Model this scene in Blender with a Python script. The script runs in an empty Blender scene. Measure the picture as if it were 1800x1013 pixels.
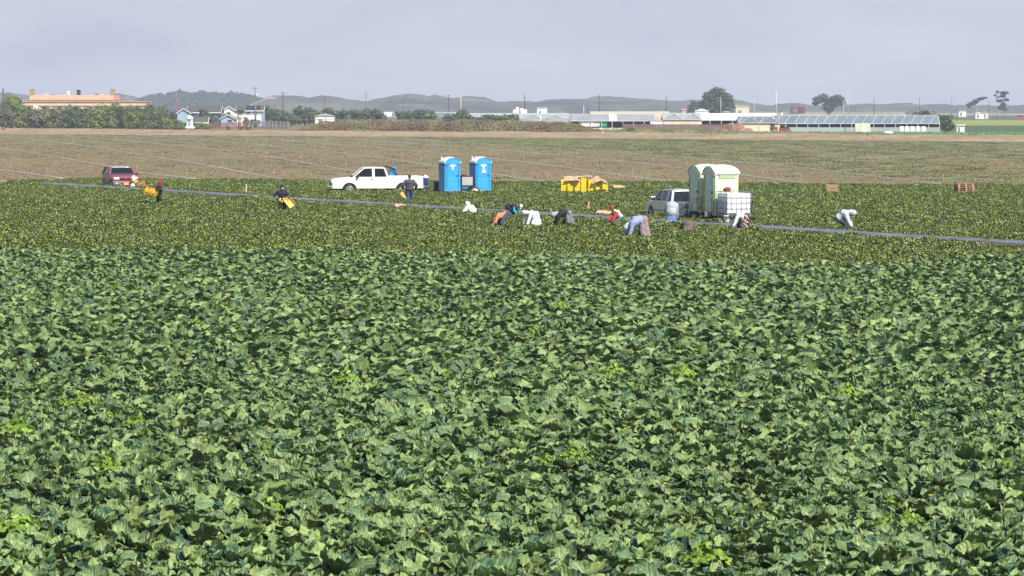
import bpy, bmesh, math, random
import numpy as np
from mathutils import Vector, Matrix, Euler

random.seed(7)
rng = np.random.default_rng(7)
R = math.radians
SC = bpy.context.scene
COL = SC.collection

# ------------------------------------------------------------------ camera
CAM_H = 6.0
FPX = 5000.0                                   # focal length in pixels of the 1800 px wide photograph (100 mm)
PITCH = math.atan((506.5 - 190.0) / FPX)
cam_data = bpy.data.cameras.new('camera')
cam_data.sensor_width = 36.0
cam_data.lens = 100.0
cam_data.clip_start = 0.5
cam_data.clip_end = 12000
cam = bpy.data.objects.new('camera', cam_data)
cam.location = (0, 0, CAM_H)
cam.rotation_euler = (math.pi / 2 - PITCH, 0, 0)
COL.objects.link(cam)
SC.camera = cam

# ------------------------------------------------------------------ light
SUN_AZ, SUN_EL = R(36), R(45)                  # azimuth from straight behind the camera towards the right
to_sun = Vector((math.sin(SUN_AZ) * math.cos(SUN_EL), -math.cos(SUN_AZ) * math.cos(SUN_EL), math.sin(SUN_EL)))
sun_data = bpy.data.lights.new('sun', 'SUN')
sun_data.energy = 5.0
sun_data.angle = R(0.5)
sun_data.color = (1.0, 0.95, 0.87)
sun = bpy.data.objects.new('sun', sun_data)
sun.rotation_euler = to_sun.to_track_quat('Z', 'Y').to_euler()
sun.location = (20, -20, 60)
COL.objects.link(sun)

world = bpy.data.worlds.new('World')
SC.world = world
world.use_nodes = True
wn, wl = world.node_tree.nodes, world.node_tree.links
wn.clear()
w_out = wn.new('ShaderNodeOutputWorld')
w_sky = wn.new('ShaderNodeTexSky')
w_sky.sky_type = 'NISHITA'
w_sky.sun_disc = False
w_sky.sun_elevation = SUN_EL
w_sky.sun_rotation = math.pi - SUN_AZ
w_sky.air_density = 1.3
w_sky.dust_density = 1.5
w_bg = wn.new('ShaderNodeBackground')
w_bg.inputs['Strength'].default_value = 0.085
wl.new(w_sky.outputs[0], w_bg.inputs['Color'])
# the bank of sea fog that fills the lowest degrees of the sky
w_fog = wn.new('ShaderNodeBackground')
w_fog.inputs['Strength'].default_value = 1.0
w_tc = wn.new('ShaderNodeTexCoord')
w_map = wn.new('ShaderNodeMapping')
w_map.inputs['Scale'].default_value = (5.0, 5.0, 16.0)
w_noise = wn.new('ShaderNodeTexNoise')
w_noise.inputs['Scale'].default_value = 2.2
w_noise.inputs['Detail'].default_value = 6.0
w_noise.inputs['Roughness'].default_value = 0.5
w_cr = wn.new('ShaderNodeValToRGB')
w_cr.color_ramp.elements[0].position = 0.28
w_cr.color_ramp.elements[0].color = (0.370, 0.400, 0.505, 1)
w_cr.color_ramp.elements[1].position = 0.70
w_cr.color_ramp.elements[1].color = (0.475, 0.495, 0.580, 1)
wl.new(w_tc.outputs['Generated'], w_map.inputs[0])
wl.new(w_map.outputs[0], w_noise.inputs['Vector'])
wl.new(w_noise.outputs['Fac'], w_cr.inputs[0])
wl.new(w_cr.outputs[0], w_fog.inputs['Color'])
w_sep = wn.new('ShaderNodeSeparateXYZ')
wl.new(w_tc.outputs['Generated'], w_sep.inputs[0])
w_mr = wn.new('ShaderNodeMapRange')
w_mr.interpolation_type = 'SMOOTHSTEP'
w_mr.inputs['From Min'].default_value = 0.05
w_mr.inputs['From Max'].default_value = 0.30
wl.new(w_sep.outputs['Z'], w_mr.inputs['Value'])
w_mix = wn.new('ShaderNodeMixShader')
wl.new(w_mr.outputs[0], w_mix.inputs[0])
wl.new(w_fog.outputs[0], w_mix.inputs[1])
wl.new(w_bg.outputs[0], w_mix.inputs[2])
wl.new(w_mix.outputs[0], w_out.inputs['Surface'])

SC.view_settings.view_transform = 'Standard'
SC.view_settings.look = 'None'
SC.view_settings.exposure = 0.47
SC.view_settings.gamma = 1.0
SC.render.engine = 'CYCLES'
SC.cycles.max_bounces = 6
SC.cycles.diffuse_bounces = 2
SC.cycles.glossy_bounces = 2
SC.cycles.transmission_bounces = 4
SC.cycles.transparent_max_bounces = 8
SC.cycles.volume_bounces = 0
SC.cycles.use_denoising = True
SC.cycles.denoiser = 'OPENIMAGEDENOISE'
SC.cycles.denoising_input_passes = 'RGB_ALBEDO_NORMAL'
SC.cycles.denoising_prefilter = 'ACCURATE'

# ------------------------------------------------------------------ projection: a pixel of the photograph -> a point of the ground
def ray(px, py):
    cx, cy = (px - 900.0) / FPX, (506.5 - py) / FPX
    return Vector((cx, cy * math.sin(PITCH) + math.cos(PITCH), cy * math.cos(PITCH) - math.sin(PITCH)))

def G(px, py, z=0.0):
    d = ray(px, py)
    t = (z - CAM_H) / d.z
    return Vector((d.x * t, d.y * t, z))

def AT(px, py, Y):
    """the point seen at a pixel, at distance Y along the ground"""
    d = ray(px, py)
    t = Y / d.y
    return Vector((d.x * t, Y, CAM_H + d.z * t))

# ------------------------------------------------------------------ materials
MATS = {}
def mat(name, color, rough=0.7, metal=0.0, var=0.12, scale=6.0, bump=0.0, bscale=40.0, color2=None, objrand=0.0, spec=0.5, trans=0.0, aniso=None, coat=0.0, detail=5.0, lo=0.35, hi=0.65):
    if name in MATS:
        return MATS[name]
    m = bpy.data.materials.new(name)
    m.use_nodes = True
    n, l = m.node_tree.nodes, m.node_tree.links
    b = n['Principled BSDF']
    b.inputs['Roughness'].default_value = rough
    b.inputs['Metallic'].default_value = metal
    b.inputs['Specular IOR Level'].default_value = spec
    if coat:
        b.inputs['Coat Weight'].default_value = coat
        b.inputs['Coat Roughness'].default_value = 0.08
    tc = n.new('ShaderNodeTexCoord')
    mp = n.new('ShaderNodeMapping')
    if aniso:
        mp.inputs['Scale'].default_value = aniso
    l.new(tc.outputs['Object'], mp.inputs[0])
    nz = n.new('ShaderNodeTexNoise')
    nz.inputs['Scale'].default_value = scale
    nz.inputs['Detail'].default_value = detail
    l.new(mp.outputs[0], nz.inputs['Vector'])
    cr = n.new('ShaderNodeValToRGB')
    c = Vector(color)
    c2 = Vector(color2) if color2 else c * (1 + var)
    c1 = c if color2 else c * (1 - var)
    cr.color_ramp.elements[0].position = lo
    cr.color_ramp.elements[0].color = (*c1, 1)
    cr.color_ramp.elements[1].position = hi
    cr.color_ramp.elements[1].color = (*c2, 1)
    l.new(nz.outputs['Fac'], cr.inputs[0])
    outc = cr.outputs[0]
    if objrand:
        oi = n.new('ShaderNodeObjectInfo')
        hs = n.new('ShaderNodeHueSaturation')
        mr = n.new('ShaderNodeMapRange')
        mr.inputs['To Min'].default_value = 1 - objrand
        mr.inputs['To Max'].default_value = 1 + objrand
        l.new(oi.outputs['Random'], mr.inputs['Value'])
        l.new(mr.outputs[0], hs.inputs['Value'])
        l.new(outc, hs.inputs['Color'])
        outc = hs.outputs[0]
    l.new(outc, b.inputs['Base Color'])
    if bump:
        bn = n.new('ShaderNodeTexNoise')
        bn.inputs['Scale'].default_value = bscale
        bn.inputs['Detail'].default_value = 4
        l.new(mp.outputs[0], bn.inputs['Vector'])
        bp = n.new('ShaderNodeBump')
        bp.inputs['Strength'].default_value = min(1.0, bump)
        bp.inputs['Distance'].default_value = 0.02 * max(1, bump)
        l.new(bn.outputs['Fac'], bp.inputs['Height'])
        l.new(bp.outputs[0], b.inputs['Normal'])
    if trans:
        tr = n.new('ShaderNodeBsdfTranslucent')
        l.new(outc, tr.inputs['Color'])
        mx = n.new('ShaderNodeMixShader')
        mx.inputs[0].default_value = trans
        l.new(b.outputs[0], mx.inputs[1])
        l.new(tr.outputs[0], mx.inputs[2])
        l.new(mx.outputs[0], n['Material Output'].inputs['Surface'])
    MATS[name] = m
    return m

def leaf_mat(name, dark, light, rough=0.45, trans=0.25, scale=9.0, spec=0.5, veins=False, patch=None, objrand=0.12, accent=None):
    """foliage: a per-leaf 'tint' attribute picks between two greens; optional vein bump along the leaf's UV"""
    if name in MATS:
        return MATS[name]
    m = bpy.data.materials.new(name)
    m.use_nodes = True
    n, l = m.node_tree.nodes, m.node_tree.links
    b = n['Principled BSDF']
    b.inputs['Roughness'].default_value = rough
    b.inputs['Specular IOR Level'].default_value = spec
    at = n.new('ShaderNodeAttribute')
    at.attribute_name = 'tint'
    cr = n.new('ShaderNodeValToRGB')
    e = cr.color_ramp.elements
    e[0].position, e[0].color = 0.0, (*dark, 1)
    e[1].position, e[1].color = 0.85, (*light, 1)
    if accent:
        a_ = e.new(0.9); a_.color = (*accent, 1)
    l.new(at.outputs['Fac'], cr.inputs[0])
    tc = n.new('ShaderNodeTexCoord')
    nz = n.new('ShaderNodeTexNoise')
    nz.inputs['Scale'].default_value = scale
    nz.inputs['Detail'].default_value = 4
    l.new(tc.outputs['Object'], nz.inputs['Vector'])
    mr = n.new('ShaderNodeMapRange')
    mr.inputs['From Min'].default_value = 0.3
    mr.inputs['From Max'].default_value = 0.7
    mr.inputs['To Min'].default_value = 0.78
    mr.inputs['To Max'].default_value = 1.22
    l.new(nz.outputs['Fac'], mr.inputs['Value'])
    oi = n.new('ShaderNodeObjectInfo')
    mr2 = n.new('ShaderNodeMapRange')
    mr2.inputs['To Min'].default_value = 1 - objrand
    mr2.inputs['To Max'].default_value = 1 + objrand
    l.new(oi.outputs['Random'], mr2.inputs['Value'])
    mu = n.new('ShaderNodeMath'); mu.operation = 'MULTIPLY'
    l.new(mr.outputs[0], mu.inputs[0]); l.new(mr2.outputs[0], mu.inputs[1])
    hs = n.new('ShaderNodeHueSaturation')
    l.new(mu.outputs[0], hs.inputs['Value'])
    l.new(cr.outputs[0], hs.inputs['Color'])
    outc = hs.outputs[0]
    if veins:
        uv = n.new('ShaderNodeTexCoord')
        sp = n.new('ShaderNodeSeparateXYZ')
        l.new(uv.outputs['UV'], sp.inputs[0])
        ab = n.new('ShaderNodeMath'); ab.operation = 'ABSOLUTE'      # u runs -1..1 across the blade
        l.new(sp.outputs['X'], ab.inputs[0])
        mid = n.new('ShaderNodeMapRange')                            # the pale midrib
        mid.inputs['From Min'].default_value = 0.03
        mid.inputs['From Max'].default_value = 0.075
        mid.inputs['To Min'].default_value = 0.75
        mid.inputs['To Max'].default_value = 0.0
        l.new(ab.outputs[0], mid.inputs['Value'])
        sl = n.new('ShaderNodeMath'); sl.operation = 'MULTIPLY_ADD'  # side veins sweep forward: v*k - |u|*q
        sl.inputs[1].default_value = -0.55
        l.new(ab.outputs[0], sl.inputs[0]); l.new(sp.outputs['Y'], sl.inputs[2])
        fr = n.new('ShaderNodeMath'); fr.operation = 'MULTIPLY'; fr.inputs[1].default_value = 40.0
        l.new(sl.outputs[0], fr.inputs[0])
        si = n.new('ShaderNodeMath'); si.operation = 'SINE'
        l.new(fr.outputs[0], si.inputs[0])
        vr = n.new('ShaderNodeMapRange')
        vr.inputs['From Min'].default_value = 0.86
        vr.inputs['From Max'].default_value = 1.0
        vr.inputs['To Max'].default_value = 0.22
        l.new(si.outputs[0], vr.inputs['Value'])
        mxv = n.new('ShaderNodeMath'); mxv.operation = 'MAXIMUM'
        l.new(mid.outputs[0], mxv.inputs[0]); l.new(vr.outputs[0], mxv.inputs[1])
        mc = n.new('ShaderNodeMix'); mc.data_type = 'RGBA'
        l.new(mxv.outputs[0], mc.inputs[0])
        l.new(outc, mc.inputs[6])
        mc.inputs[7].default_value = (0.34, 0.42, 0.22, 1)
        outc = mc.outputs[2]
        nb = n.new('ShaderNodeTexNoise'); nb.inputs['Scale'].default_value = 24; nb.inputs['Detail'].default_value = 3
        l.new(tc.outputs['Object'], nb.inputs['Vector'])
        ad = n.new('ShaderNodeMath'); ad.operation = 'MULTIPLY_ADD'; ad.inputs[1].default_value = -0.22
        l.new(si.outputs[0], ad.inputs[0]); l.new(nb.outputs['Fac'], ad.inputs[2])
        bp = n.new('ShaderNodeBump')
        bp.inputs['Strength'].default_value = 0.6
        bp.inputs['Distance'].default_value = 0.022
        l.new(ad.outputs[0], bp.inputs['Height'])
        l.new(bp.outputs[0], b.inputs['Normal'])
    l.new(outc, b.inputs['Base Color'])
    tr = n.new('ShaderNodeBsdfTranslucent')
    l.new(outc, tr.inputs['Color'])
    mx = n.new('ShaderNodeMixShader')
    mx.inputs[0].default_value = trans
    l.new(b.outputs[0], mx.inputs[1]); l.new(tr.outputs[0], mx.inputs[2])
    l.new(mx.outputs[0], n['Material Output'].inputs['Surface'])
    MATS[name] = m
    return m

def glass_mat(name, tint=(0.10, 0.13, 0.14), clear=0.35, rough=0.03):
    if name in MATS:
        return MATS[name]
    m = bpy.data.materials.new(name)
    m.use_nodes = True
    n, l = m.node_tree.nodes, m.node_tree.links
    n.remove(n['Principled BSDF'])
    t = n.new('ShaderNodeBsdfTransparent'); t.inputs[0].default_value = (*[min(1, x * 3 + .2) for x in tint], 1)
    d = n.new('ShaderNodeBsdfDiffuse'); d.inputs[0].default_value = (*tint, 1)
    g = n.new('ShaderNodeBsdfGlossy'); g.inputs['Roughness'].default_value = rough
    m1 = n.new('ShaderNodeMixShader'); m1.inputs[0].default_value = clear
    l.new(d.outputs[0], m1.inputs[1]); l.new(t.outputs[0], m1.inputs[2])
    fr = n.new('ShaderNodeFresnel'); fr.inputs['IOR'].default_value = 1.38
    m2 = n.new('ShaderNodeMixShader')
    l.new(fr.outputs[0], m2.inputs[0]); l.new(m1.outputs[0], m2.inputs[1]); l.new(g.outputs[0], m2.inputs[2])
    l.new(m2.outputs[0], n['Material Output'].inputs['Surface'])
    MATS[name] = m
    return m

# ------------------------------------------------------------------ objects
def tag(o, label=None, cat=None, group=None, kind=None):
    if label: o['label'] = label
    if cat: o['category'] = cat
    if group: o['group'] = group
    if kind: o['kind'] = kind
    return o

def thing(name, label, cat, loc=(0, 0, 0), rz=0.0, group=None):
    o = bpy.data.objects.new(name, None)
    o.empty_display_size = 0.3
    COL.objects.link(o)
    o.location = loc
    o.rotation_euler = (0, 0, rz)
    return tag(o, label, cat, group)

def copy_tree(o, parent=None):
    c = o.copy()
    COL.objects.link(c)
    c.parent = parent
    for ch in o.children:
        copy_tree(ch, c)
    return c

class MB:
    """collects shapes, then links them as ONE mesh object"""
    def __init__(self):
        self.v, self.f, self.m, self.s = [], [], [], []
    def add(self, vs, fs, mi=0, smooth=False, M=None):
        k = len(self.v)
        for p in vs:
            p = Vector(p)
            self.v.append(tuple(M @ p) if M else tuple(p))
        for f in fs:
            self.f.append(tuple(i + k for i in f)); self.m.append(mi); self.s.append(smooth)
        return self
    def box(self, c, s, mi=0, rz=0.0, M=None, taper=1.0):
        x, y, z = s[0] / 2, s[1] / 2, s[2] / 2
        T = Matrix.Translation(Vector(c)) @ Matrix.Rotation(rz, 4, 'Z')
        if M: T = M @ T
        t = taper
        vs = [(-x, -y, -z), (x, -y, -z), (x, y, -z), (-x, y, -z), (-x * t, -y * t, z), (x * t, -y * t, z), (x * t, y * t, z), (-x * t, y * t, z)]
        return self.add(vs, [(0, 3, 2, 1), (4, 5, 6, 7), (0, 1, 5, 4), (1, 2, 6, 5), (2, 3, 7, 6), (3, 0, 4, 7)], mi, M=T)
    def tube(self, pts, r, mi=0, n=8, caps=True, smooth=True):
        pts = [Vector(p) for p in pts]
        rs = r if isinstance(r, (list, tuple)) else [r] * len(pts)
        vs, fs = [], []
        for i, p in enumerate(pts):
            d = (pts[min(i + 1, len(pts) - 1)] - pts[max(i - 1, 0)]).normalized()
            a = d.orthogonal().normalized() if abs(d.z) > 0.9 else d.cross(Vector((0, 0, 1))).normalized()
            b = d.cross(a)
            for k in range(n):
                t = 2 * math.pi * k / n
                vs.append(p + (a * math.cos(t) + b * math.sin(t)) * rs[i])
        for i in range(len(pts) - 1):
            for k in range(n):
                k2 = (k + 1) % n
                fs.append((i * n + k, i * n + k2, (i + 1) * n + k2, (i + 1) * n + k))
        self.add(vs, fs, mi, smooth)
        if caps:
            k0 = len(self.v) - len(vs)
            self.f.append(tuple(k0 + k for k in reversed(range(n)))); self.m.append(mi); self.s.append(False)
            self.f.append(tuple(k0 + (len(pts) - 1) * n + k for k in range(n))); self.m.append(mi); self.s.append(False)
        return self
    def bar(self, a, b, w, h=None, mi=0):
        """square bar between two points"""
        a, b = Vector(a), Vector(b)
        h = h or w
        d = (b - a).normalized()
        s = d.cross(Vector((0, 0, 1)))
        s = Vector((1, 0, 0)) if s.length < 1e-4 else s.normalized()
        u = s.cross(d)
        vs = []
        for p in (a, b):
            for i, j in ((-1, -1), (1, -1), (1, 1), (-1, 1)):
                vs.append(p + s * (w / 2 * i) + u * (h / 2 * j))
        return self.add(vs, [(3, 2, 1, 0), (4, 5, 6, 7), (0, 1, 5, 4), (1, 2, 6, 5), (2, 3, 7, 6), (3, 0, 4, 7)], mi)
    def prism(self, poly, y0, y1, mi=0, M=None, axis='y'):
        """polygon in x,z pushed along y (or x,y along z)"""
        n = len(poly)
        if axis == 'y':
            vs = [(p[0], y0, p[1]) for p in poly] + [(p[0], y1, p[1]) for p in poly]
        else:
            vs = [(p[0], p[1], y0) for p in poly] + [(p[0], p[1], y1) for p in poly]
        fs = [tuple(range(n)), tuple(reversed(range(n, 2 * n)))] + [(i, i + n, (i + 1) % n + n, (i + 1) % n) for i in range(n)]
        return self.add(vs, fs, mi, M=M)
    def lathe(self, prof, c=(0, 0, 0), mi=0, n=16, axis='z', smooth=True, M=None):
        """prof: (radius, height) pairs"""
        vs, fs = [], []
        for r, h in prof:
            for k in range(n):
                t = 2 * math.pi * k / n
                x, y = r * math.cos(t), r * math.sin(t)
                p = (x, y, h) if axis == 'z' else (x, h, y) if axis == 'y' else (h, x, y)
                vs.append(Vector(p) + Vector(c))
        for i in range(len(prof) - 1):
            for k in range(n):
                k2 = (k + 1) % n
                fs.append((i * n + k, i * n + k2, (i + 1) * n + k2, (i + 1) * n + k))
        fs.append(tuple(reversed(range(n)))); fs.append(tuple((len(prof) - 1) * n + k for k in range(n)))
        return self.add(vs, fs, mi, smooth, M=M)
    def quad(self, a, b, c, d, mi=0, th=0.0):
        """a panel; th gives it thickness along its normal"""
        a, b, c, d = map(Vector, (a, b, c, d))
        if not th:
            return self.add([a, b, c, d], [(0, 1, 2, 3)], mi)
        nrm = (b - a).cross(d - a).normalized() * th
        vs = [a, b, c, d, a + nrm, b + nrm, c + nrm, d + nrm]
        return self.add(vs, [(3, 2, 1, 0), (4, 5, 6, 7), (0, 1, 5, 4), (1, 2, 6, 5), (2, 3, 7, 6), (3, 0, 4, 7)], mi)
    def build(self, name, mats, parent=None, bevel=0.0, seg=2, fix=True):
        me = bpy.data.meshes.new(name)
        me.from_pydata(self.v, [], self.f)
        for m in (mats if isinstance(mats, (list, tuple)) else [mats]):
            me.materials.append(m)
        me.polygons.foreach_set('material_index', self.m)
        me.polygons.foreach_set('use_smooth', self.s)
        if fix:
            bm = bmesh.new(); bm.from_mesh(me)
            bmesh.ops.recalc_face_normals(bm, faces=bm.faces)
            bm.to_mesh(me); bm.free()
        me.update()
        o = bpy.data.objects.new(name, me)
        COL.objects.link(o)
        if parent: o.parent = parent
        if bevel:
            b = o.modifiers.new('bevel', 'BEVEL')
            b.width = bevel; b.segments = seg; b.limit_method = 'ANGLE'; b.angle_limit = R(30)
            b.harden_normals = False
        return o

def mesh_np(name, verts, faces_flat, nper, mats, smooth=True, tint=None, uv=None, mi=None):
    """fast mesh from numpy: verts (n,3), faces with nper corners each"""
    me = bpy.data.meshes.new(name)
    nf = len(faces_flat) // nper
    me.vertices.add(len(verts)); me.vertices.foreach_set('co', np.ascontiguousarray(verts, dtype=np.float32).ravel())
    me.loops.add(len(faces_flat)); me.loops.foreach_set('vertex_index', np.ascontiguousarray(faces_flat, dtype=np.int32))
    me.polygons.add(nf)
    me.polygons.foreach_set('loop_start', np.arange(0, nf * nper, nper, dtype=np.int32))
    for m in (mats if isinstance(mats, (list, tuple)) else [mats]):
        me.materials.append(m)
    me.polygons.foreach_set('use_smooth', np.full(nf, smooth))
    if mi is not None:
        me.polygons.foreach_set('material_index', np.ascontiguousarray(mi, dtype=np.int32))
    me.update(calc_edges=True)
    if tint is not None:
        a = me.attributes.new('tint', 'FLOAT', 'POINT')
        a.data.foreach_set('value', np.ascontiguousarray(tint, dtype=np.float32))
    if uv is not None:
        u = me.uv_layers.new(name='UVMap')
        u.data.foreach_set('uv', np.ascontiguousarray(uv[faces_flat], dtype=np.float32).ravel())
    me.validate()
    return me

def link(name, me, parent=None):
    o = bpy.data.objects.new(name, me)
    COL.objects.link(o)
    if parent: o.parent = parent
    return o

def vnoise(x, y, seed=0, oct=4):
    """value noise on arrays"""
    out = np.zeros_like(x, dtype=float); amp = 1.0; tot = 0
    for o in range(oct):
        xi, yi = np.floor(x).astype(np.int64), np.floor(y).astype(np.int64)
        fx, fy = x - xi, y - yi
        fx, fy = fx * fx * (3 - 2 * fx), fy * fy * (3 - 2 * fy)
        def h(a, b):
            k = (a * 374761393 + b * 668265263 + (seed + o) * 69069) & 0x7fffffff
            k = ((k ^ (k >> 13)) * 1274126177) & 0x7fffffff
            return (k ^ (k >> 16)) % 10007 / 10007.0
        v = (h(xi, yi) * (1 - fx) + h(xi + 1, yi) * fx) * (1 - fy) + (h(xi, yi + 1) * (1 - fx) + h(xi + 1, yi + 1) * fx) * fy
        out += v * amp; tot += amp; amp *= 0.5
        x, y = x * 2.03 + 7.1, y * 2.03 + 3.7
    return out / tot

def in_poly(x, y, poly):
    inside = np.zeros(len(x), bool)
    j = len(poly) - 1
    for i in range(len(poly)):
        xi, yi = poly[i]; xj, yj = poly[j]
        c = ((yi > y) != (yj > y)) & (x < (xj - xi) * (y - yi) / (yj - yi + 1e-12) + xi)
        inside ^= c
        j = i
    return inside

def scatter(name, pts, rotz, scl, idx, meshes, kind_label=None, tilt=None):
    """one 'stuff' object: variants of a clump set on points by geometry nodes (the geometry belongs to this object)"""
    me = bpy.data.meshes.new(name)
    me.vertices.add(len(pts)); me.vertices.foreach_set('co', np.ascontiguousarray(pts, dtype=np.float32).ravel())
    for nm, arr, ty in (('rz', rotz, 'FLOAT'), ('sc', scl, 'FLOAT'), ('vi', idx, 'INT')):
        a = me.attributes.new(nm, ty, 'POINT')
        a.data.foreach_set('value', np.ascontiguousarray(arr, dtype=np.int32 if ty == 'INT' else np.float32))
    o = link(name, me)
    ng = bpy.data.node_groups.new(name + '_nodes', 'GeometryNodeTree')
    ng.interface.new_socket('Geometry', in_out='INPUT', socket_type='NodeSocketGeometry')
    ng.interface.new_socket('Geometry', in_out='OUTPUT', socket_type='NodeSocketGeometry')
    n, l = ng.nodes, ng.links
    gi, go = n.new('NodeGroupInput'), n.new('NodeGroupOutput')
    iop = n.new('GeometryNodeInstanceOnPoints')
    m2p = n.new('GeometryNodeMeshToPoints')
    l.new(gi.outputs[0], m2p.inputs[0]); l.new(m2p.outputs[0], iop.inputs['Points'])
    jn = n.new('GeometryNodeJoinGeometry')
    for k, vm in enumerate(reversed(meshes)):
        so = bpy.data.objects.new(name + '_variant', vm)
        oi = n.new('GeometryNodeObjectInfo'); oi.inputs['Object'].default_value = so
        oi.inputs['As Instance'].default_value = False
        g2 = n.new('GeometryNodeGeometryToInstance')
        l.new(oi.outputs['Geometry'], g2.inputs[0]); l.new(g2.outputs[0], jn.inputs[0])
    l.new(jn.outputs[0], iop.inputs['Instance'])
    iop.inputs['Pick Instance'].default_value = True
    def na(nm, ty):
        a = n.new('GeometryNodeInputNamedAttribute'); a.data_type = ty; a.inputs[0].default_value = nm
        return a.outputs['Attribute']
    l.new(na('vi', 'INT'), iop.inputs['Instance Index'])
    cx = n.new('ShaderNodeCombineXYZ'); l.new(na('rz', 'FLOAT'), cx.inputs['Z'])
    e2r = n.new('FunctionNodeEulerToRotation'); l.new(cx.outputs[0], e2r.inputs[0])
    l.new(e2r.outputs[0], iop.inputs['Rotation'])
    l.new(na('sc', 'FLOAT'), iop.inputs['Scale'])
    l.new(iop.outputs[0], go.inputs[0])
    md = o.modifiers.new('scatter', 'NODES'); md.node_group = ng
    return o

# ------------------------------------------------------------------ ground sheets
def sheet(name, poly, z, m, nx=0, kind='structure', zfun=None, step=None):
    """flat polygon of the ground; with step it becomes a grid clipped to the polygon"""
    xs = [p[0] for p in poly]; ys = [p[1] for p in poly]
    if step is None:
        me = bpy.data.meshes.new(name)
        me.from_pydata([(p[0], p[1], z) for p in poly], [], [tuple(range(len(poly)))])
        me.materials.append(m)
        bm = bmesh.new(); bm.from_mesh(me)
        bmesh.ops.recalc_face_normals(bm, faces=bm.faces)
        if bm.faces and bm.faces[:][0].normal.z < 0: bmesh.ops.reverse_faces(bm, faces=bm.faces)
        bm.to_mesh(me); bm.free()
    else:
        n, k = step                                     # n columns across, k rows: poly is near-left, near-right, far-right, far-left
        a, b, c, d = [np.array(p[:2], float) for p in poly]
        u, v = np.meshgrid(np.linspace(0, 1, n), np.linspace(0, 1, k))
        P = ((1 - v)[..., None] * ((1 - u)[..., None] * a + u[..., None] * b) + v[..., None] * ((1 - u)[..., None] * d + u[..., None] * c)).reshape(-1, 2)
        zz = z + zfun(P[:, 0], P[:, 1], u.ravel(), v.ravel())
        V = np.column_stack([P, zz])
        i = (np.arange(k - 1)[:, None] * n + np.arange(n - 1)[None, :]).ravel()
        F = np.column_stack([i, i + 1, i + 1 + n, i + n]).ravel()
        me = mesh_np(name, V, F, 4, m, True)
    o = link(name, me)
    return tag(o, kind=kind)

def PG(*pp):
    return [G(x, y)[:2] for x, y in pp]

def ground_mat(name, c1, c2, c3=None, s1=0.02, s2=1.2, rows=None, rowc=None, rough=0.95, bump=0.6, bs=3.0, dirv=(0.0, 1.0)):
    m = bpy.data.materials.new(name); m.use_nodes = True
    n, l = m.node_tree.nodes, m.node_tree.links
    b = n['Principled BSDF']; b.inputs['Roughness'].default_value = rough; b.inputs['Specular IOR Level'].default_value = 0.2
    tc = n.new('ShaderNodeTexCoord')
    def noise(s, det=5):
        z = n.new('ShaderNodeTexNoise'); z.inputs['Scale'].default_value = s; z.inputs['Detail'].default_value = det
        l.new(tc.outputs['Object'], z.inputs['Vector']); return z.outputs['Fac']
    def ramp(fac, a, c, lo=0.4, hi=0.6):
        r = n.new('ShaderNodeValToRGB'); r.color_ramp.elements[0].position = lo; r.color_ramp.elements[1].position = hi
        r.color_ramp.elements[0].color = (*a, 1); r.color_ramp.elements[1].color = (*c, 1); l.new(fac, r.inputs[0]); return r.outputs[0]
    out = ramp(noise(s1), c1, c2)
    fine = n.new('ShaderNodeMix'); fine.data_type = 'RGBA'; fine.blend_type = 'MULTIPLY'; fine.inputs[0].default_value = 1.0
    l.new(out, fine.inputs[6]); l.new(ramp(noise(s2, 8), (0.72,) * 3, (1.25,) * 3, 0.35, 0.65), fine.inputs[7])
    out = fine.outputs[2]
    if c3:
        mx = n.new('ShaderNodeMix'); mx.data_type = 'RGBA'
        l.new(ramp(noise(s2 * 0.45, 6), (0, 0, 0), (1, 1, 1), 0.56, 0.66), mx.inputs[0]); l.new(out, mx.inputs[6]); mx.inputs[7].default_value = (*c3, 1)
        out = mx.outputs[2]
    hb = noise(bs, 8)
    if rows:
        sp = n.new('ShaderNodeSeparateXYZ'); l.new(tc.outputs['Object'], sp.inputs[0])
        a_ = n.new('ShaderNodeMath'); a_.operation = 'MULTIPLY'; a_.inputs[1].default_value = dirv[1]; l.new(sp.outputs[0], a_.inputs[0])
        b_ = n.new('ShaderNodeMath'); b_.operation = 'MULTIPLY_ADD'; b_.inputs[1].default_value = -dirv[0]; l.new(sp.outputs[1], b_.inputs[0]); l.new(a_.outputs[0], b_.inputs[2])
        c_ = n.new('ShaderNodeMath'); c_.operation = 'MULTIPLY'; c_.inputs[1].default_value = 2 * math.pi / rows; l.new(b_.outputs[0], c_.inputs[0])
        s_ = n.new('ShaderNodeMath'); s_.operation = 'SINE'; l.new(c_.outputs[0], s_.inputs[0])
        mr = n.new('ShaderNodeMapRange'); mr.inputs['From Min'].default_value = -1; mr.inputs['To Max'].default_value = 0.55; l.new(s_.outputs[0], mr.inputs['Value'])
        if rowc:
            mx = n.new('ShaderNodeMix'); mx.data_type = 'RGBA'; l.new(mr.outputs[0], mx.inputs[0]); l.new(out, mx.inputs[6]); mx.inputs[7].default_value = (*rowc, 1); out = mx.outputs[2]
        ad = n.new('ShaderNodeMath'); ad.operation = 'ADD'; l.new(mr.outputs[0], ad.inputs[0]); l.new(hb, ad.inputs[1]); hb = ad.outputs[0]
    l.new(out, b.inputs['Base Color'])
    bp = n.new('ShaderNodeBump'); bp.inputs['Strength'].default_value = bump; bp.inputs['Distance'].default_value = 0.12
    l.new(hb, bp.inputs['Height']); l.new(bp.outputs[0], b.inputs['Normal'])
    return m

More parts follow.
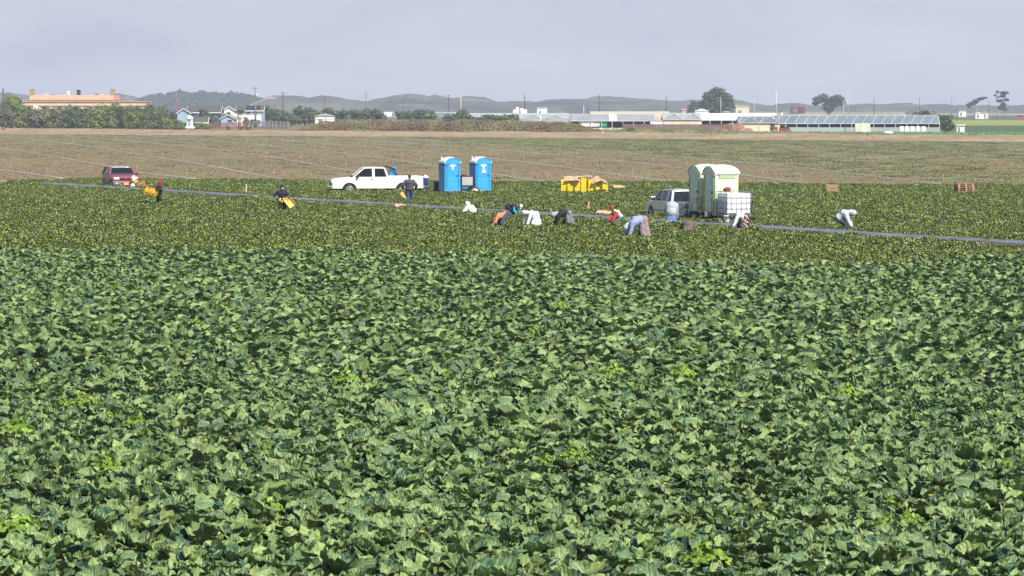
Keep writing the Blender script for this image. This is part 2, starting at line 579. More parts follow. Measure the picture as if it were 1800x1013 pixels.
M_earth = ground_mat('dry_earth', (0.20, 0.15, 0.09), (0.15, 0.14, 0.07), s1=0.006, s2=0.4)
M_soil = ground_mat('dark_soil', (0.055, 0.042, 0.030), (0.085, 0.062, 0.042), s1=0.3, s2=3)
M_field = ground_mat('seeded_field_soil', (0.250, 0.172, 0.100), (0.200, 0.146, 0.082), c3=(0.175, 0.150, 0.075), s1=0.022, s2=1.3, rows=1.0, rowc=(0.13, 0.105, 0.068), dirv=(-0.235, 0.972))
M_soilb = ground_mat('bed_shoulder_soil', (0.11, 0.078, 0.062), (0.075, 0.055, 0.045), s1=0.3, s2=3)
M_dirt = ground_mat('pale_dirt', (0.34, 0.245, 0.155), (0.27, 0.195, 0.125), c3=(0.20, 0.17, 0.10), s1=0.05, s2=0.5)
M_cropA = ground_mat('crop_green_dark', (0.045, 0.095, 0.05), (0.06, 0.12, 0.06), s1=0.02, s2=0.6, rows=2.0, rowc=(0.08, 0.10, 0.05), dirv=(0.3, 0.95))
M_cropB = ground_mat('crop_yellow', (0.30, 0.30, 0.06), (0.22, 0.27, 0.07), s1=0.02, s2=0.4, rows=2.0, rowc=(0.2, 0.2, 0.06), dirv=(0.3, 0.95))
M_cropC = ground_mat('crop_green_mid', (0.075, 0.15, 0.045), (0.11, 0.18, 0.06), s1=0.05, s2=0.8, rows=1.5, rowc=(0.11, 0.10, 0.05), dirv=(-0.9, 0.3))
M_sand = ground_mat('sand_flat', (0.36, 0.29, 0.22), (0.24, 0.21, 0.14), s1=0.004, s2=0.05)

sheet('ground', [(-1150, -40), (1150, -40), (1150, 4180), (-1150, 4180)], 0.0, M_earth)
# furrowed soil under the two near crops
sheet('near_field_soil', [(-60, 18), (60, 18), (75, 205), (-75, 232)], 0.004, M_soil)
ROWD = Vector((0.508, -0.862)); ROWN = Vector((0.862, 0.508))
PF = PG((-330, 321), (60, 321), (900, 327), (1800, 334.5), (2130, 337))
BN = PG((-330, 233), (0, 236), (900, 242), (1800, 250), (2130, 253))
BF = PG((-330, 226), (0, 228.5), (900, 235.5), (1800, 242), (2130, 245))
def und(x, y):
    """very gentle swells of the seeded field, held to nothing at its edges"""
    return 0.0 * x
sheet('seeded_field', PF + BN[::-1], 0.008, M_field)
def berm_z(x, y, u, v):
    return 0.02 + 0.75 * np.sin(np.pi * np.clip(v * 1.02, 0, 1)) ** 1.5 * (0.55 + 0.8 * vnoise(x * 0.05, y * 0.05, 3)) + 0.12 * vnoise(x * 0.5, y * 0.3, 9) * np.sin(np.pi * v)
sheet('dirt_bank', [BN[0], BN[-1], BF[-1], BF[0]], 0.0, M_dirt, step=(420, 26), zfun=berm_z)
sheet('dirt_turn_path', PG((-60, 322), (95, 324), (135, 319.5), (-60, 317)), 0.016, M_dirt)
sheet('crop_strip', PG((1040, 240.8), (1260, 242), (1800, 245.5), (2000, 247), (2000, 236), (1260, 234), (1100, 235.5)), 0.02, M_cropC)
sheet('crop_field_far', PG((1640, 236), (2100, 238), (2100, 201.5), (1480, 201.5)), 0.012, M_cropA)
sheet('yellow_crop_field', PG((1675, 221), (2100, 221.5), (2100, 211.5), (1655, 211.5)), 0.05, M_cropB)
sheet('sand_flat', [(-1100, 2250), (1100, 2350), (1100, 3000), (-1100, 3000)], 0.03, M_sand)

# dark green grown bands in the seeded field (older seedlings towards the upper right)
# the plastic-covered strip between strawberry beds
def strip_mat():
    m = mat('grey_plastic_film', (0.125, 0.142, 0.185), 0.55, var=0.25, scale=0.9, bump=1.0, bscale=2.5, spec=0.5, aniso=(1, 1, 1))
    return m
A0_ = G(75, 322.5, .33); B0_ = G(1980, 439.0, .33)
def strip(name, a, b, w, z, m, wav=0.05, n=260, crown=0.06):
    a, b = Vector(a[:2]), Vector(b[:2]); d = (b - a).normalized(); nn = Vector((-d.y, d.x))
    V = []; k = 9
    for i in range(n):
        p = a.lerp(b, i / (n - 1))
        off = 0.16 * math.sin(i * 0.13) + 0.08 * math.sin(i * 0.41 + 1)
        for j in range(k):
            u = j / (k - 1) * 2 - 1
            ww = w / 2 * (1 + 0.06 * math.sin(i * 0.9 + (3 if u > 0 else 0)) + 0.05 * math.sin(i * 2.3 + (1 if u > 0 else 5)))
            q = p + nn * (u * ww + off)
            V.append((q.x, q.y, z + crown * (1 - u * u) + wav * 0.5 * (random.random() - 0.5) * (1 if abs(u) < 1 else 0)))
    V = np.array(V); i = (np.arange(n - 1)[:, None] * k + np.arange(k - 1)[None, :]).ravel()
    F = np.column_stack([i, i + 1, i + 1 + k, i + k]).ravel()
    o = link(name, mesh_np(name, V, F, 4, m, True)); return o
dd = (Vector(B0_[:2]) - Vector(A0_[:2])).normalized(); SN = Vector((-dd.y, dd.x))
sv = Vector((SN.x, SN.y, 0))
tag(strip('furrow_path', A0_ - sv * 0.15, B0_ - sv * 0.15, 3.2, 0.012, M_soilb, 0.04, crown=0.36), kind='structure')
tag(strip('plastic_strip_path', A0_ + sv * 0.15, B0_ + sv * 0.15, 1.6, 0.325, strip_mat(), 0.05, crown=0.08), kind='structure')

# ------------------------------------------------------------------ cabbage field
def cabbage_mesh(name, seed, nleaf=14, nu=13, nv=16, size=1.0):
    r = np.random.default_rng(seed)
    V, F, T, UV = [], [], [], []
    az0 = r.uniform(0, 6.28)
    base = 0
    for k in range(nleaf):
        t = k / (nleaf - 1)                                 # 0 outer .. 1 heart
        az = az0 + k * 2.39996 + r.normal(0, 0.25)
        L = (0.57 - 0.24 * t) * r.uniform(0.82, 1.15) * size
        W = L * r.uniform(0.74, 0.98)
        a0 = R(42 + 40 * t + r.normal(0, 9))
        bend = R(88 - 40 * t + r.normal(0, 20))
        twist = r.normal(0, 0.35); roll = r.normal(0, 0.3)
        cup = r.normal(-0.10 + 0.35 * t, 0.26)
        v = np.linspace(0, 1, nv); u = np.linspace(-1, 1, nu)
        ang = a0 - bend * v ** 1.4
        dr = np.cos(ang); dz = np.sin(ang)
        rr = 0.02 + np.concatenate([[0], np.cumsum((dr[1:] + dr[:-1]) / 2)]) * L / (nv - 1)
        zz = 0.12 * size + 0.10 * t + np.concatenate([[0], np.cumsum((dz[1:] + dz[:-1]) / 2)]) * L / (nv - 1)
        s = np.clip((v - 0.16) / 0.84, 0, 1)
        w = W / 2 * np.where(v < 0.16, 0.10, 0.10 + 0.90 * np.sin(np.pi * np.clip(s ** 0.72 * 0.96 + 0.02, 0, 1)) ** 0.62)
        UU, VV = np.meshgrid(u, v)
        edge = np.abs(UU) ** 1.6
        ph = r.uniform(0, 6.28, 4)
        ruf = edge * (0.030 * np.sin(VV * 10 + ph[0] + UU * 1.5) + (0.016 if nv > 10 else 0.0) * np.sin(VV * 23 + ph[1])) * (L / 0.4)
        wr = 0.020 * np.sin(UU * 5.5 * (1 + 0.3 * VV) + ph[2]) * np.sin(VV * 9 + ph[3]) + 0.030 * (vnoise(UU * 2.4 + 9 * k + 50, VV * 4 + seed + 50, seed, 3) - 0.5) + (0.005 if nv > 10 else 0.0) * np.sin(24 * (VV - 0.55 * np.abs(UU)))
        lat = UU * w[:, None] * (1 - 0.12 * np.abs(cup) * UU ** 2) + 0.012 * np.sin(VV * 11 + ph[1]) * edge
        nrm = cup * (UU ** 2) * w[:, None] * 0.9 + ruf + wr * np.clip(VV * 2.5, 0, 1) + roll * lat * 0.6
        # frame along the curve: radial / up / lateral
        x = rr[:, None] + nrm * (-dz[:, None]); z = zz[:, None] + nrm * dr[:, None]
        y = lat + twist * (rr[:, None]) * VV * 0.6
        lob = 0.012 * np.sin(np.arctan2(UU, VV + 0.01) * 7 + ph[0]) * edge
        x = x + lob * dr[:, None]
        c_, s_ = math.cos(az), math.sin(az)
        P = np.column_stack([(x * c_ - y * s_).ravel(), (x * s_ + y * c_).ravel(), np.maximum(z, 0.02).ravel()])
        i = (np.arange(nv - 1)[:, None] * nu + np.arange(nu - 1)[None, :]).ravel() + base
        V.append(P); F.append(np.column_stack([i, i + 1, i + 1 + nu, i + nu]))
        T.append(np.clip(np.full(len(P), r.normal(0.33, 0.26)) + 0.16 * (1 - VV.ravel()), 0, 0.84)); UV.append(np.column_stack([UU.ravel(), VV.ravel()]))
        base += len(P)
    return mesh_np(name, np.vstack(V), np.vstack(F).ravel(), 4, M_cab, True, np.concatenate(T), np.vstack(UV))

M_cab = leaf_mat('cabbage_leaf', (0.025, 0.080, 0.045), (0.245, 0.325, 0.098), rough=0.46, trans=0.04, scale=7, veins=True, objrand=0.16, spec=0.40)
cab_hi = [cabbage_mesh('cabbage_plant', 100 + i) for i in range(8)]
cab_lo = [cabbage_mesh('cabbage_plant_far', 200 + i, nleaf=12, nu=7, nv=7) for i in range(8)]

def near_edge_y(x, y):
    return y
# field outline (world): its far edge runs slightly oblique, with the notch seen at the right
CAB_POLY = [(-12, 19), (14, 19), (30.0, 117)] + [G(1990, 470, .45)[:2], G(1640, 456, .45)[:2], G(1575, 473, .45)[:2], G(1300, 468, .45)[:2], G(1000, 459, .45)[:2], G(600, 452, .45)[:2], G(200, 446, .45)[:2], G(-120, 441, .45)[:2]] + [(-29.0, 105)]
CAB_POLY = [(-16, 17), (16, 17)] + [(28.5, 108.0)] + [G(1990, 450, .45)[:2], G(1640, 449, .45)[:2], G(1590, 461, .45)[:2], G(1450, 461, .45)[:2], G(1300, 456, .45)[:2], G(1000, 448, .45)[:2], G(600, 441, .45)[:2], G(200, 436, .45)[:2], G(-160, 432, .45)[:2]]
cd = Vector((0.508, -0.862)); cn = Vector((0.862, 0.508))
aa, bb = np.meshgrid(np.arange(-220, 60, 0.50), np.arange(-60, 120, 0.56))
aa = aa.ravel(); bb = bb.ravel()
aa = aa + (np.round(bb / 0.56) % 2) * 0.25 + rng.normal(0, 0.08, len(aa)); bb = bb + rng.normal(0, 0.08, len(bb))
cxx = aa * cd.x + bb * cn.x; cyy = aa * cd.y + bb * cn.y
ok = in_poly(cxx, cyy, CAB_POLY) & (np.abs(cxx) < 0.18 * cyy + 5.0)
cxx, cyy = cxx[ok], cyy[ok]
ps = 0.88 + 0.32 * (vnoise(cxx * 0.25 + 50, cyy * 0.12 + 50, 5, 3) - 0.5) * 2 + rng.normal(0, 0.07, len(cxx))
ps = np.clip(ps, 0.6, 1.2)
inview = (np.abs(cxx) < 0.18 * cyy) & (cyy > 35.2)
order = np.argsort(np.where(inview, cyy, 1e9))
near = order[:300]; rest = order[300:]
LBL_CAB = 'leafy blue-green cabbage plant among the nearest plants of the field'
for k, i in enumerate(near):
    o = link('cabbage_plant', cab_hi[k % 8])
    o.location = (cxx[i], cyy[i], 0.0); o.rotation_euler = (random.uniform(-.08, .08), random.uniform(-.08, .08), random.uniform(0, 6.28))
    o.scale = (ps[i],) * 3
    tag(o, LBL_CAB, 'cabbage', 'cabbage plants nearest to the camera')
rn = rest[cyy[rest] < 60]; rf = rest[cyy[rest] >= 60]
def zr(a): return np.column_stack([cxx[a], cyy[a], np.zeros(len(a))])
tag(scatter('cabbage_crop_near', zr(rn), rng.uniform(0, 6.28, len(rn)), ps[rn], rng.integers(0, 8, len(rn)), cab_hi), kind='stuff')
tag(scatter('cabbage_crop', zr(rf), rng.uniform(0, 6.28, len(rf)), ps[rf], rng.integers(0, 8, len(rf)), cab_lo), kind='stuff')

# ------------------------------------------------------------------ small-leaved clumps
def leaflet_cloud(name, centers, normals, size, r, mats, tint=None, mi=None, fold=0.25, aspect=0.8):
    """rhombic leaflets of two triangles each"""
    n = len(centers)
    nn = normals / np.linalg.norm(normals, axis=1, keepdims=True)
    t = r.normal(size=(n, 3)); t -= (t * nn).sum(1, keepdims=True) * nn; t /= np.linalg.norm(t, axis=1, keepdims=True)
    b = np.cross(nn, t)
    s = size[:, None]
    V = np.stack([centers - t * s, centers + b * s * aspect - nn * s * fold, centers + t * s, centers - b * s * aspect - nn * s * fold], 1).reshape(-1, 3)
    k = np.arange(n)[:, None] * 4
    F = np.concatenate([k + 0, k + 2, k + 1, k + 0, k + 3, k + 2], 1).ravel()
    T = np.repeat(tint if tint is not None else np.clip(r.normal(0.45, 0.25, n), 0, 1), 4)
    return mesh_np(name, V, F, 3, mats, False, T, None, None if mi is None else np.repeat(mi, 2))

M_straw = leaf_mat('strawberry_leaf', (0.012, 0.042, 0.005), (0.275, 0.325, 0.040), rough=0.42, trans=0.10, scale=5, objrand=0.18, accent=(0.40, 0.36, 0.09))
M_flower = mat('white_petals', (0.8, 0.8, 0.74), 0.8, var=0.03)
M_berry = mat('berry_red', (0.45, 0.04, 0.02), 0.35, var=0.2)
M_tuft = leaf_mat('seedling_leaf', (0.085, 0.135, 0.045), (0.19, 0.24, 0.09), rough=0.5, trans=0.2, scale=3, objrand=0.25, accent=(0.3, 0.26, 0.12))

def straw_mesh(seed):
    r = np.random.default_rng(seed)
    n = 330
    a = r.uniform(0, 2 * np.pi, n); q = np.sqrt(r.uniform(0, 1, n))
    ex, ey = 0.50, 0.36
    h = 0.22 * (1 - q ** 2.6) * r.uniform(0.72, 1.25, n) + 0.05
    C = np.column_stack([q * np.cos(a) * ex, q * np.sin(a) * ey, h])
    C[:, :2] += r.normal(0, 0.03, (n, 2))
    N = np.column_stack([np.cos(a) * q * 0.8, np.sin(a) * q * 0.8, np.full(n, 0.9)]) + r.normal(0, 0.42, (n, 3))
    S = r.uniform(0.035, 0.062, n)
    mi = np.zeros(n, int)
    T = np.clip(r.normal(0.31, 0.30, n), 0, 0.84)
    T[r.random(n) < 0.03] = 1.0
    f = r.random(n) < 0.032; mi[f] = 1; S[f] *= 0.42; C[f, 2] += 0.03
    f = r.random(n) < 0.008; mi[f] = 2; S[f] *= 0.45
    return leaflet_cloud('strawberry_clump', C, N, S, r, [M_straw, M_flower, M_berry], T, mi)
straws = [straw_mesh(300 + i) for i in range(8)]
ST_POLY = PG((-330, 321), (60, 320.5), (900, 327), (1800, 334.5), (2130, 337)) + [(30.5, 104), (26, 100), (-28, 104), (-32, 112)]
a_, b_ = np.meshgrid(np.arange(-330, 40, 0.62), np.arange(-40, 190, 0.62))
a_ = a_.ravel() + rng.uniform(-.3, .3, a_.size); b_ = b_.ravel()
bed = np.floor(b_ / 0.62)
b_ = b_ + rng.normal(0, 0.05, len(b_)) + np.where(bed % 2 == 0, 0.03, -0.03)
sx, sy = a_ * cd.x + b_ * cn.x, a_ * cd.y + b_ * cn.y
ok = in_poly(sx, sy, ST_POLY) & (np.abs(sx) < 0.18 * sy + 7) & ~in_poly(sx, sy, CAB_POLY)
sd = (sx - A0_.x) * SN.x + (sy - A0_.y) * SN.y          # distance from the strip's line; SN points to the far side
ok &= ~((sd > -1.55 + rng.normal(0, .18, len(sd))) & (sd < 1.25 + rng.normal(0, .15, len(sd))))
# nothing grows under the wheels, the trailers or the path at the far left
ok &= ~in_poly(sx, sy, PG((-60, 323), (100, 325), (150, 320), (130, 317), (-60, 315)))
sx, sy, sd = sx[ok], sy[ok], sd[ok]
ss = np.clip(0.98 + 0.30 * (vnoise(sx * 0.30 + 80, sy * 0.15 + 80, 15, 3) - 0.5) * 2 + rng.normal(0, 0.10, len(sx)), 0.6, 1.35)
keep = rng.random(len(sx)) > 0.015
sx, sy, ss = sx[keep], sy[keep], ss[keep]
rowang = math.atan2(cd.y, cd.x)
tag(scatter('strawberry_crop', np.column_stack([sx, sy, np.full(len(sx), 0.11)]), rowang + rng.normal(0, 0.15, len(sx)) + rng.integers(0, 2, len(sx)) * np.pi, ss, rng.integers(0, 8, len(sx)), straws), kind='stuff')

def tuft_mesh(seed, n=16, w=2.0, L=4.0):
    r = np.random.default_rng(seed)
    rows = r.integers(0, 4, n)
    C = np.column_stack([(rows - 1.5) * 0.5 + r.normal(0, 0.05, n), r.uniform(-L / 2, L / 2, n), r.uniform(0.02, 0.06, n)])
    N = np.column_stack([r.normal(0, 0.5, n), r.normal(0, 0.5, n) - 0.3, np.full(n, 0.7)])
    T = np.clip(r.normal(0.5, 0.25, n), 0, 0.84); T[r.random(n) < 0.12] = 1
    return leaflet_cloud('seedling_patch', C, N, r.uniform(0.035, 0.075, n), r, M_tuft, T)
tufts = [tuft_mesh(400 + i) for i in range(5)] + [tuft_mesh(410 + i, 85) for i in range(5)]
fd = Vector((-0.235, 0.972)); fn = Vector((0.972, 0.235))
a_, b_ = np.meshgrid(np.arange(150, 720, 4.0), np.arange(-160, 260, 2.0)); a_ = a_.ravel() + rng.uniform(-2, 2, a_.size); b_ = b_.ravel()
fx, fy = a_ * fd.x + b_ * fn.x, a_ * fd.y + b_ * fn.y
ok = in_poly(fx, fy, PF + BN[::-1]) & (np.abs(fx) < 0.18 * fy + 8)
fx, fy = fx[ok], fy[ok]
# older, denser seedlings right of the eastmost pipe (its line on the ground), and in the far bands
gl = [G(x, y) for x, y in ((640, 240), (992, 263), (1200, 277), (1380, 294), (1530, 312), (1685, 332))]
gx = np.interp(fy, [p.y for p in gl][::-1], [p.x for p in gl][::-1])
n_ = vnoise(fx * 0.03 + 30, fy * 0.012 + 30, 8, 4)
dens = (fx > gx + 1) * (0.85 + 0.35 * np.sin((fx - gx) * 0.16)) + 0.22 * (fy > 430) + (n_ - 0.5) * 0.5
dn = rng.random(len(fx)) < np.clip(dens, 0.08, 1.0)
tag(scatter('seedling_crop', np.column_stack([fx, fy, np.full(len(fx), 0.012)]), math.atan2(fd.y, fd.x) - math.pi / 2 + rng.integers(0, 2, len(fx)) * np.pi, rng.uniform(0.85, 1.2, len(fx)), rng.integers(0, 5, len(fx)) + 5 * dn, tufts), kind='stuff')
# the green strip past the bank
M_strip = leaf_mat('row_crop_leaf', (0.05, 0.13, 0.035), (0.15, 0.24, 0.07), rough=0.5, trans=0.2, scale=3)
r_ = np.random.default_rng(5)
P_ = PG((1040, 240.2), (1260, 241.2), (1800, 244.6), (2000, 246), (2000, 236), (1260, 234), (1100, 235.5))
x_, y_ = r_.uniform(10, 170, 60000), r_.uniform(520, 700, 60000)
k_ = in_poly(x_, y_, P_); x_, y_ = x_[k_], y_[k_]
C_ = np.column_stack([x_, y_, r_.uniform(0.05, 0.42, len(x_))])
tag(link('crop_strip_plants', leaflet_cloud('crop_strip_plants', C_, np.column_stack([r_.normal(0, .5, len(x_)), r_.normal(0, .5, len(x_)) - .4, np.full(len(x_), .7)]), r_.uniform(.14, .30, len(x_)), r_, M_strip)), kind='stuff')

# bright weeds that stand among the cabbages
M_weed = leaf_mat('weed_leaf', (0.13, 0.26, 0.03), (0.30, 0.42, 0.05), rough=0.45, trans=0.3, scale=6)
M_yel = mat('yellow_petals', (0.85, 0.55, 0.02), 0.6, var=0.1)
M_stem = mat('green_stem', (0.10, 0.16, 0.05), 0.7)
def weed_leaf(n, seed):
    r = np.random.default_rng(seed)
    a = r.uniform(0, 6.28, n); q = r.uniform(0, 1, n) ** 0.6
    C = np.column_stack([q * np.cos(a) * 0.24, q * np.sin(a) * 0.24, 0.36 + 0.16 * (1 - q) + r.uniform(-.03, .04, n)])
    N = np.column_stack([np.cos(a) * .6, np.sin(a) * .6, np.full(n, .8)]) + r.normal(0, .4, (n, 3))
    return leaflet_cloud('leaves', C, N, r.uniform(0.022, 0.05, n), r, M_weed, None, None, 0.2, 0.9)
wl_ = [weed_leaf(120, 500 + i) for i in range(3)]
def weed_stems(seed, h=0.42):
    r = random.Random(seed); m = MB()
    for i in range(7):
        a = r.uniform(0, 6.28); q = r.uniform(.05, .2)
        m.tube([(0, 0, 0), (q * .4 * math.cos(a), q * .4 * math.sin(a), h * .5), (q * math.cos(a), q * math.sin(a), h)], [.008, .006, .003], n=5)
    return m
weeds_px = [(75, 775), (30, 752), (190, 720), (145, 700), (240, 735), (110, 705), (185, 822), (30, 925), (20, 1003), (205, 505), (375, 540), (345, 560), (250, 508), (985, 535), (940, 577), (470, 890), (940, 722), (1010, 800), (1240, 980), (1600, 890), (1565, 870), (1700, 810), (1560, 905), (1770, 815), (1200, 655), (1690, 655), (700, 590), (820, 800), (1490, 690), (1330, 545), (610, 665), (1080, 655), (960, 800)]
M_weeds = []
for i, (px_, py_) in enumerate(weeds_px):
    p = G(px_, py_, 0.5)
    t = thing('weed_plant', 'bright yellow-green weed with small lobed leaves standing out among the cabbages', 'weed', (p.x, p.y, 0), random.uniform(0, 6.28), 'bright weeds among the cabbages')
    t.scale = (random.uniform(.8, 1.35),) * 3
    link('leaves', wl_[i % 3], t)
    if i < 3:
        M_weeds.append(weed_stems(i).build('stem', M_stem, t))
    else:
        c = M_weeds[i % 3].copy(); COL.objects.link(c); c.parent = t
flow_px = [(353, 771), (362, 776), (1097, 750), (1106, 753), (1170, 852), (742, 937), (1185, 757), (990, 570), (1500, 577), (1422, 522), (1313, 592), (240, 807), (1345, 757), (910, 722), (680, 548), (1636, 873)]
def make_flower():
    t = thing('yellow_flower', 'small yellow daisy-like weed flower poking up through the cabbage leaves', 'flower', (0, 0, 0), 0, 'yellow flowers among the cabbages')
    MB().tube([(0, 0, 0), (0.01, 0, .3), (0, 0, .6)], [.006, .005, .004], n=5).build('stem', M_stem, t)
    m = MB()
    for k in range(10):
        a = k * .628
        d = Vector((math.cos(a), math.sin(a), 0)); s = Vector((-math.sin(a), math.cos(a), 0))
        m.add([d * .006 + s * .004, d * .034 + s * .009 + Vector((0, 0, .012)), d * .034 - s * .009 + Vector((0, 0, .012)), d * .006 - s * .004], [(0, 1, 2, 3)], M=Matrix.Translation((0, 0, .61)))
    m.lathe([(.001, .60), (.011, .603), (.013, .612), (.008, .620), (.001, .623)], n=8)
    m.build('flower_head', M_yel, t)
    return t
fl0 = make_flower()
for i, (px_, py_) in enumerate(flow_px):
    o = fl0 if i == 0 else copy_tree(fl0)
    p = G(px_, py_, 0.6); o.location = (p.x, p.y, 0.0); o.rotation_euler.z = i

# ------------------------------------------------------------------ irrigation lines on the seeded field
M_alu = mat('aluminium_pipe', (0.80, 0.80, 0.78), 0.5, 0.0, var=0.12, scale=2)
LINES = [
 [(-40, 296), (0, 300.5), (40, 306), (82, 312), (110, 316)],
 [(-60, 253), (0, 262), (50, 269), (100, 278), (150, 287), (185, 293), (240, 306), (290, 311), (345, 317)],
 [(-60, 237.5), (0, 241), (50, 245.5), (100, 251), (175, 261), (237, 272), (312, 284), (380, 296), (450, 310), (505, 319)],
 [(112, 239), (200, 246.5), (289, 255.5), (375, 264), (450, 274), (530, 287), (600, 299.5), (700, 315)],
 [(250, 239), (350, 247), (450, 255), (520, 261), (589, 269), (680, 281), (767, 294.4), (862, 308), (974, 324.5)],
 [(473, 246), (562, 253), (667, 262), (800, 273.5), (900, 284.5), (1012, 299), (1080, 309), (1173, 322)],
 [(622, 247), (750, 256), (850, 264), (950, 271.5), (1080, 284), (1217, 300), (1302, 310), (1380, 320), (1455, 330.5)],
 [(640, 241), (750, 247.5), (870, 256), (992, 263), (1113, 272), (1222, 280), (1380, 294), (1436, 300), (1530, 312), (1600, 319), (1685, 332)]]
WHERE = ['lowest at the edge by the dirt path', 'running behind the red car', 'ending between the red car and the white pickup', 'ending behind the white pickup truck',
         'passing right behind the blue toilets', 'ending behind the yellow crate stacks', 'passing behind the pale green toilets', 'along the greener seedlings']
LBL_P = ['short white irrigation pipe on the soil just above the dirt path', 'white irrigation pipe on bare soil running down to the red car', 'white irrigation pipe ending between red car and white pickup',
         'white irrigation pipe on brown soil ending behind the white pickup', 'white irrigation pipe passing behind the blue portable toilets', 'white irrigation pipe ending beyond the yellow crate stacks',
         'white irrigation pipe passing behind the pale green toilets', 'white irrigation pipe along the edge of the greener seedlings']
riser = None
for li, pts in enumerate(LINES):
    W_ = [G(x, y) for x, y in pts]
    # resample
    P = []
    for a, b in zip(W_[:-1], W_[1:]):
        k = max(2, int((b - a).length / 3))
        P += [a.lerp(b, i / k) for i in range(k)]
    P.append(W_[-1])
    P = [Vector((p.x + 0.05 * math.sin(i * .7), p.y, 0.13)) for i, p in enumerate(P)]
    org = P[0].copy(); org.z = 0
    o = MB().tube([p - org for p in P], 0.03, n=6, caps=True).build('irrigation_pipe', M_alu)
    o.location = org
    tag(o, LBL_P[li], 'pipe', 'irrigation pipes across the seeded field')
    acc = 3.0 * li % 9
    for a, b in zip(P[:-1], P[1:]):
        acc += (b - a).length
        if acc > 17:
            acc = random.uniform(-2, 2)
            if riser is None:
                m = MB(); m.tube([(0, 0, 0), (0, 0, .62)], .010, n=6); m.lathe([(.014, .62), (.02, .64), (.02, .69), (.008, .72)], n=8); m.tube([(0, 0, .69), (.06, 0, .73)], .008, n=5)
                riser = m.build('sprinkler_riser', mat('dull_galvanised_riser', (.42, .42, .40), .6), o)
                c = riser
            else:
                c = riser.copy(); COL.objects.link(c); c.parent = o
            c.location = b - org; c.rotation_euler = (random.uniform(-.05, .05), random.uniform(-.05, .05), random.uniform(0, 6))

# ------------------------------------------------------------------ vehicles
M_white = mat('white_car_paint', (0.80, 0.80, 0.78), 0.28, var=0.04, scale=1.5, coat=0.6)
M_silver = mat('pale_silver_paint', (0.66, 0.67, 0.66), 0.30, 0.25, var=0.05, scale=1.5, coat=0.6)
M_red = mat('dusty_red_paint', (0.34, 0.050, 0.095), 0.34, var=0.10, scale=2.0, coat=0.5)
M_redfade = mat('faded_red_roof', (0.36, 0.27, 0.33), 0.35, var=0.10, scale=2.0, coat=0.3)
M_grey = mat('grey_trim', (0.16, 0.165, 0.175), 0.55, var=0.1)
M_black = mat('black_plastic', (0.018, 0.018, 0.020), 0.5, var=0.2)
M_rubber = mat('tyre_rubber', (0.035, 0.033, 0.031), 0.85, var=0.25, scale=12)
M_dusty = mat('dusty_tyre_wall', (0.13, 0.11, 0.09), 0.9, var=0.2, scale=8)
M_rim = mat('wheel_rim_metal', (0.55, 0.56, 0.57), 0.3, 0.8, var=0.1)
M_chrome = mat('chrome', (0.75, 0.75, 0.76), 0.12, 1.0, var=0.02)
M_glass = glass_mat('car_glass', (0.012, 0.020, 0.024), 0.16)
M_glassd = glass_mat('car_glass_dark', (0.012, 0.012, 0.02), 0.12)
M_lens = mat('headlight_lens', (0.55, 0.54, 0.47), 0.15, var=0.05, coat=0.8)
M_tail = mat('tail_light_red', (0.42, 0.015, 0.02), 0.2, var=0.1, coat=0.6)
M_seat = mat('seat_cloth', (0.05, 0.05, 0.055), 0.9)

def wheel(parent, x, y, r, w, rimm=M_rim, side=1):
    t = MB()
    t.lathe([(r * .62, -w / 2), (r * .86, -w / 2), (r * .97, -w * .42), (r, -w * .25), (r, w * .25), (r * .97, w * .42), (r * .86, w / 2), (r * .62, w / 2)], n=28, axis='y')
    o = t.build('wheel', M_rubber, parent); o.location = (x, y, r)
    m = MB()
    m.lathe([(r * .60, w * .10), (r * .66, w * .50), (r * .64, w * .57), (r * .59, w * .54), (r * .50, w * .51), (0.02, w * .51)], n=24, axis='y')
    for k in range(5):
        a = k * 2 * math.pi / 5
        m.bar((0.05 * math.cos(a), w * .54, 0.05 * math.sin(a)), (r * .58 * math.cos(a), w * .54, r * .58 * math.sin(a)), r * .16, w * .08)
    m.lathe([(0.0, w * .50), (r * .16, w * .52), (r * .14, w * .60), (0.0, w * .62)], n=12, axis='y')
    rim = m.build('rim', rimm, o)
    if side < 0: rim.rotation_euler = (0, 0, math.pi)
    return o

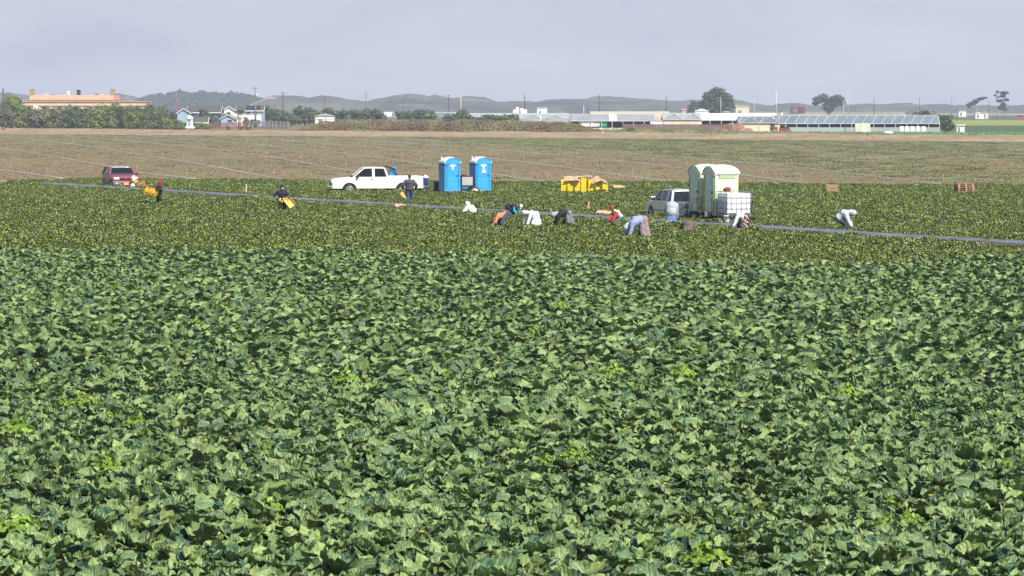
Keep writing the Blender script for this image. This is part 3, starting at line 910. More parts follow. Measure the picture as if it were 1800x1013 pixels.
def vehicle(root, L, W, paint, top, zbot, wheels, cab, wr=0.38, ww=0.25, trim=None, roofm=None, panes=None, trimz=None, rimm=M_rim, arch=None):
    """top: (s, z) outline from the front edge to the rear edge; s counts back from the nose"""
    X = lambda s: L / 2 - s
    ar = arch or wr + 0.09
    pts = [(X(s), z) for s, z in top]
    bot = []
    for s in sorted(wheels, reverse=True):
        a0 = math.acos(max(-1, min(1, 0)))
        dz = zbot - wr
        half = math.sqrt(max(0.01, ar * ar - dz * dz))
        th = math.atan2(dz, half)
        ang = [math.pi - th - (math.pi - 2 * th) * 0 + 0, ]
        arc = []
        n = 10
        for k in range(n + 1):
            a = (math.pi - th) - (math.pi - 2 * th) * k / n       # from the rear side over the top to the front side
            arc.append((X(s) + ar * math.cos(a), wr + ar * math.sin(a)))
        bot += arc
    poly = pts + [(X(top[-1][0]), zbot)] + bot + [(X(top[0][0]), zbot)]
    # drop duplicates
    q = [poly[0]]
    for p in poly[1:]:
        if (Vector(p) - Vector(q[-1])).length > 0.01: q.append(p)
    b = MB(); b.prism(q, -W / 2, W / 2)
    body = b.build('body', paint, root, bevel=0.055, seg=3)
    u = MB()
    u.box((0, 0, (zbot + wr * 1.9) / 2), (L - 0.35, W - 2 * ww - 0.12, wr * 1.9 - zbot + 0.14))
    u.build('underbody', M_black, root)
    for s in wheels:
        for sg in (1, -1):
            wheel(root, X(s), sg * (W / 2 - ww / 2 - 0.015), wr, ww, rimm, sg)
    # cabin
    b0, t0, t1, b1, zb, zt, wb, wt, splits = cab
    Y = lambda z, sg: sg * (wb + (wt - wb) * (z - zb) / (zt - zb))
    P = lambda s, z, sg: Vector((X(s), Y(z, sg), z))
    zb_ = zb - 0.04
    m = MB()
    for sg in (1, -1):
        m.bar(P(b0, zb_, sg), P(t0, zt, sg), 0.075, 0.06)
        m.bar(P(b1, zb_, sg), P(t1, zt, sg), 0.12, 0.07)
        m.bar(P(t0, zt, sg), P(t1, zt, sg), 0.07, 0.07)
        for sb, st, w in splits:
            o_ = Vector((0, .014 * sg, 0)); n_ = Vector((0, .05 * sg, 0))
            q8 = [P(sb - w / 2, zb_, sg) + o_, P(sb + w / 2, zb_, sg) + o_, P(st + w / 2, zt, sg) + o_, P(st - w / 2, zt, sg) + o_]
            m.add(q8 + [a - n_ for a in q8], [(0, 1, 2, 3), (7, 6, 5, 4), (0, 4, 5, 1), (1, 5, 6, 2), (2, 6, 7, 3), (3, 7, 4, 0)])
    m.build('pillar', paint, root)
    r_ = MB()
    n, k = 7, 7
    vs = []
    for i in range(n):
        for j in range(k):
            uu, vv = i / (n - 1), j / (k - 1) * 2 - 1
            s = t0 - 0.06 + (t1 - t0 + 0.12) * uu
            z = zt + 0.05 * (1 - (2 * uu - 1) ** 4) * 1.0 - 0.045 * abs(vv) ** 3 + 0.02
            vs.append((X(s), vv * (wt + 0.03), z))
    nv = len(vs)
    vs += [(x, y, z - 0.06) for x, y, z in vs]
    fs = []
    for i in range(n - 1):
        for j in range(k - 1):
            a = i * k + j
            fs.append((a, a + 1, a + 1 + k, a + k)); fs.append((a + nv, a + k + nv, a + 1 + k + nv, a + 1 + nv))
    rim_ = [j for j in range(k)] + [i * k + k - 1 for i in range(1, n)] + [(n - 1) * k + j for j in range(k - 2, -1, -1)] + [i * k for i in range(n - 2, 0, -1)]
    for a, b2 in zip(rim_, rim_[1:] + rim_[:1]): fs.append((a, b2, b2 + nv, a + nv))
    r_.add(vs, fs, smooth=True)
    r_.build('roof', roofm or paint, root)
    gm = panes or M_glass
    e = 0.03
    MB().quad(P(b0 + .02, zb_, -1), P(b0 + .02, zb_, 1), P(t0 + .0, zt, 1), P(t0, zt, -1), th=0.008).build('windscreen', gm, root)
    MB().quad(P(b1 - .02, zb_, 1), P(b1 - .02, zb_, -1), P(t1, zt, -1), P(t1, zt, 1), th=0.008).build('rear_window', gm, root)
    edges = [(b0, t0)] + [(a, c) for a, c, w in splits] + [(b1, t1)]
    for sg in (1, -1):
        for (a0, a1), (c0, c1) in zip(edges[:-1], edges[1:]):
            MB().quad(P(a0, zb_, sg), P(c0, zb_, sg), P(c1, zt, sg), P(a1, zt, sg), th=0.006).build('side_window', gm, root)
    # dark cabin: seats and dashboard
    m = MB()
    for s in ([b0 + 0.55, b0 + 1.5] if b1 - b0 > 2.4 else [b0 + 0.95]):
        for y in (-.38, .38):
            m.box((X(s + .45), y, zb + .14), (.16, .46, .5)); m.box((X(s + .47), y, zb + .45), (.1, .26, .18))
    m.box((X(b0 + .2), 0, zb + .02), (.45, 2 * wb - .2, .12))
    m.build('seat', M_seat, root, bevel=.03)
    return X, P

# --- white extended-cab pickup
tp = G(662, 343.6)
truck = thing('pickup_truck', 'white extended cab pickup truck parked among the strawberry beds', 'pickup truck', (tp.x, tp.y, 0), math.pi + R(9))
TL = 6.3
X, P = vehicle(truck, TL, 1.98, M_white,
    [(0.02, .62), (0.0, .95), (.06, 1.08), (.22, 1.17), (.75, 1.215), (1.45, 1.27), (1.55, 1.29), (3.88, 1.29), (3.90, 1.265), (6.12, 1.275), (6.24, 1.26), (6.25, .66)], .50, [1.18, 4.85],
    (1.42, 2.22, 3.60, 3.82, 1.29, 1.90, .90, .74, [(2.84, 2.84, .17)]), panes=glass_mat('clear_cab_glass', (.02, .025, .03), .72), wr=.40, ww=.26, arch=.50)
m = MB(); m.box((X(.0) + .02, 0, .90), (.10, 1.35, .34)); m.build('grille', M_grey, truck, bevel=.02)
m = MB()
for z in (.80, .90, 1.0): m.box((X(0) + .075, 0, z), (.03, 1.3, .035))
m.box((X(0) + .08, 0, .90), (.03, .08, .36)); m.build('grille_bar', M_chrome, truck)
for sg in (1, -1):
    MB().box((X(.02) + .03, sg * .82, .97), (.16, .26, .17)).build('headlight', M_lens, truck, bevel=.02)
    m = MB(); m.box((X(1.75), sg * 1.06, 1.33), (.12, .22, .20)); m.box((X(1.72), sg * .96, 1.27), (.06, .2, .05)); m.build('side_mirror', M_black, truck, bevel=.02)
    MB().box((X(6.26) , sg * .88, 1.02), (.10, .16, .40)).build('tail_light', M_tail, truck, bevel=.01)
    m = MB()
    for s in (2.90, 3.78, 1.62): m.box((X(s), sg * .992, .93), (.012, .006, .62))
    m.box((X(2.3), sg * .992, .62), (1.3, .006, .012))
    m.build('door_seam', M_grey, truck)
    MB().box((X(2.72), sg * 1.0, 1.14), (.16, .03, .045)).build('door_handle', M_black, truck, bevel=.008)
m = MB(); m.box((X(.0) + .06, 0, .56), (.20, 2.0, .22)); m.build('front_bumper', M_chrome, truck, bevel=.04)
m = MB(); m.box((X(6.32), 0, .58), (.16, 1.9, .20)); m.build('rear_bumper', M_chrome, truck, bevel=.03)
m = MB(); m.box((X(0.03) + .10, -.3, .56), (.12, .5, .09)); m.box((X(.03) + .10, .3, .56), (.12, .5, .09)); m.build('fog_light_recess', M_black, truck)
# bed liner (open bed)
m = MB(); m.box((X(5.05), 0, 1.272), (2.1, 1.60, .012)); m.build('bed_liner', M_black, truck)
m = MB()
for sg in (1, -1):
    m.box((X(5.05), sg * .90, 1.30), (2.2, .10, .05))
m.box((X(3.98), 0, 1.30), (.08, 1.7, .05)); m.box((X(6.18), 0, 1.30), (.10, 1.8, .06))
m.build('bed_rail', M_white, truck, bevel=.01)
# things carried in the bed
M_blue = mat('bright_blue_plastic', (0.035, 0.36, 0.72), 0.45, var=0.08, scale=3)
M_dblue = mat('dark_blue_plastic', (0.02, 0.045, 0.22), 0.45, var=0.1)
TM = Matrix.Translation((tp.x, tp.y, 0)) @ Matrix.Rotation(math.pi + R(9), 4, 'Z')
def on_truck(s, y, z): return TM @ Vector((X(s), y, z))
m = MB()
m.box((0, 0, .02), (.5, .6, .04))
for k in range(6):
    m.box((0, 0, .09 + k * .085), (.48 - .01 * k, .58, .055)); m.box((0, 0, .13 + k * .085), (.40, .5, .03))
o = m.build('bottled_water_case', M_blue, bevel=.008); o.location = on_truck(4.22, .45, 1.36); o.rotation_euler.z = R(9)
tag(o, 'bright blue ribbed stack of plastic trays behind the cab of the white pickup', 'crates')
m = MB(); m.tube([(.62, 0, .62), (.35, 0, .62), (.05, 0, .52), (-.14, 0, .44), (-.24, 0, .05)], .035, n=7); m.tube([(.5, .03, .56), (.2, .03, .50), (-.05, .03, .30), (-.2, .03, .0)], .022, n=6)
o = m.build('hose_loop', M_black); o.location = on_truck(4.2, .79, 1.38); o.rotation_euler.z = R(189)
tag(o, 'black hose looped over the blue trays behind the pickup cab', 'hose')
ck = thing('water_cooler', 'dark blue water cooler with white lid strapped at the tail of the white pickup', 'cooler', on_truck(6.50, .45, .66), 0)
m = MB(); m.lathe([(.15, 0), (.17, .03), (.19, .5), (.18, .54)], n=20); m.build('cooler_body', M_dblue, ck)
m = MB(); m.lathe([(.20, .54), (.205, .57), (.20, .62), (.12, .66), (.0, .67)], n=20); m.box((0, 0, .70), (.2, .03, .05)); m.build('lid', mat('white_plastic', (.82, .82, .80), .45, var=.03), ck)
m = MB(); m.box((0, -.20, .10), (.06, .08, .05)); m.build('tap', M_black, ck)
MB().box((on_truck(6.48, .45, .62) - Vector(ck.location)), (.5, .5, .06)).build('cooler_shelf', M_grey, ck)

# --- dusty red compact suv, nose towards us
rp = G(211, 332.8)
redc = thing('red_suv', 'dusty red compact sport utility car facing the camera by the field path', 'car', (rp.x, rp.y, 0), -math.pi / 2 + R(18))
X, P = vehicle(redc, 4.35, 1.74, M_red,
    [(0.03, .55), (0.0, .80), (.10, .92), (.45, 1.00), (1.05, 1.08), (1.15, 1.09), (4.20, 1.09), (4.30, .9), (4.32, .60)], .38, [.85, 3.45],
    (1.08, 1.75, 3.85, 4.20, 1.09, 1.60, .83, .66, [(2.45, 2.45, .06), (3.35, 3.35, .08)]), wr=.34, ww=.22, roofm=M_redfade, arch=.42)
m = MB(); m.box((X(0) + .01, 0, .50), (.22, 1.72, .28)); m.build('front_bumper', mat('grey_bumper', (.15, .155, .175), .55, var=.1), redc, bevel=.06, seg=3)
m = MB(); m.box((X(0) + .04, 0, .83), (.06, .78, .10)); m.build('grille', M_black, redc, bevel=.015)
m = MB(); m.lathe([(0.0, 0), (.045, 0), (.045, .02), (0, .02)], (X(0) + .07, 0, .83), n=14, axis='x'); m.build('badge', M_chrome, redc)
m = MB(); m.box((X(0) + .115, 0, .45), (.04, .9, .12)); m.build('lower_grille', M_black, redc)
for sg in (1, -1):
    MB().box((X(.05) + .02, sg * .63, .82), (.16, .36, .17)).build('headlight', M_lens, redc, bevel=.03)
    MB().lathe([(0, 0), (.07, 0), (.07, .03), (0, .03)], (X(0) + .11, sg * .62, .46), n=14, axis='x').build('fog_light', M_lens, redc)
    m = MB(); m.box((X(1.45), sg * .98, 1.16), (.12, .22, .15)); m.box((X(1.42), sg * .88, 1.12), (.05, .14, .04)); m.build('side_mirror', M_black, redc, bevel=.02)
    m = MB()
    for s in (1.35, 2.45, 3.35): m.box((X(s), sg * .872, .78), (.012, .006, .58))
    m.build('door_seam', M_black, redc)
    MB().box((X(2.2), sg * .872, .50), (2.1, .03, .16)).build('door_cladding', M_grey, redc, bevel=.01)
    for s in (2.25, 3.2): MB().box((X(s), sg * .885, .98), (.15, .03, .04)).build('door_handle', M_black, redc, bevel=.008)
redc.scale = (1.09, 1.09, 1.02)
m = MB()
m.bar((X(1.12), .45, 1.115), (X(1.3), -.05, 1.16), .02); m.bar((X(1.12), -.1, 1.115), (X(1.3), -.6, 1.16), .02)
m.build('wiper', M_black, redc)

# --- silver-white suv seen from behind, left of the pale green toilets
sp_ = G(1190, 392)
SRZ = math.pi / 2 + R(15)
suv = thing('silver_suv', 'silver-white sport utility car seen from behind beside the pale green toilets', 'car', (sp_.x, sp_.y + 1.6, 0), SRZ)
X, P = vehicle(suv, 4.65, 1.84, M_silver,
    [(0.03, .60), (0.0, .85), (.12, .98), (.55, 1.05), (1.25, 1.12), (4.40, 1.14), (4.56, 1.06), (4.60, .70), (4.60, .5)], .42, [.90, 3.65],
    (1.20, 1.95, 4.05, 4.46, 1.12, 1.68, .86, .68, [(2.55, 2.50, .06), (3.55, 3.45, .16)]), wr=.37, ww=.23, arch=.45)
m = MB(); m.box((X(4.62), 0, .55), (.20, 1.82, .26)); m.build('rear_bumper', mat('beige_silver_bumper', (.50, .49, .46), .4, var=.06), suv, bevel=.05, seg=3)
m = MB(); m.box((X(4.70), 0, .44), (.12, 1.5, .08)); m.build('bumper_step', M_white, suv, bevel=.02)
m = MB(); m.box((X(4.66), .0, .92), (.03, .42, .17)); m.build('plate_recess', M_grey, suv, bevel=.01)
m = MB(); m.box((X(4.655), .0, .83), (.03, .60, .03)); m.build('tailgate_handle', M_chrome, suv, bevel=.006)
for sg in (1, -1):
    m = MB()
    m.add([(X(4.575), sg * .90, 1.10), (X(4.60), sg * .55, .98), (X(4.60), sg * .60, .84), (X(4.60), sg * .90, .82)], [(0, 1, 2, 3)])
    m.add([(X(4.635), sg * .90, 1.10), (X(4.66), sg * .55, .98), (X(4.66), sg * .60, .84), (X(4.66), sg * .90, .82)], [(3, 2, 1, 0)])
    n0 = len(m.v) - 8
    for i in range(4): m.f.append((n0 + i, n0 + (i + 1) % 4, n0 + 4 + (i + 1) % 4, n0 + 4 + i)); m.m.append(0); m.s.append(False)
    m.build('tail_light', M_tail, suv)
    m = MB(); m.box((X(1.65), sg * 1.03, 1.22), (.14, .26, .20)); m.box((X(1.62), sg * .93, 1.14), (.06, .16, .05)); m.build('side_mirror', M_silver, suv, bevel=.03)
    m = MB(); m.box((X(1.73), sg * 1.03, 1.22), (.02, .22, .16)); m.build('mirror_glass', M_black, suv)
    m = MB()
    for s in (1.4, 2.55, 3.6): m.box((X(s), sg * .922, .82), (.012, .006, .60))
    m.box((X(2.4), sg * .922, .62), (2.2, .012, .05)); m.build('door_seam', M_grey, suv)
    for s in (2.35, 3.4): MB().box((X(s), sg * .935, 1.02), (.16, .03, .04)).build('door_handle', M_silver, suv, bevel=.008)
    m = MB(); m.bar((X(2.1), sg * .60, 1.77), (X(3.9), sg * .60, 1.77), .035)
    for s in (2.1, 3.0, 3.9): m.box((X(s), sg * .60, 1.745), (.05, .04, .06))
    m.build('roof_rail', M_grey, suv)

# ------------------------------------------------------------------ portable toilets
M_tblue = mat('toilet_blue_plastic', (0.035, 0.33, 0.68), 0.38, var=0.06, scale=2.5)
M_tblue2 = mat('toilet_blue_shade_panel', (0.03, 0.26, 0.52), 0.45, var=0.1, scale=3)
M_wroof = mat('white_roof_plastic', (0.82, 0.83, 0.80), 0.4, var=0.03)
M_lime = mat('pale_lime_plastic', (0.86, 0.91, 0.66), 0.4, var=0.05, scale=1.5, trans=.25)
M_lime2 = mat('lime_door_plastic', (0.90, 0.95, 0.82), 0.42, var=0.06, scale=2.5, trans=.35)
M_limed = mat('green_trim', (0.20, 0.40, 0.16), 0.5)
M_decal = mat('white_decal', (0.85, 0.85, 0.83), 0.5, var=0.02)
M_yell = mat('yellow_hinge_plastic', (0.75, 0.68, 0.05), 0.4)

def toilet(name, label, loc, rz, wall, door, trim, decal, group, style):
    """door faces local -y; 1.12 wide, 1.16 deep, 2.3 high"""
    t = thing(name, label, 'toilet', loc, rz, group)
    w, d, h = 1.12, 1.16, 2.0
    m = MB()
    m.box((0, 0, .06), (w + .04, d + .04, .12), 0)
    # walls with corner posts and recessed ribs
    m.box((0, .02, .12 + (h - .12) / 2), (w - .05, d - .05, h - .12), 0)
    for sx_ in (-1, 1):
        for sy_ in (-1, 1): m.box((sx_ * (w / 2 - .045), sy_ * (d / 2 - .045), h / 2), (.09, .09, h), 0)
    for k in range(4):
        for sx_ in (-1, 1): m.box((sx_ * (w / 2 - .018), -.30 + k * .22, .95), (.03, .05, 1.35), 0)
    wl2 = m.build('wall', wall, t, bevel=.018)
    # louvre vents high on both sides
    for sx_ in (-1, 1):
        m = MB()
        m.box((sx_ * (w / 2 - .012), 0, 1.78), (.02, .80, .22), 0)
        for k in range(5): m.box((sx_ * (w / 2 + .004), 0, 1.70 + k * .042), (.02, .78, .016), 1)
        m.build('side_vent', [M_black if style == 'blue' else M_limed, wall], t)
    # door with rounded top
    m = MB()
    dw = .40
    arch = [(-dw, .14), (dw, .14), (dw, 1.84)] + [(dw * math.cos(a), 1.84 + .20 * math.sin(a)) for a in np.linspace(.15, math.pi - .15, 9)] + [(-dw, 1.84)]
    m.prism(arch, -d / 2 - .030, -d / 2 + .01)
    # raised cross ribs and panels
    yf = -d / 2 - .036
    for a, b in (((-.30, .95), (.30, 1.45)), ((.30, .95), (-.30, 1.45)), ((-.32, .3), (.32, .75)), ((-.32, .75), (.32, .75)), ((-.32, 1.60), (.32, 1.60))):
        m.bar((a[0], yf, a[1]), (b[0], yf, b[1]), .022, .030)
    dr = m.build('door', door, t, bevel=.008)
    m = MB()
    for z in (.4, 1.0, 1.7): m.box((-dw - .015, yf, z), (.05, .03, .11))
    m.build('hinge', M_black if style == 'blue' else M_yell, dr, bevel=.004)
    m = MB(); m.box((dw - .07, yf - .015, 1.05), (.06, .04, .12)); m.build('latch', M_black, dr, bevel=.006)
    m = MB()
    for k in range(12):                                            # frame following the arch
        a0, a1 = .0 + k * math.pi / 12, (k + 1) * math.pi / 12
        m.bar(((dw + .05) * math.cos(a0), -d / 2 - .02, 1.80 + .27 * math.sin(a0)), ((dw + .05) * math.cos(a1), -d / 2 - .02, 1.80 + .27 * math.sin(a1)), .05, .05)
    for sx_ in (-1, 1): m.bar((sx_ * (dw + .05), -d / 2 - .02, .13), (sx_ * (dw + .05), -d / 2 - .02, 1.82), .05, .05)
    m.build('door_frame', trim, t)
    # domed roof: vaulted, higher in the middle
    n, k = 13, 9
    vs, fs = [], []
    for i in range(n):
        for j in range(k):
            u, v = i / (n - 1) * 2 - 1, j / (k - 1) * 2 - 1
            z = h - .04 + .34 * (1 - abs(u) ** 2.4) * (1 - .35 * abs(v) ** 3)
            vs.append((u * (w / 2 + .05), v * (d / 2 + .05), z))
    for i in range(n - 1):
        for j in range(k - 1): a = i * k + j; fs.append((a, a + k, a + k + 1, a + 1))
    m = MB(); m.add(vs, fs, smooth=True)
    lo = len(vs); per = [j for j in range(k)] + [i * k + k - 1 for i in range(1, n)] + [(n - 1) * k + j for j in range(k - 2, -1, -1)] + [i * k for i in range(n - 2, 0, -1)]
    base = [(vs[q][0], vs[q][1], h - .12) for q in per]
    k0 = len(m.v)
    m.add(base, [tuple(range(len(base)))])
    for q, (a, b) in enumerate(zip(per, per[1:] + per[:1])):
        m.f.append((a, b, k0 + (q + 1) % len(per), k0 + q)); m.m.append(0); m.s.append(False)
    rf_ = m.build('roof', M_wroof, t)
    m = MB(); m.tube([(-.46, .30, h), (-.46, .30, h + .26)], .035, n=10); m.lathe([(.05, .0), (.05, .03), (.0, .05)], (-.46, .30, h + .26), n=10); m.build('vent_pipe', M_wroof, t)
    m = MB()
    up_ = [((w / 2 - .01) * u, h - .06 + .28 * (1 - abs(u) ** 2.4)) for u in np.linspace(1, -1, 15)]
    m.prism([(-(w / 2 - .01), h - .20), (w / 2 - .01, h - .20)] + up_, -d / 2 - .060, -d / 2 - .01); m.build('front_arch', door, t)
    m = MB()
    for a, b in zip(up_[:-1], up_[1:]): m.bar((a[0], -d / 2 - .07, a[1] + .01), (b[0], -d / 2 - .07, b[1] + .01), .03, .03)
    m.build('arch_trim', trim, t)
    if decal:
        m = MB()
        y0 = -d / 2 - .034
        # white emblem: a broad rounded head on a narrow stem
        head = [(.20 * math.cos(a), 1.74 + .10 * math.sin(a)) for a in np.linspace(0, 2 * math.pi, 20, endpoint=False)]
        m.prism(head, y0 - .008, y0)
        m.prism([(-.045, 1.46), (.045, 1.46), (.075, 1.68), (-.075, 1.68)], y0 - .007, y0)
        m.build('emblem', M_decal, dr)
        m = MB(); m.box((0, y0 - .008, 1.62), (.035, .012, .10)); m.build('emblem_mark', M_dblue, dr)
    return t, dr

BRZ = R(22)
btp = G(815, 346.5)
def on_trailer(o, rz, x, y, z): return Vector((o.x, o.y, 0)) + Matrix.Rotation(rz, 3, 'Z') @ Vector((x, y, z))
tb1, d1 = toilet('portable_toilet', 'bright blue portable toilet with white roof on the trailer end nearer the pickup', on_trailer(btp, BRZ, -1.02, 0, .42), BRZ, M_tblue, M_tblue, M_tblue, True, 'blue portable toilets on the trailer', 'blue')
tb2, d2 = toilet('portable_toilet', 'bright blue portable toilet with a white notice below its emblem', on_trailer(btp, BRZ, 1.20, 0, .42), BRZ, M_tblue, M_tblue, M_tblue, True, 'blue portable toilets on the trailer', 'blue')
MB().box((0.02, -.625, 1.31), (.26, .008, .20)).build('notice', mat('notice_paper', (.82, .78, .78), .6, var=.04), d2)
m = MB()
for k in range(4): m.box((.02, -.631, 1.24 + k * .045), (.20 - .04 * (k % 2), .005, .014))
m.build('notice_stripe', mat('notice_red', (.55, .10, .12), .6), d2)
# trailer under them
tr = thing('toilet_trailer', 'low black single axle trailer carrying the two blue toilets', 'trailer', (btp.x, btp.y, 0), BRZ)
m = MB(); m.box((.05, 0, .37), (3.6, 1.25, .09)); m.box((.05, -.60, .34), (3.6, .06, .14)); m.box((.05, .60, .34), (3.6, .06, .14)); m.build('deck', M_black, tr, bevel=.01)
m = MB(); m.bar((-1.75, .3, .36), (-2.9, 0, .40), .07); m.bar((-1.75, -.3, .36), (-2.9, 0, .40), .07); m.box((-2.95, 0, .42), (.18, .10, .10)); m.build('drawbar', M_black, tr)
for sg in (-1, 1):
    wheel(tr, .50, sg * .80, .36, .20, mat('white_steel_rim', (.70, .68, .64), .5, var=.1), sg)
m = MB(); m.bar((-.35, -.55, .42), (-.35, -.55, 1.35), .05); m.bar((.52, -.55, .42), (.52, -.55, 1.35), .05); m.bar((-.35, .5, .42), (-.35, .5, 1.35), .05); m.bar((.52, .5, .42), (.52, .5, 1.35), .05); m.build('rack_post', M_black, tr)
ws = thing('hand_wash_tank', 'grey rectangular wash tank mounted between the two blue toilets', 'water tank', on_trailer(btp, BRZ, .09, -.05, .0), BRZ)
m = MB(); m.box((0, 0, 1.08), (.80, .85, .58)); m.build('tank_body', mat('grey_tank_metal', (.42, .41, .40), .5, .2, var=.1), ws, bevel=.02)
m = MB(); m.box((0, 0, 1.40), (.84, .9, .05)); m.box((-.1, 0, 1.47), (.30, .3, .08)); m.build('tank_lid', M_black, ws, bevel=.015)
m = MB(); m.tube([(.1, -.45, .80), (.1, -.52, .74), (.1, -.52, .62)], .02, n=8); m.build('tap', M_chrome, ws)
wt2 = MB(); wt2.lathe([(.0, -.36), (.18, -.34), (.27, -.25), (.27, .25), (.18, .34), (.0, .36)], (0, 0, 0), n=20, axis='y')
o = wt2.build('blue_tank', mat('dull_teal_plastic', (.05, .28, .42), .4, var=.1)); o.location = on_trailer(btp, BRZ, -.05, -.1, .69); o.rotation_euler.z = BRZ + R(90)
tag(o, 'small teal blue cylindrical tank lying low between the blue toilets', 'tank')
m = MB(); m.box((0, 0, .42), (.48, .48, .84), taper=1.12); m.box((0, 0, .88), (.60, .58, .08)); m.box((0, -.3, .82), (.3, .04, .04)); m.lathe([(.09, -.29), (.09, .29)], (.0, 0, .09), n=12, axis='x')
o = m.build('waste_bin', M_black, bevel=.02); p = G(769, 345); o.location = (p.x, p.y, .12); o.rotation_euler.z = R(15)
tag(o, 'black lidded waste bin standing at the end of the blue toilet trailer', 'bin')

# pale lime pair on the second trailer
LRZ = R(-66)
LX = Vector((math.cos(LRZ), math.sin(LRZ)))            # trailer axis runs towards the camera and right
l2 = G(1267, 397.5)
l1 = l2.copy(); l1.x -= LX.x * 1.62; l1.y -= LX.y * 1.62
t1, e1 = toilet('lime_portable_toilet', 'pale lime portable toilet standing farther back, partly hidden by its twin', (l1.x, l1.y, .55), LRZ, M_lime, M_lime2, M_limed, False, 'lime portable toilets on the trailer', 'lime')
t2, e2 = toilet('lime_portable_toilet', 'pale lime portable toilet standing directly behind the caged white tank', (l2.x, l2.y, .55), LRZ, M_lime, M_lime2, M_limed, False, 'lime portable toilets on the trailer', 'lime')
for t in (t1, t2): t.scale = (1.14, 1.14, 1.12)
for e in (e1, e2):
    m = MB(); el = [(.15 * math.cos(a), 1.72 + .22 * math.sin(a)) for a in np.linspace(0, 2 * math.pi, 18, endpoint=False)]
    m.prism(el, -.632, -.615); m.build('door_window', mat('pale_blue_panel', (.62, .74, .80), .35, var=.05), e)
mid = l2.copy(); mid.x += LX.x * 0.0; mid.y += LX.y * 0.0
lt = thing('lime_toilet_trailer', 'dark flat trailer carrying the lime toilets and the caged tank', 'trailer', (mid.x, mid.y, 0), LRZ)
m = MB(); m.box((-.15, 0, .49), (4.9, 1.5, .10)); m.box((-.15, -.74, .46), (4.9, .06, .16)); m.box((-.15, .74, .46), (4.9, .06, .16)); m.build('deck', M_black, lt, bevel=.01)
for sx_ in (-.95, -.15):
    for sg in (-1, 1): wheel(lt, sx_, sg * .93, .35, .22, M_rim, sg)
m = MB(); m.box((-.55, -.95, .73), (1.75, .30, .035)); m.box((-1.42, -.95, .62), (.035, .30, .25)); m.box((.32, -.95, .62), (.035, .30, .25)); m.build('mudguard', mat('dusty_brown_metal', (.17, .14, .11), .8, var=.2), lt, bevel=.01)
m = MB(); m.bar((2.30, .4, .47), (3.1, 0, .5), .07); m.bar((2.30, -.4, .47), (3.1, 0, .5), .07); m.build('drawbar', M_black, lt)
for y in (-.78,): MB().box((2.33, y, .47), (.05, .12, .12)).build('tail_light', M_tail, lt)
# hand rails beside the doors (doors face local -y)
for cx_ in (-1.62 - .62, -.62):
    m = MB()
    m.tube([(cx_, -.80, .5), (cx_, -.80, 1.45), (cx_, -1.35, 1.15), (cx_, -1.35, .22)], .026, n=7)
    m.tube([(cx_, -.80, .95), (cx_, -1.35, .68)], .022, n=7)
    m.tube([(cx_ + 1.15, -.80, .5), (cx_ + 1.15, -.80, 1.45), (cx_ + 1.15, -1.35, 1.15), (cx_ + 1.15, -1.35, .22)], .026, n=7)
    m.build('hand_rail', M_black, lt)
    m = MB(); m.box((cx_ + .57, -1.0, .36), (.85, .35, .04)); m.box((cx_ + .57, -1.22, .20), (.85, .30, .04)); m.build('step', M_black, lt)
# caged white tank on the near end
ic = l2.copy(); ic.x += LX.x * 1.40; ic.y += LX.y * 1.40
ibc = thing('caged_water_tank', 'square white plastic water tank in a galvanised cage on a pallet at the trailer end', 'water tank', (ic.x, ic.y, .555), LRZ)
M_ibc = mat('translucent_white_plastic', (.74, .77, .80), .35, var=.06, scale=2)
M_galv = mat('galvanised_steel', (.30, .32, .34), .4, .6, var=.15)
m = MB(); m.box((0, 0, .66), (1.02, 1.30, 1.00)); m.lathe([(.20, 1.16), (.20, 1.21), (.18, 1.22), (0, 1.22)], n=18); m.build('bottle', M_ibc, ibc, bevel=.05, seg=3)
m = MB()
ax, ay, z0, z1 = .57, .71, .13, 1.25
for sx_ in (-1, 1):
    for k in range(6): y = -ay + k * 2 * ay / 5; m.tube([(sx_ * ax, y, z0), (sx_ * ax, y, z1)], .011, n=6)
for sy_ in (-1, 1):
    for k in range(8): x = -ax + k * 2 * ax / 7; m.tube([(x, sy_ * ay, z0), (x, sy_ * ay, z1)], .011, n=6)
for k in range(5):
    z = z0 + k * (z1 - z0) / 4
    m.tube([(-ax, -ay, z), (ax, -ay, z), (ax, ay, z), (-ax, ay, z), (-ax, -ay, z)], .014, n=6)
m.build('cage', M_galv, ibc)
m = MB()
for y in (-.62, 0, .62): m.box((0, y, .05), (1.14, .12, .10))
m.box((0, 0, .11), (1.14, 1.42, .03)); m.build('pallet_base', M_galv, ibc)
m = MB(); m.tube([(.52, 0, .20), (.72, 0, .20)], .05, n=10); m.box((.68, 0, .27), (.05, .16, .03)); m.build('valve', M_black, ibc)
# rust brown rag draped on the tank
def blob(name, r, m_, seed, n=14, loc=(0, 0, 0), rough=.35):
    """an uneven lump of cloth"""
    rr = np.random.default_rng(seed)
    V, F = [], []
    for i in range(n + 1):
        for j in range(2 * n):
            th, ph = math.pi * i / n, math.pi * j / n
            d = Vector((math.sin(th) * math.cos(ph), math.sin(th) * math.sin(ph), math.cos(th)))
            k = 1 + rough * (math.sin(3 * ph + seed) * math.sin(2 * th) * .5 + math.sin(5 * th + 2 * ph) * .3 + rr.normal(0, .06))
            V.append((d.x * r[0] * k, d.y * r[1] * k, d.z * r[2] * k))
    for i in range(n):
        for j in range(2 * n): F.append((i * 2 * n + j, i * 2 * n + (j + 1) % (2 * n), (i + 1) * 2 * n + (j + 1) % (2 * n), (i + 1) * 2 * n + j))
    o = MB().add(V, F, smooth=True).build(name, m_)
    o.location = loc
    return o
o = blob('brown_rag', (.20, .10, .11), mat('rust_brown_cloth', (.17, .06, .035), .95, var=.2, scale=14, bump=.5, bscale=30), 3)
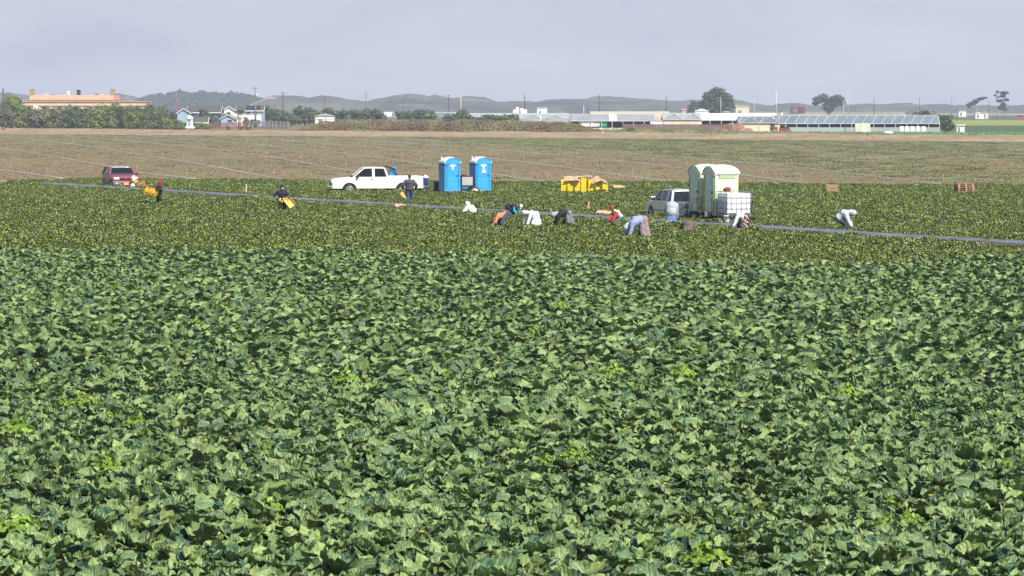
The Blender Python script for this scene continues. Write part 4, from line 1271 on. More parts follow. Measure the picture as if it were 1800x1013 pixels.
o.location = Vector((ic.x, ic.y, 0)) + Matrix.Rotation(LRZ, 3, 'Z') @ Vector((.1, -.45, 1.90)); tag(o, 'rust brown rag bunched on top of the caged white tank', 'cloth')
bu = thing('white_bucket', 'white bucket standing low beside the cage of the white tank', 'bucket', (G(1277, 403).x, G(1277, 403).y, .30))
m = MB(); m.lathe([(.12, 0), (.125, .02), (.155, .34), (.165, .34), (.165, .37), (.15, .37), (.12, .06), (0, .05)], n=18); m.build('bucket_body', mat('white_plastic', (.82, .82, .80), .45), bu)
m = MB(); m.tube([(.16 * math.cos(a), 0, .34 + .14 * math.sin(a)) for a in np.linspace(0, math.pi, 9)], .006, n=5); m.build('handle', M_galv, bu)

# ------------------------------------------------------------------ crates, cardboard and stakes
M_ycr = mat('yellow_crate_plastic', (0.78, 0.56, 0.012), 0.45, var=0.08, scale=4, objrand=.07)
M_card = mat('brown_cardboard', (0.50, 0.33, 0.20), 0.85, var=0.10, scale=3)
M_lab = mat('printed_brown_panel', (0.30, 0.16, 0.05), 0.7, var=.15)
def crate_mesh(w=.50, d=.36, h=.135, m_=None):
    m = MB(); t = .012
    m.box((0, 0, .012), (w - .02, d - .02, .014))
    for sy_ in (-1, 1):
        y = sy_ * (d / 2 - t / 2)
        m.box((0, y, .03), (w, t, .05)); m.box((0, y, h - .014), (w, t, .028))
        for x in (-w / 2 + .06, -.085, .085, w / 2 - .06): m.box((x, y, h / 2 + .01), (.115, t * .9, h - .06))
    for sx_ in (-1, 1):
        x = sx_ * (w / 2 - t / 2)
        m.box((x, 0, .03), (t, d - 2 * t, .05)); m.box((x, 0, h - .014), (t, d - 2 * t, .028))
        for y in (-d / 2 + .07, 0, d / 2 - .07): m.box((x, y, h / 2 + .01), (t * .9, .105, h - .06))
    return m
cp = G(1027, 346)
c0 = None
cols = [(-1.40, -.15, 8), (-.94, -.20, 8), (-.48, -.12, 8), (-.02, -.20, 9), (.44, -.12, 8), (.98, .15, 7), (1.42, -.10, 6), (-1.38, .50, 8), (-.92, .52, 8), (.0, .55, 8)]
lay = random.Random(5)
tops = []
for ci, (x, y, n_) in enumerate(cols):
    lx, ly = x + lay.uniform(-.03, .03), y + lay.uniform(-.05, .05)
    for k in range(n_):
        if c0 is None:
            c0 = crate_mesh().build('yellow_crate', M_ycr); o = c0
            tag(o, 'shallow yellow plastic picking crate in the cluster of tall stacks', 'crate', 'yellow crates in the stacks beyond the beds')
        else:
            o = c0.copy(); COL.objects.link(o)
        o.location = (cp.x + lx + lay.uniform(-.012, .012), cp.y + ly * 1.2 + lay.uniform(-.012, .012), .06 + k * .137)
        o.rotation_euler = (0, 0, R(90) + lay.uniform(-.05, .05))
    tops.append((cp.x + lx, cp.y + ly * 1.2, .07 + n_ * .137))
def flat_card(label, c, s, rx, ry, rz, grp='cardboard sheets on and by the yellow stacks', bend=.05):
    m = MB(); n = 8
    vs = []
    for i in range(n):
        u = i / (n - 1) * 2 - 1
        z = bend * (1 - u * u) + .008 * math.sin(i * 2.1)
        vs += [(u * s[0] / 2, -s[1] / 2, z), (u * s[0] / 2, s[1] / 2, z + .01)]
    top_ = len(vs); vs += [(x, y, z - .012) for x, y, z in vs]
    fs = []
    for i in range(n - 1):
        a = 2 * i; fs += [(a, a + 2, a + 3, a + 1), (a + top_, a + 1 + top_, a + 3 + top_, a + 2 + top_), (a, a + top_, a + 2 + top_, a + 2), (a + 1, a + 3, a + 3 + top_, a + 1 + top_)]
    fs += [(0, 1, 1 + top_, top_), (top_ - 2, 2 * top_ - 2, 2 * top_ - 1, top_ - 1)]
    m.add(vs, fs); o = m.build('cardboard_sheet', M_card)
    o.location = c; o.rotation_euler = (rx, ry, rz); tag(o, label, 'cardboard', grp); return o
flat_card('flat brown cardboard sheet covering the leftmost yellow stacks', (cp.x - 1.0, cp.y - .05, 1.20), (.75, 1.15), R(14), 0, R(3))
flat_card('flat brown cardboard sheet overhanging the second pair of yellow stacks', (cp.x - .52, cp.y - .15, 1.21), (.5, 1.2), R(12), 0, R(-4))
flat_card('long brown cardboard sheet lying on the tallest yellow stack', (cp.x + .05, cp.y, 1.345), (.95, .9), R(3), R(-5), R(2))
flat_card('brown cardboard sheet leaning down from the top of the lower yellow stacks', (cp.x + .72, cp.y - .42, 1.12), (.62, .75), R(30), R(-24), R(-8))
flat_card('brown cardboard sheet sloping over the rightmost yellow stacks', (cp.x + 1.15, cp.y - .05, 1.10), (.85, .75), R(8), R(22), R(6))
flat_card('loose brown cardboard lying on the plants right of the yellow stacks', (G(1089, 341).x, G(1089, 341).y, .46), (.85, .9), R(12), R(4), R(10))
# open cardboard box in front of the stacks
cb = thing('cardboard_box', 'small open brown cardboard box in front of the yellow stacks', 'box', (G(1057, 347).x, G(1057, 347).y, .08), R(8))
m = MB()
for a in ((0, -.22, .2, .60, .012, .40), (0, .22, .2, .60, .012, .40), (-.30, 0, .2, .012, .43, .40), (.30, 0, .2, .012, .43, .40)): m.box(a[:3], a[3:])
m.box((0, 0, .03), (.58, .42, .012)); m.build('box_side', M_card, cb)
m = MB(); m.quad((-.3, -.23, .40), (.3, -.23, .40), (.3, -.38, .47), (-.3, -.38, .47), th=.008); m.quad((.31, -.22, .40), (.31, .22, .40), (.46, .22, .46), (.46, -.22, .46), th=.008); m.build('flap', M_card, cb)
# orange-tan cardboard scraps near the path
def scrap(px_, py_, s, lab, rz=0, z=.30):
    p = G(px_, py_)
    return flat_card(lab, (p.x, p.y, z), s, R(18), R(5), rz, 'tan cardboard pieces left among the plants')
scrap(704, 376, (.62, .5), 'tan piece of cardboard lying on the plants in front of the man in black', R(10), .43)
scrap(1062, 388, (.85, .4), 'long tan cardboard tray on the path left of the person in red sleeves', R(-12), .42)
scrap(908, 380, (.5, .3), 'tan tray under the hands of the person in the white cap', R(5), .45)
# marking stakes
M_stake = mat('pale_wood_stake', (0.62, 0.50, 0.36), .8, var=.1, scale=10)
M_stake2 = mat('orange_wood_stake', (0.62, 0.34, 0.12), .8, var=.1, scale=10)
def stake(px_, py_, h, w, m_, lab, nm='wooden_stake'):
    p = G(px_, py_); m = MB(); m.box((0, 0, h / 2), (w, .03, h)); m.add([(-w / 2, -.015, h), (w / 2, -.015, h), (w / 2, .015, h), (-w / 2, .015, h), (0, 0, h + .03)], [(0, 1, 4), (1, 2, 4), (2, 3, 4), (3, 0, 4)])
    o = m.build(nm, m_); o.location = (p.x, p.y, 0); o.rotation_euler = (R(2), R(3), .2); tag(o, lab, 'stake'); return o
stake(432, 347, .85, .075, M_stake, 'pale wooden stake beside the grey strip left of the pickup')
stake(1033.5, 381, .82, .075, M_stake2, 'orange-brown wooden stake by the grey strip near the stooping people')
# short white marker flags in the plants
M_flag = mat('white_flag_plastic', (.75, .80, .86), .5, var=.03)
for px_, py_, lab in ((943, 437, 'small white plastic marker in the strawberry plants, middle one'), (522, 446, 'small white plastic marker at the near edge of the strawberries by the cabbages'), (1413, 448, 'small white plastic marker in the strawberries right of centre'), (1487, 445, 'small white plastic marker farther right in the strawberries')):
    p = G(px_, py_); m = MB(); m.tube([(0, 0, 0), (0, 0, .5)], .006, n=5); m.add([(0, -.004, .28), (.07, -.02, .30), (.06, -.01, .38), (0, -.004, .42), (0, .004, .28), (.07, .0, .30), (.06, .01, .38), (0, .004, .42)], [(0, 1, 2, 3), (7, 6, 5, 4), (0, 4, 5, 1), (1, 5, 6, 2), (2, 6, 7, 3)])
    m.box((-.01, 0, .32), (.035, .03, .12), taper=.5)
    o = m.build('plastic_marker', M_flag); o.location = (p.x, p.y, 0); tag(o, lab, 'marker')
# wooden crate stacks at the far edge
M_pal = mat('weathered_wood', (0.42, 0.26, 0.15), .85, var=.18, scale=5, aniso=(1, 1, 6), objrand=.1)
M_pal2 = mat('reddish_pallet_wood', (0.38, 0.21, 0.13), .85, var=.2, scale=5, objrand=.1)
p = G(1463, 345.5)
m = MB()
for k in range(7): m.box((-.33 + k * .11, -.30, .40), (.095, .02, .80)); m.box((-.33 + k * .11, .30, .40), (.095, .02, .80))
for k in range(6): m.box((-.37, -.25 + k * .1, .40), (.02, .09, .78)); m.box((.37, -.25 + k * .1, .40), (.02, .09, .78))
m.box((0, 0, .05), (.72, .58, .04)); m.box((0, -.32, .15), (.78, .02, .08)); m.box((0, -.32, .65), (.78, .02, .08)); m.box((0, 0, .78), (.72, .58, .03))
o = m.build('wooden_bin', M_pal); o.location = (p.x, p.y, 0); o.rotation_euler.z = R(-8); tag(o, 'slatted tan wooden bin standing at the far edge of the strawberries', 'bin')
p = G(1694.5, 347)
def pallet_mesh():
    m = MB()
    for k in range(5): m.box((-.48 + k * .24, 0, .115), (.12, 1.0, .018))
    for y in (-.45, 0, .45):
        for x in (-.5, 0, .5): m.box((x, y, .062), (.12, .10, .088))
    for y in (-.45, 0, .45): m.box((0, y, .009), (1.12, .10, .018))
    return m
pal = None
for k in range(7):
    if pal is None: pal = pallet_mesh().build('wooden_pallet', M_pal2); o = pal; tag(o, 'reddish wooden pallet in the stack at the far field edge', 'pallet', 'pallets stacked at the far edge of the strawberries')
    else: o = pal.copy(); COL.objects.link(o)
    o.location = (p.x + random.uniform(-.03, .03), p.y, k * .128 + .03); o.rotation_euler.z = R(6) + random.uniform(-.04, .04)
p = G(1716, 346); o = blob('blue_bag', (.20, .15, .12), M_blue, 5, loc=(p.x, p.y, .22)); tag(o, 'crumpled blue bag on the ground beside the pallet stack', 'bag')

# load of crates and bags beside the red car
M_tanw = mat('tan_crate_wood', (0.52, 0.30, 0.10), .75, var=.15, scale=6, objrand=.12)
M_bag = mat('white_plastic_bag', (.80, .79, .76), .45, var=.04)
M_ocr = mat('orange_crate_plastic', (0.66, 0.38, 0.03), .5, var=.1, objrand=.1)
base = G(231, 337)
tray = [(-.35, .0, .42, 12, 8), (-.28, .05, .62, -6, 16), (.12, .1, .50, -14, -9), (.30, -.05, .76, -24, 12), (.72, .0, .62, -28, -6), (.95, -.1, .40, -38, 9)]
t0_ = None
for k, (x, y, z, a, b) in enumerate(tray):
    if t0_ is None: t0_ = crate_mesh(.54, .38, .12).build('tan_crate', M_tanw); o = t0_; tag(o, 'tan slotted picking crate in the loose pile beside the red car', 'crate', 'tan crates piled by the red car')
    else: o = t0_.copy(); COL.objects.link(o)
    o.location = (base.x + x, base.y + y, z - .08); o.rotation_euler = (R(28 + b), R(a), R(b))
ct = thing('crate_cart', 'low two wheeled handcart under the tan crates beside the red car', 'cart', (base.x + .2, base.y + .15, 0), R(4))
m = MB(); m.box((0, 0, .28), (1.5, .55, .05)); m.bar((-.7, .2, .3), (-1.1, .25, .6), .035); m.bar((.7, .1, .25), (.9, .0, .05), .05); m.build('deck', M_stake2, ct)
for sg in (-1, 1): wheel(ct, -.3, sg * .34, .20, .06, M_grey, sg)
o = blob('white_bag', (.16, .14, .22), M_bag, 8, loc=(base.x + .18, base.y - .25, .92)); tag(o, 'white plastic bag on top of the tan crates by the red car', 'bag')
o = blob('white_bag', (.14, .12, .15), M_bag, 12, loc=(base.x + .15, base.y - .42, .42)); tag(o, 'smaller white plastic bag hanging low in front of the tan crates', 'bag')

# ------------------------------------------------------------------ people
M_skin = mat('tan_skin', (0.30, 0.155, 0.095), .6, var=.08, scale=12)
M_eye = mat('dark_eye', (.02, .015, .012), .3)
M_hair = mat('black_hair', (.012, .010, .009), .6, var=.2, scale=20)
def cloth(name, c, var=.10, scale=7, rough=.9): return mat(name, c, rough, var=var, scale=scale, bump=.8, bscale=22)

def capsules(caps, voxel, name, mats, parent, smooth_it=4, fold=0.0, balls=()):
    """tapered limbs melted into one continuous surface (voxel remesh), then smoothed"""
    m = MB()
    for a, ra, b, rb in caps:
        a, b = Vector(a), Vector(b)
        d = (b - a); L = d.length
        if L < 1e-5: continue
        q = d.to_track_quat('Z', 'Y').to_matrix().to_4x4()
        prof = []
        n = 5
        for i in range(n + 1): t = math.pi / 2 * i / n; prof.append((max(.0008, ra * math.sin(t)), -ra * math.cos(t)))
        for i in range(n + 1): t = math.pi / 2 * i / n; prof.append((max(.0008, rb * math.cos(t)), L + rb * math.sin(t)))
        m.lathe(prof, n=12, M=Matrix.Translation(a) @ q)
    for c, r_, rot in balls:
        prof = [(max(.0008, math.sin(math.pi * i / 10)), -math.cos(math.pi * i / 10)) for i in range(11)]
        m.lathe(prof, n=16, M=Matrix.Translation(Vector(c)) @ rot.to_4x4() @ Matrix.Diagonal((*r_, 1)))
    o = m.build(name, mats, None)
    md = o.modifiers.new('r', 'REMESH'); md.mode = 'VOXEL'; md.voxel_size = voxel; md.use_smooth_shade = True
    ms = o.modifiers.new('s', 'SMOOTH'); ms.iterations = smooth_it; ms.factor = .5
    dg = bpy.context.evaluated_depsgraph_get()
    me = bpy.data.meshes.new_from_object(o.evaluated_get(dg))
    bpy.data.objects.remove(o)
    me.name = name
    if fold:
        n = len(me.vertices); co = np.empty(n * 3, np.float32); me.vertices.foreach_get('co', co); co = co.reshape(-1, 3)
        nr = np.empty(n * 3, np.float32); me.vertices.foreach_get('normal', nr); nr = nr.reshape(-1, 3)
        f = (vnoise(co[:, 0] * 9 + co[:, 2] * 4 + 40, co[:, 1] * 9 + co[:, 2] * 16 + 40, 4, 3) - .5) * 2 * fold
        co += nr * f[:, None]
        me.vertices.foreach_set('co', co.ravel()); me.update()
    o = link(name, me, parent)
    return o

def ik(a, c, l1, l2, pole):
    a, c, pole = Vector(a), Vector(c), Vector(pole)
    d = c - a; L = min(d.length, (l1 + l2) * .999)
    d.normalize(); c = a + d * L
    x = (l1 * l1 - l2 * l2 + L * L) / (2 * L); h = math.sqrt(max(0, l1 * l1 - x * x))
    p = (pole - a); p -= d * p.dot(d); p.normalize()
    return a + d * x + p * h, c

def person(label, loc, rz, pelvis, chest, head, hands, feet, wear, scale=1.0, curl=.7, elbow=None, knee=None, group='people working in the field', gaze=None):
    """local frame: faces +x, left is +y. wear: dict of garments"""
    t = thing('person', label, 'person', (loc[0], loc[1], loc[2] if len(loc) > 2 else 0), rz, group)
    t.scale = (scale,) * 3
    P_, C_, H_ = Vector(pelvis), Vector(chest), Vector(head)
    up = (C_ - P_).normalized(); fw = Vector((0, 1, 0)).cross(up); fw = fw if fw.length > .1 else Vector((1, 0, 0)); fw.normalize()
    if fw.dot(Vector((1, 0, -1))) < 0 and up.z > .2: fw = -fw
    fw = Vector((0, 1, 0)).cross(up)
    caps, balls = [], []
    mid_ = P_.lerp(C_, .45)
    hips = [P_ + Vector((0, s * .095, -.02)) for s in (1, -1)]
    shs = [C_ + Vector((0, s * .185, 0)) - up * .045 for s in (1, -1)]
    I3 = Matrix.Identity(3)
    Rt = Matrix((fw, Vector((0, 1, 0)), up)).transposed()
    balls.append((P_, (.115, .165, .13), Rt)); balls.append((mid_, (.095, .135, .16), Rt)); balls.append((C_ - up * .14, (.115, .175, .17), Rt))
    for s in shs: caps.append((C_ - up * .06, .07, s, .062))
    neck = C_ + (H_ - C_) * .55
    caps.append((C_ - up * .03, .062, neck, .055))
    g = (Vector(gaze) if gaze else fw * .8 + up * -.1).normalized()
    hu = (H_ - C_).normalized(); g = (g - hu * g.dot(hu)).normalized(); sd_ = hu.cross(g)
    Hr = Matrix((g, sd_, hu)).transposed()
    balls += [(H_ + g * .0, (.096, .076, .112), Hr), (H_ + g * .03 - hu * .06, (.062, .054, .055), Hr), (H_ + g * .100 - hu * .012, (.018, .013, .026), Hr),
              (H_ + g * .082 - hu * .052, (.016, .026, .010), Hr), (H_ + g * .075 - hu * .098, (.022, .026, .018), Hr)]
    for s in (1, -1): balls += [(H_ + sd_ * .077 * s - hu * .01, (.018, .010, .030), Hr), (H_ + g * .078 + sd_ * .032 * s + hu * .026, (.012, .024, .008), Hr)]
    els, knees = [], []
    hand_pts = []
    for i, s in enumerate((1, -1)):
        h = Vector(hands[i])
        pole = Vector(elbow[i]) if elbow else shs[i] + Vector((-.4, s * .5, -.1))
        e, w = ik(shs[i], h, .29, .25, pole); els.append((e, w))
        caps += [(shs[i], .055, e, .040), (e, .040, w, .026)]
        d = (w - e).normalized()
        pn = d.cross(Vector((0, 1, 0))); pn = pn.normalized() if pn.length > .2 else Vector((0, 0, 1))
        if pn.dot(fw) > 0: pn = -pn                                    # back of the hand
        across = d.cross(pn).normalized()
        palm = w + d * .05
        caps.append((w, .026, palm + d * .02, .030))
        balls.append((palm + d * .01, (.020, .042, .048), Matrix((pn, across, d)).transposed()))
        for f_, (off, ln) in enumerate(((-.030, .068), (-.010, .078), (.011, .072), (.031, .056))):
            b0 = palm + d * .045 + across * off
            d1 = (d * math.cos(curl * .6) - pn * math.sin(curl * .6)); d2 = (d * math.cos(curl * 1.5) - pn * math.sin(curl * 1.5))
            b1 = b0 + d1 * ln * .5; b2 = b1 + d2 * ln * .5
            caps += [(b0, .0095, b1, .0090), (b1, .0090, b2, .0078)]
        th0 = palm - d * .01 - across * .036 * 1; th1 = th0 + (d * .6 - across * .75 * 1 - pn * .4).normalized() * .04; th2 = th1 + (d * .9 - pn * .5).normalized() * .032
        caps += [(th0, .013, th1, .0105), (th1, .0105, th2, .009)]
        hand_pts.append(w)
        ft = Vector(feet[i])
        kp = Vector(knee[i]) if knee else hips[i] + Vector((.8, s * .12, 0))
        kn, an = ik(hips[i], ft, .43, .41, kp); knees.append((kn, an))
        caps += [(hips[i], .088, kn, .055), (kn, .055, an, .038), (an, .04, an + Vector((.10, 0, -.035)), .036), (an + Vector((.10, 0, -.035)), .036, an + Vector((.17, 0, -.05)), .028), (an, .038, an + Vector((-.05, 0, -.045)), .032)]
    body = capsules(caps, .0085, 'body', [wear.get('skin', M_skin), M_eye], t, 2, 0, balls)
    # eyes: two small dark patches
    me = body.data; co = np.empty(len(me.vertices) * 3, np.float32); me.vertices.foreach_get('co', co); co = co.reshape(-1, 3)
    pc = np.empty(len(me.polygons) * 3, np.float32); me.polygons.foreach_get('center', pc); pc = pc.reshape(-1, 3)
    mi = np.zeros(len(pc), np.int32)
    for s in (1, -1):
        e_ = np.array(H_ + g * .088 + sd_ * .033 * s + hu * .008)
        mi[np.linalg.norm(pc - e_, axis=1) < .0135] = 1
    me.polygons.foreach_set('material_index', mi)
    if 'top' in wear:
        c_, b_ = [], []
        k = wear.get('bulk', 1.0) * 1.12
        if 'hem' in wear: b_.append((P_ + Vector((-.02, 0, -.14)), (.20, .25, wear['hem']), I3))
        TL_ = (C_ - P_).length
        lo_ = .13 if ('skirt' in wear and 'hem' not in wear and wear.get('skirt_name') != 'waist_band') else .03
        for q in np.linspace(0, 1, 8):
            h_ = lo_ + (TL_ - .11 - lo_) * q
            b_.append((P_ + up * h_, ((.128 + .014 * q - .012 * math.sin(q * math.pi)) * k * (1.12 if up.z < .5 else 1), (.172 + .026 * q - .02 * math.sin(q * math.pi)) * k, .12), Rt))
        b_.append((C_ - up * .12, (.138 * k, .20 * k, .15), Rt))
        if wear.get('sleeves', True):
            for i in range(2):
                e, w = els[i]; d = (w - e).normalized()
                c_ += [(C_ - up * .07, .085 * k, shs[i], .082 * k), (shs[i], .080 * k, e, .062 * k), (e, .062 * k, w - d * .015, .046 * k)]
        else:
            for i in range(2): c_ += [(C_ - up * .07, .085, shs[i], .083)]
        c_.append((C_ - up * .05, .08, C_ + (H_ - C_) * .30, .066))
        capsules(c_, .017, wear.get('top_name', 'jacket'), wear['top'], t, 5, .012, b_)
    if 'sleeve' in wear:
        for i in range(2):
            e, w = els[i]; d = (w - e).normalized()
            capsules([(shs[i], .072, e, .060), (e, .060, w - d * .015, .046)], .015, 'sleeve', wear['sleeve'], t, 4, .008)
    if 'legs' in wear:
        sk = 'skirt' in wear and wear.get('skirt_name') != 'waist_band'
        c_ = []; b_ = [(P_ + up * -.01, (.125, .172, .135) if sk else (.135, .18, .14), Rt)]
        for i in range(2):
            kn, an = knees[i]
            c_ += [(hips[i], .095 if sk else .125, kn, .080 if sk else .090), (kn, .078 if sk else .088, an + Vector((0, 0, .05)), .066)]
        capsules(c_, .018, 'trousers', wear['legs'], t, 5, .012, b_)
    if 'skirt' in wear:
        c_ = []; b_ = [] if wear.get('skirt_name') == 'waist_band' or 'hem' in wear else [(P_ - up * .0, (.18, .215, .17), Rt)]
        kk = (knees[0][0] + knees[1][0]) / 2
        dn = wear.get('skirt_to', Vector((P_.x - .04, 0, .36)))
        dn = Vector(dn)
        band = wear.get('skirt_name') == 'waist_band'
        kr = .115 if band else .17
        for s in (-1, 0, 1):
            for fx in (-1, 0, 1): c_.append(((P_ + Vector((0, 0, -.25)) if 'hem' in wear else P_ + up * (.02 if fx < 0 else .08)) + Vector((fx * .03, s * .07, -.02)), .125, dn + Vector((fx * (.04 if band else .09), s * .13, 0)), kr * .75))
        capsules(c_, .020, wear.get('skirt_name', 'skirt'), wear['skirt'], t, 5, .016, b_)
    for i in range(2):                                                  # boots
        kn, an = knees[i]
        a2 = an
        capsules([(an + Vector((0, 0, .10)), .060, a2, .056), (a2, .052, a2 + Vector((.11, 0, -.035)), .048), (a2 + Vector((.11, 0, -.035)), .048, a2 + Vector((.19, 0, -.045)), .040), (a2, .05, a2 + Vector((-.05, 0, -.04)), .044)], .014, 'boot', wear.get('boots', M_rubber), t, 3)
    if 'glove' in wear:
        for i in range(2):
            e, w = els[i]; d = (w - e).normalized()
            capsules([(w - d * .03, .036, w + d * .11, .040)], .010, 'glove', wear['glove'], t, 3)
    hd = wear.get('head', 'hair')
    hm = wear.get('head_mat', M_hair)
    if hd == 'hair':
        capsules([], .010, 'hair', hm, t, 3, .004, [(H_ - g * .016 + hu * .022, (.104, .086, .110), Hr), (H_ - g * .05 - hu * .05, (.055, .066, .07), Hr)])
    elif hd in ('hood', 'scarf'):
        capsules([(C_ - up * .02, .105, H_ - g * .05, .09)], .013, 'hood', hm, t, 4, .006, [(H_ - g * .034 + hu * .02, (.122, .108, .130), Hr), (H_ - g * .06 - hu * .07, (.09, .10, .10), Hr)])
        if 'mask' in wear: capsules([], .010, 'face_mask', wear['mask'], t, 3, 0, [(H_ + g * .045 - hu * .045, (.066, .068, .050), Hr)])
    if hd == 'cap' or 'cap' in wear:
        m = MB(); M4 = Matrix.Translation(H_) @ Hr.to_4x4()
        off = .014 if hd == 'hood' else 0
        prof = [(.103 + off, .030), (.105 + off, .045), (.102 + off, .078), (.088 + off, .108), (.055, .128), (.012, .136), (.001, .136)]
        m.lathe(prof, n=20, M=M4)
        vs, fs = [], []
        for i in range(9):
            a = -1.0 + 2.0 * i / 8
            vs += [(.098 * math.cos(a), .098 * math.sin(a), .036), ((.098 + .075 * math.cos(a * .9)) * math.cos(a), .10 * math.sin(a), .022), (.098 * math.cos(a), .098 * math.sin(a), .030), ((.098 + .075 * math.cos(a * .9)) * math.cos(a), .10 * math.sin(a), .016)]
        for i in range(8): k = i * 4; fs += [(k, k + 1, k + 5, k + 4), (k + 2, k + 6, k + 7, k + 3), (k + 1, k + 3, k + 7, k + 5)]
        m.add(vs, fs, M=M4)
        m.build('cap', wear.get('cap', hm), t, bevel=0)
        if hd != 'hood': capsules([], .010, 'hair', M_hair, t, 3, .003, [(H_ - g * .022 - hu * .01, (.090, .082, .085), Hr)])
    elif hd == 'hat':
        m = MB(); M4 = Matrix.Translation(H_) @ Hr.to_4x4()
        m.lathe([(.20, .034), (.205, .040), (.15, .056), (.108, .062), (.104, .10), (.09, .135), (.05, .150), (.001, .152)], n=24, M=M4)
        m.build('hat', hm, t)
    return t

S_ = {}
Cn = lambda n, c, **k: cloth(n, c, **k)
c_navy = Cn('navy_cloth', (.012, .014, .035)); c_black = Cn('black_cloth', (.014, .014, .016)); c_char = Cn('charcoal_cloth', (.055, .055, .062), var=.25, scale=14)
c_denim = Cn('blue_denim', (.035, .07, .14), var=.2); c_jean = Cn('pale_blue_denim', (.10, .16, .34), var=.12); c_orange = Cn('rust_orange_cloth', (.55, .20, .11)); c_whitec = Cn('white_cloth', (.80, .80, .80), var=.03)
c_cream = Cn('cream_cloth', (.66, .64, .58), var=.05); c_teal = Cn('teal_cloth', (.01, .26, .27)); c_red = Cn('bright_red_cloth', (.58, .025, .025)); c_lblue = Cn('periwinkle_cloth', (.26, .31, .50)); c_grey = Cn('grey_cloth', (.36, .37, .40)); c_lgrey = Cn('light_grey_cloth', (.46, .50, .57), var=.06)
c_dgrey = Cn('dark_grey_cloth', (.075, .085, .10)); c_mauve = Cn('mauve_brown_cloth', (.26, .19, .21), var=.06); c_brown = Cn('brown_cloth', (.12, .09, .075)); c_maroon = Cn('maroon_cloth', (.13, .015, .03)); c_purple = Cn('purple_cloth', (.15, .05, .17)); c_ystrip = Cn('hi_vis_yellow', (.80, .70, .02)); c_ocher = Cn('ochre_cloth', (.62, .36, .04))
def check_mat(name, c1, c2, sc, lw=.12):
    m = mat(name, c1, .9, bump=.6, bscale=22)
    n, l = m.node_tree.nodes, m.node_tree.links
    b = n['Principled BSDF']; tc = n.new('ShaderNodeTexCoord'); sp = n.new('ShaderNodeSeparateXYZ'); l.new(tc.outputs['Object'], sp.inputs[0])
    outs = []
    ad = n.new('ShaderNodeMath'); ad.operation = 'ADD'; l.new(sp.outputs[0], ad.inputs[0]); l.new(sp.outputs[1], ad.inputs[1])
    for src in (ad.outputs[0], sp.outputs[2]):
        a = n.new('ShaderNodeMath'); a.operation = 'MULTIPLY'; a.inputs[1].default_value = sc; l.new(src, a.inputs[0])
        f = n.new('ShaderNodeMath'); f.operation = 'FRACT'; l.new(a.outputs[0], f.inputs[0])
        g_ = n.new('ShaderNodeMath'); g_.operation = 'LESS_THAN'; g_.inputs[1].default_value = lw; l.new(f.outputs[0], g_.inputs[0]); outs.append(g_.outputs[0])
    mx_ = n.new('ShaderNodeMath'); mx_.operation = 'MAXIMUM'; l.new(outs[0], mx_.inputs[0]); l.new(outs[1], mx_.inputs[1])
    mc = n.new('ShaderNodeMix'); mc.data_type = 'RGBA'; l.new(mx_.outputs[0], mc.inputs[0]); mc.inputs[6].default_value = (*c1, 1); mc.inputs[7].default_value = (*c2, 1)
    l.new(mc.outputs[2], b.inputs['Base Color']); return m
c_plaid = check_mat('dark_plaid_cloth', (.05, .05, .07), (.45, .45, .50), 11, .16)
c_bcheck = check_mat('blue_white_check', (.78, .80, .82), (.25, .42, .66), 10, .34)
c_floral = mat('floral_cloth', (.02, .02, .03), .9, color2=(.75, .42, .38), scale=13, detail=1.5, lo=.54, hi=.58)

def at(px_, py_): p = G(px_, py_); return (p.x, p.y, 0)
# 1 carrying yellow crates, red head covering, walking towards the right, seen from behind-left
STOOP = dict()
def stoop(px_, py_, rz, label, wear, ph=.86, cx_=.42, cz=.80, hx=.64, hz=.70, ahx=.55, az=.36, spread=.20, scale=1.0, feet=None, gaze=(.4, 0, -1), ahand=None):
    return person(label, at(px_, py_ + 4.5), rz, (0, 0, ph), (cx_, 0, cz), (hx, 0, hz), ahand or [(ahx, spread, az), (ahx + .08, -spread, az - .02)], feet or [(.02, .16, .10), (.22, -.15, .10)], wear, scale * 1.04, gaze=gaze, elbow=[(cx_ - .1, .6, .5), (cx_ - .1, -.6, .5)])
person('person with red head covering and dark clothes carrying a yellow crate load at arm height', at(279, 369), R(12), (0, 0, .92), (.06, 0, 1.40), (.14, 0, 1.62),
       [(-.10, .42, 1.20), (.10, -.36, 1.22)], [(-.30, .10, .16), (.22, -.10, .10)], dict(top=c_black, legs=c_black, head='scarf', head_mat=Cn('deep_red_cloth', (.36, .012, .03)), bulk=1.5), scale=1.0, gaze=(1, 0, 0), elbow=[(-.1, .5, .9), (0, -.5, .9)])
p_ = G(279, 369)
yc = None
for k in range(2):
    if yc is None: yc = crate_mesh(.78, .50, .15).build('carried_crate', M_ocr); o = yc; tag(o, 'wide yellow-orange crate held by the person in the red head covering', 'crate', 'crates carried on the shoulder of the walker')
    else: o = yc.copy(); COL.objects.link(o)
    o.location = (p_.x - .42 + .03 * k, p_.y - .30, .96 + k * .12); o.rotation_euler = (R(16), R(14), R(-6))
o = MB().tube([(0, 0, 0), (.1, 0, -.25), (.16, 0, -.5)], [.03, .09, .11], n=10).build('red_cloth', c_maroon); o.location = (p_.x + .14, p_.y - .12, .62); tag(o, 'maroon cloth hanging at the back leg of the crate carrier', 'cloth')
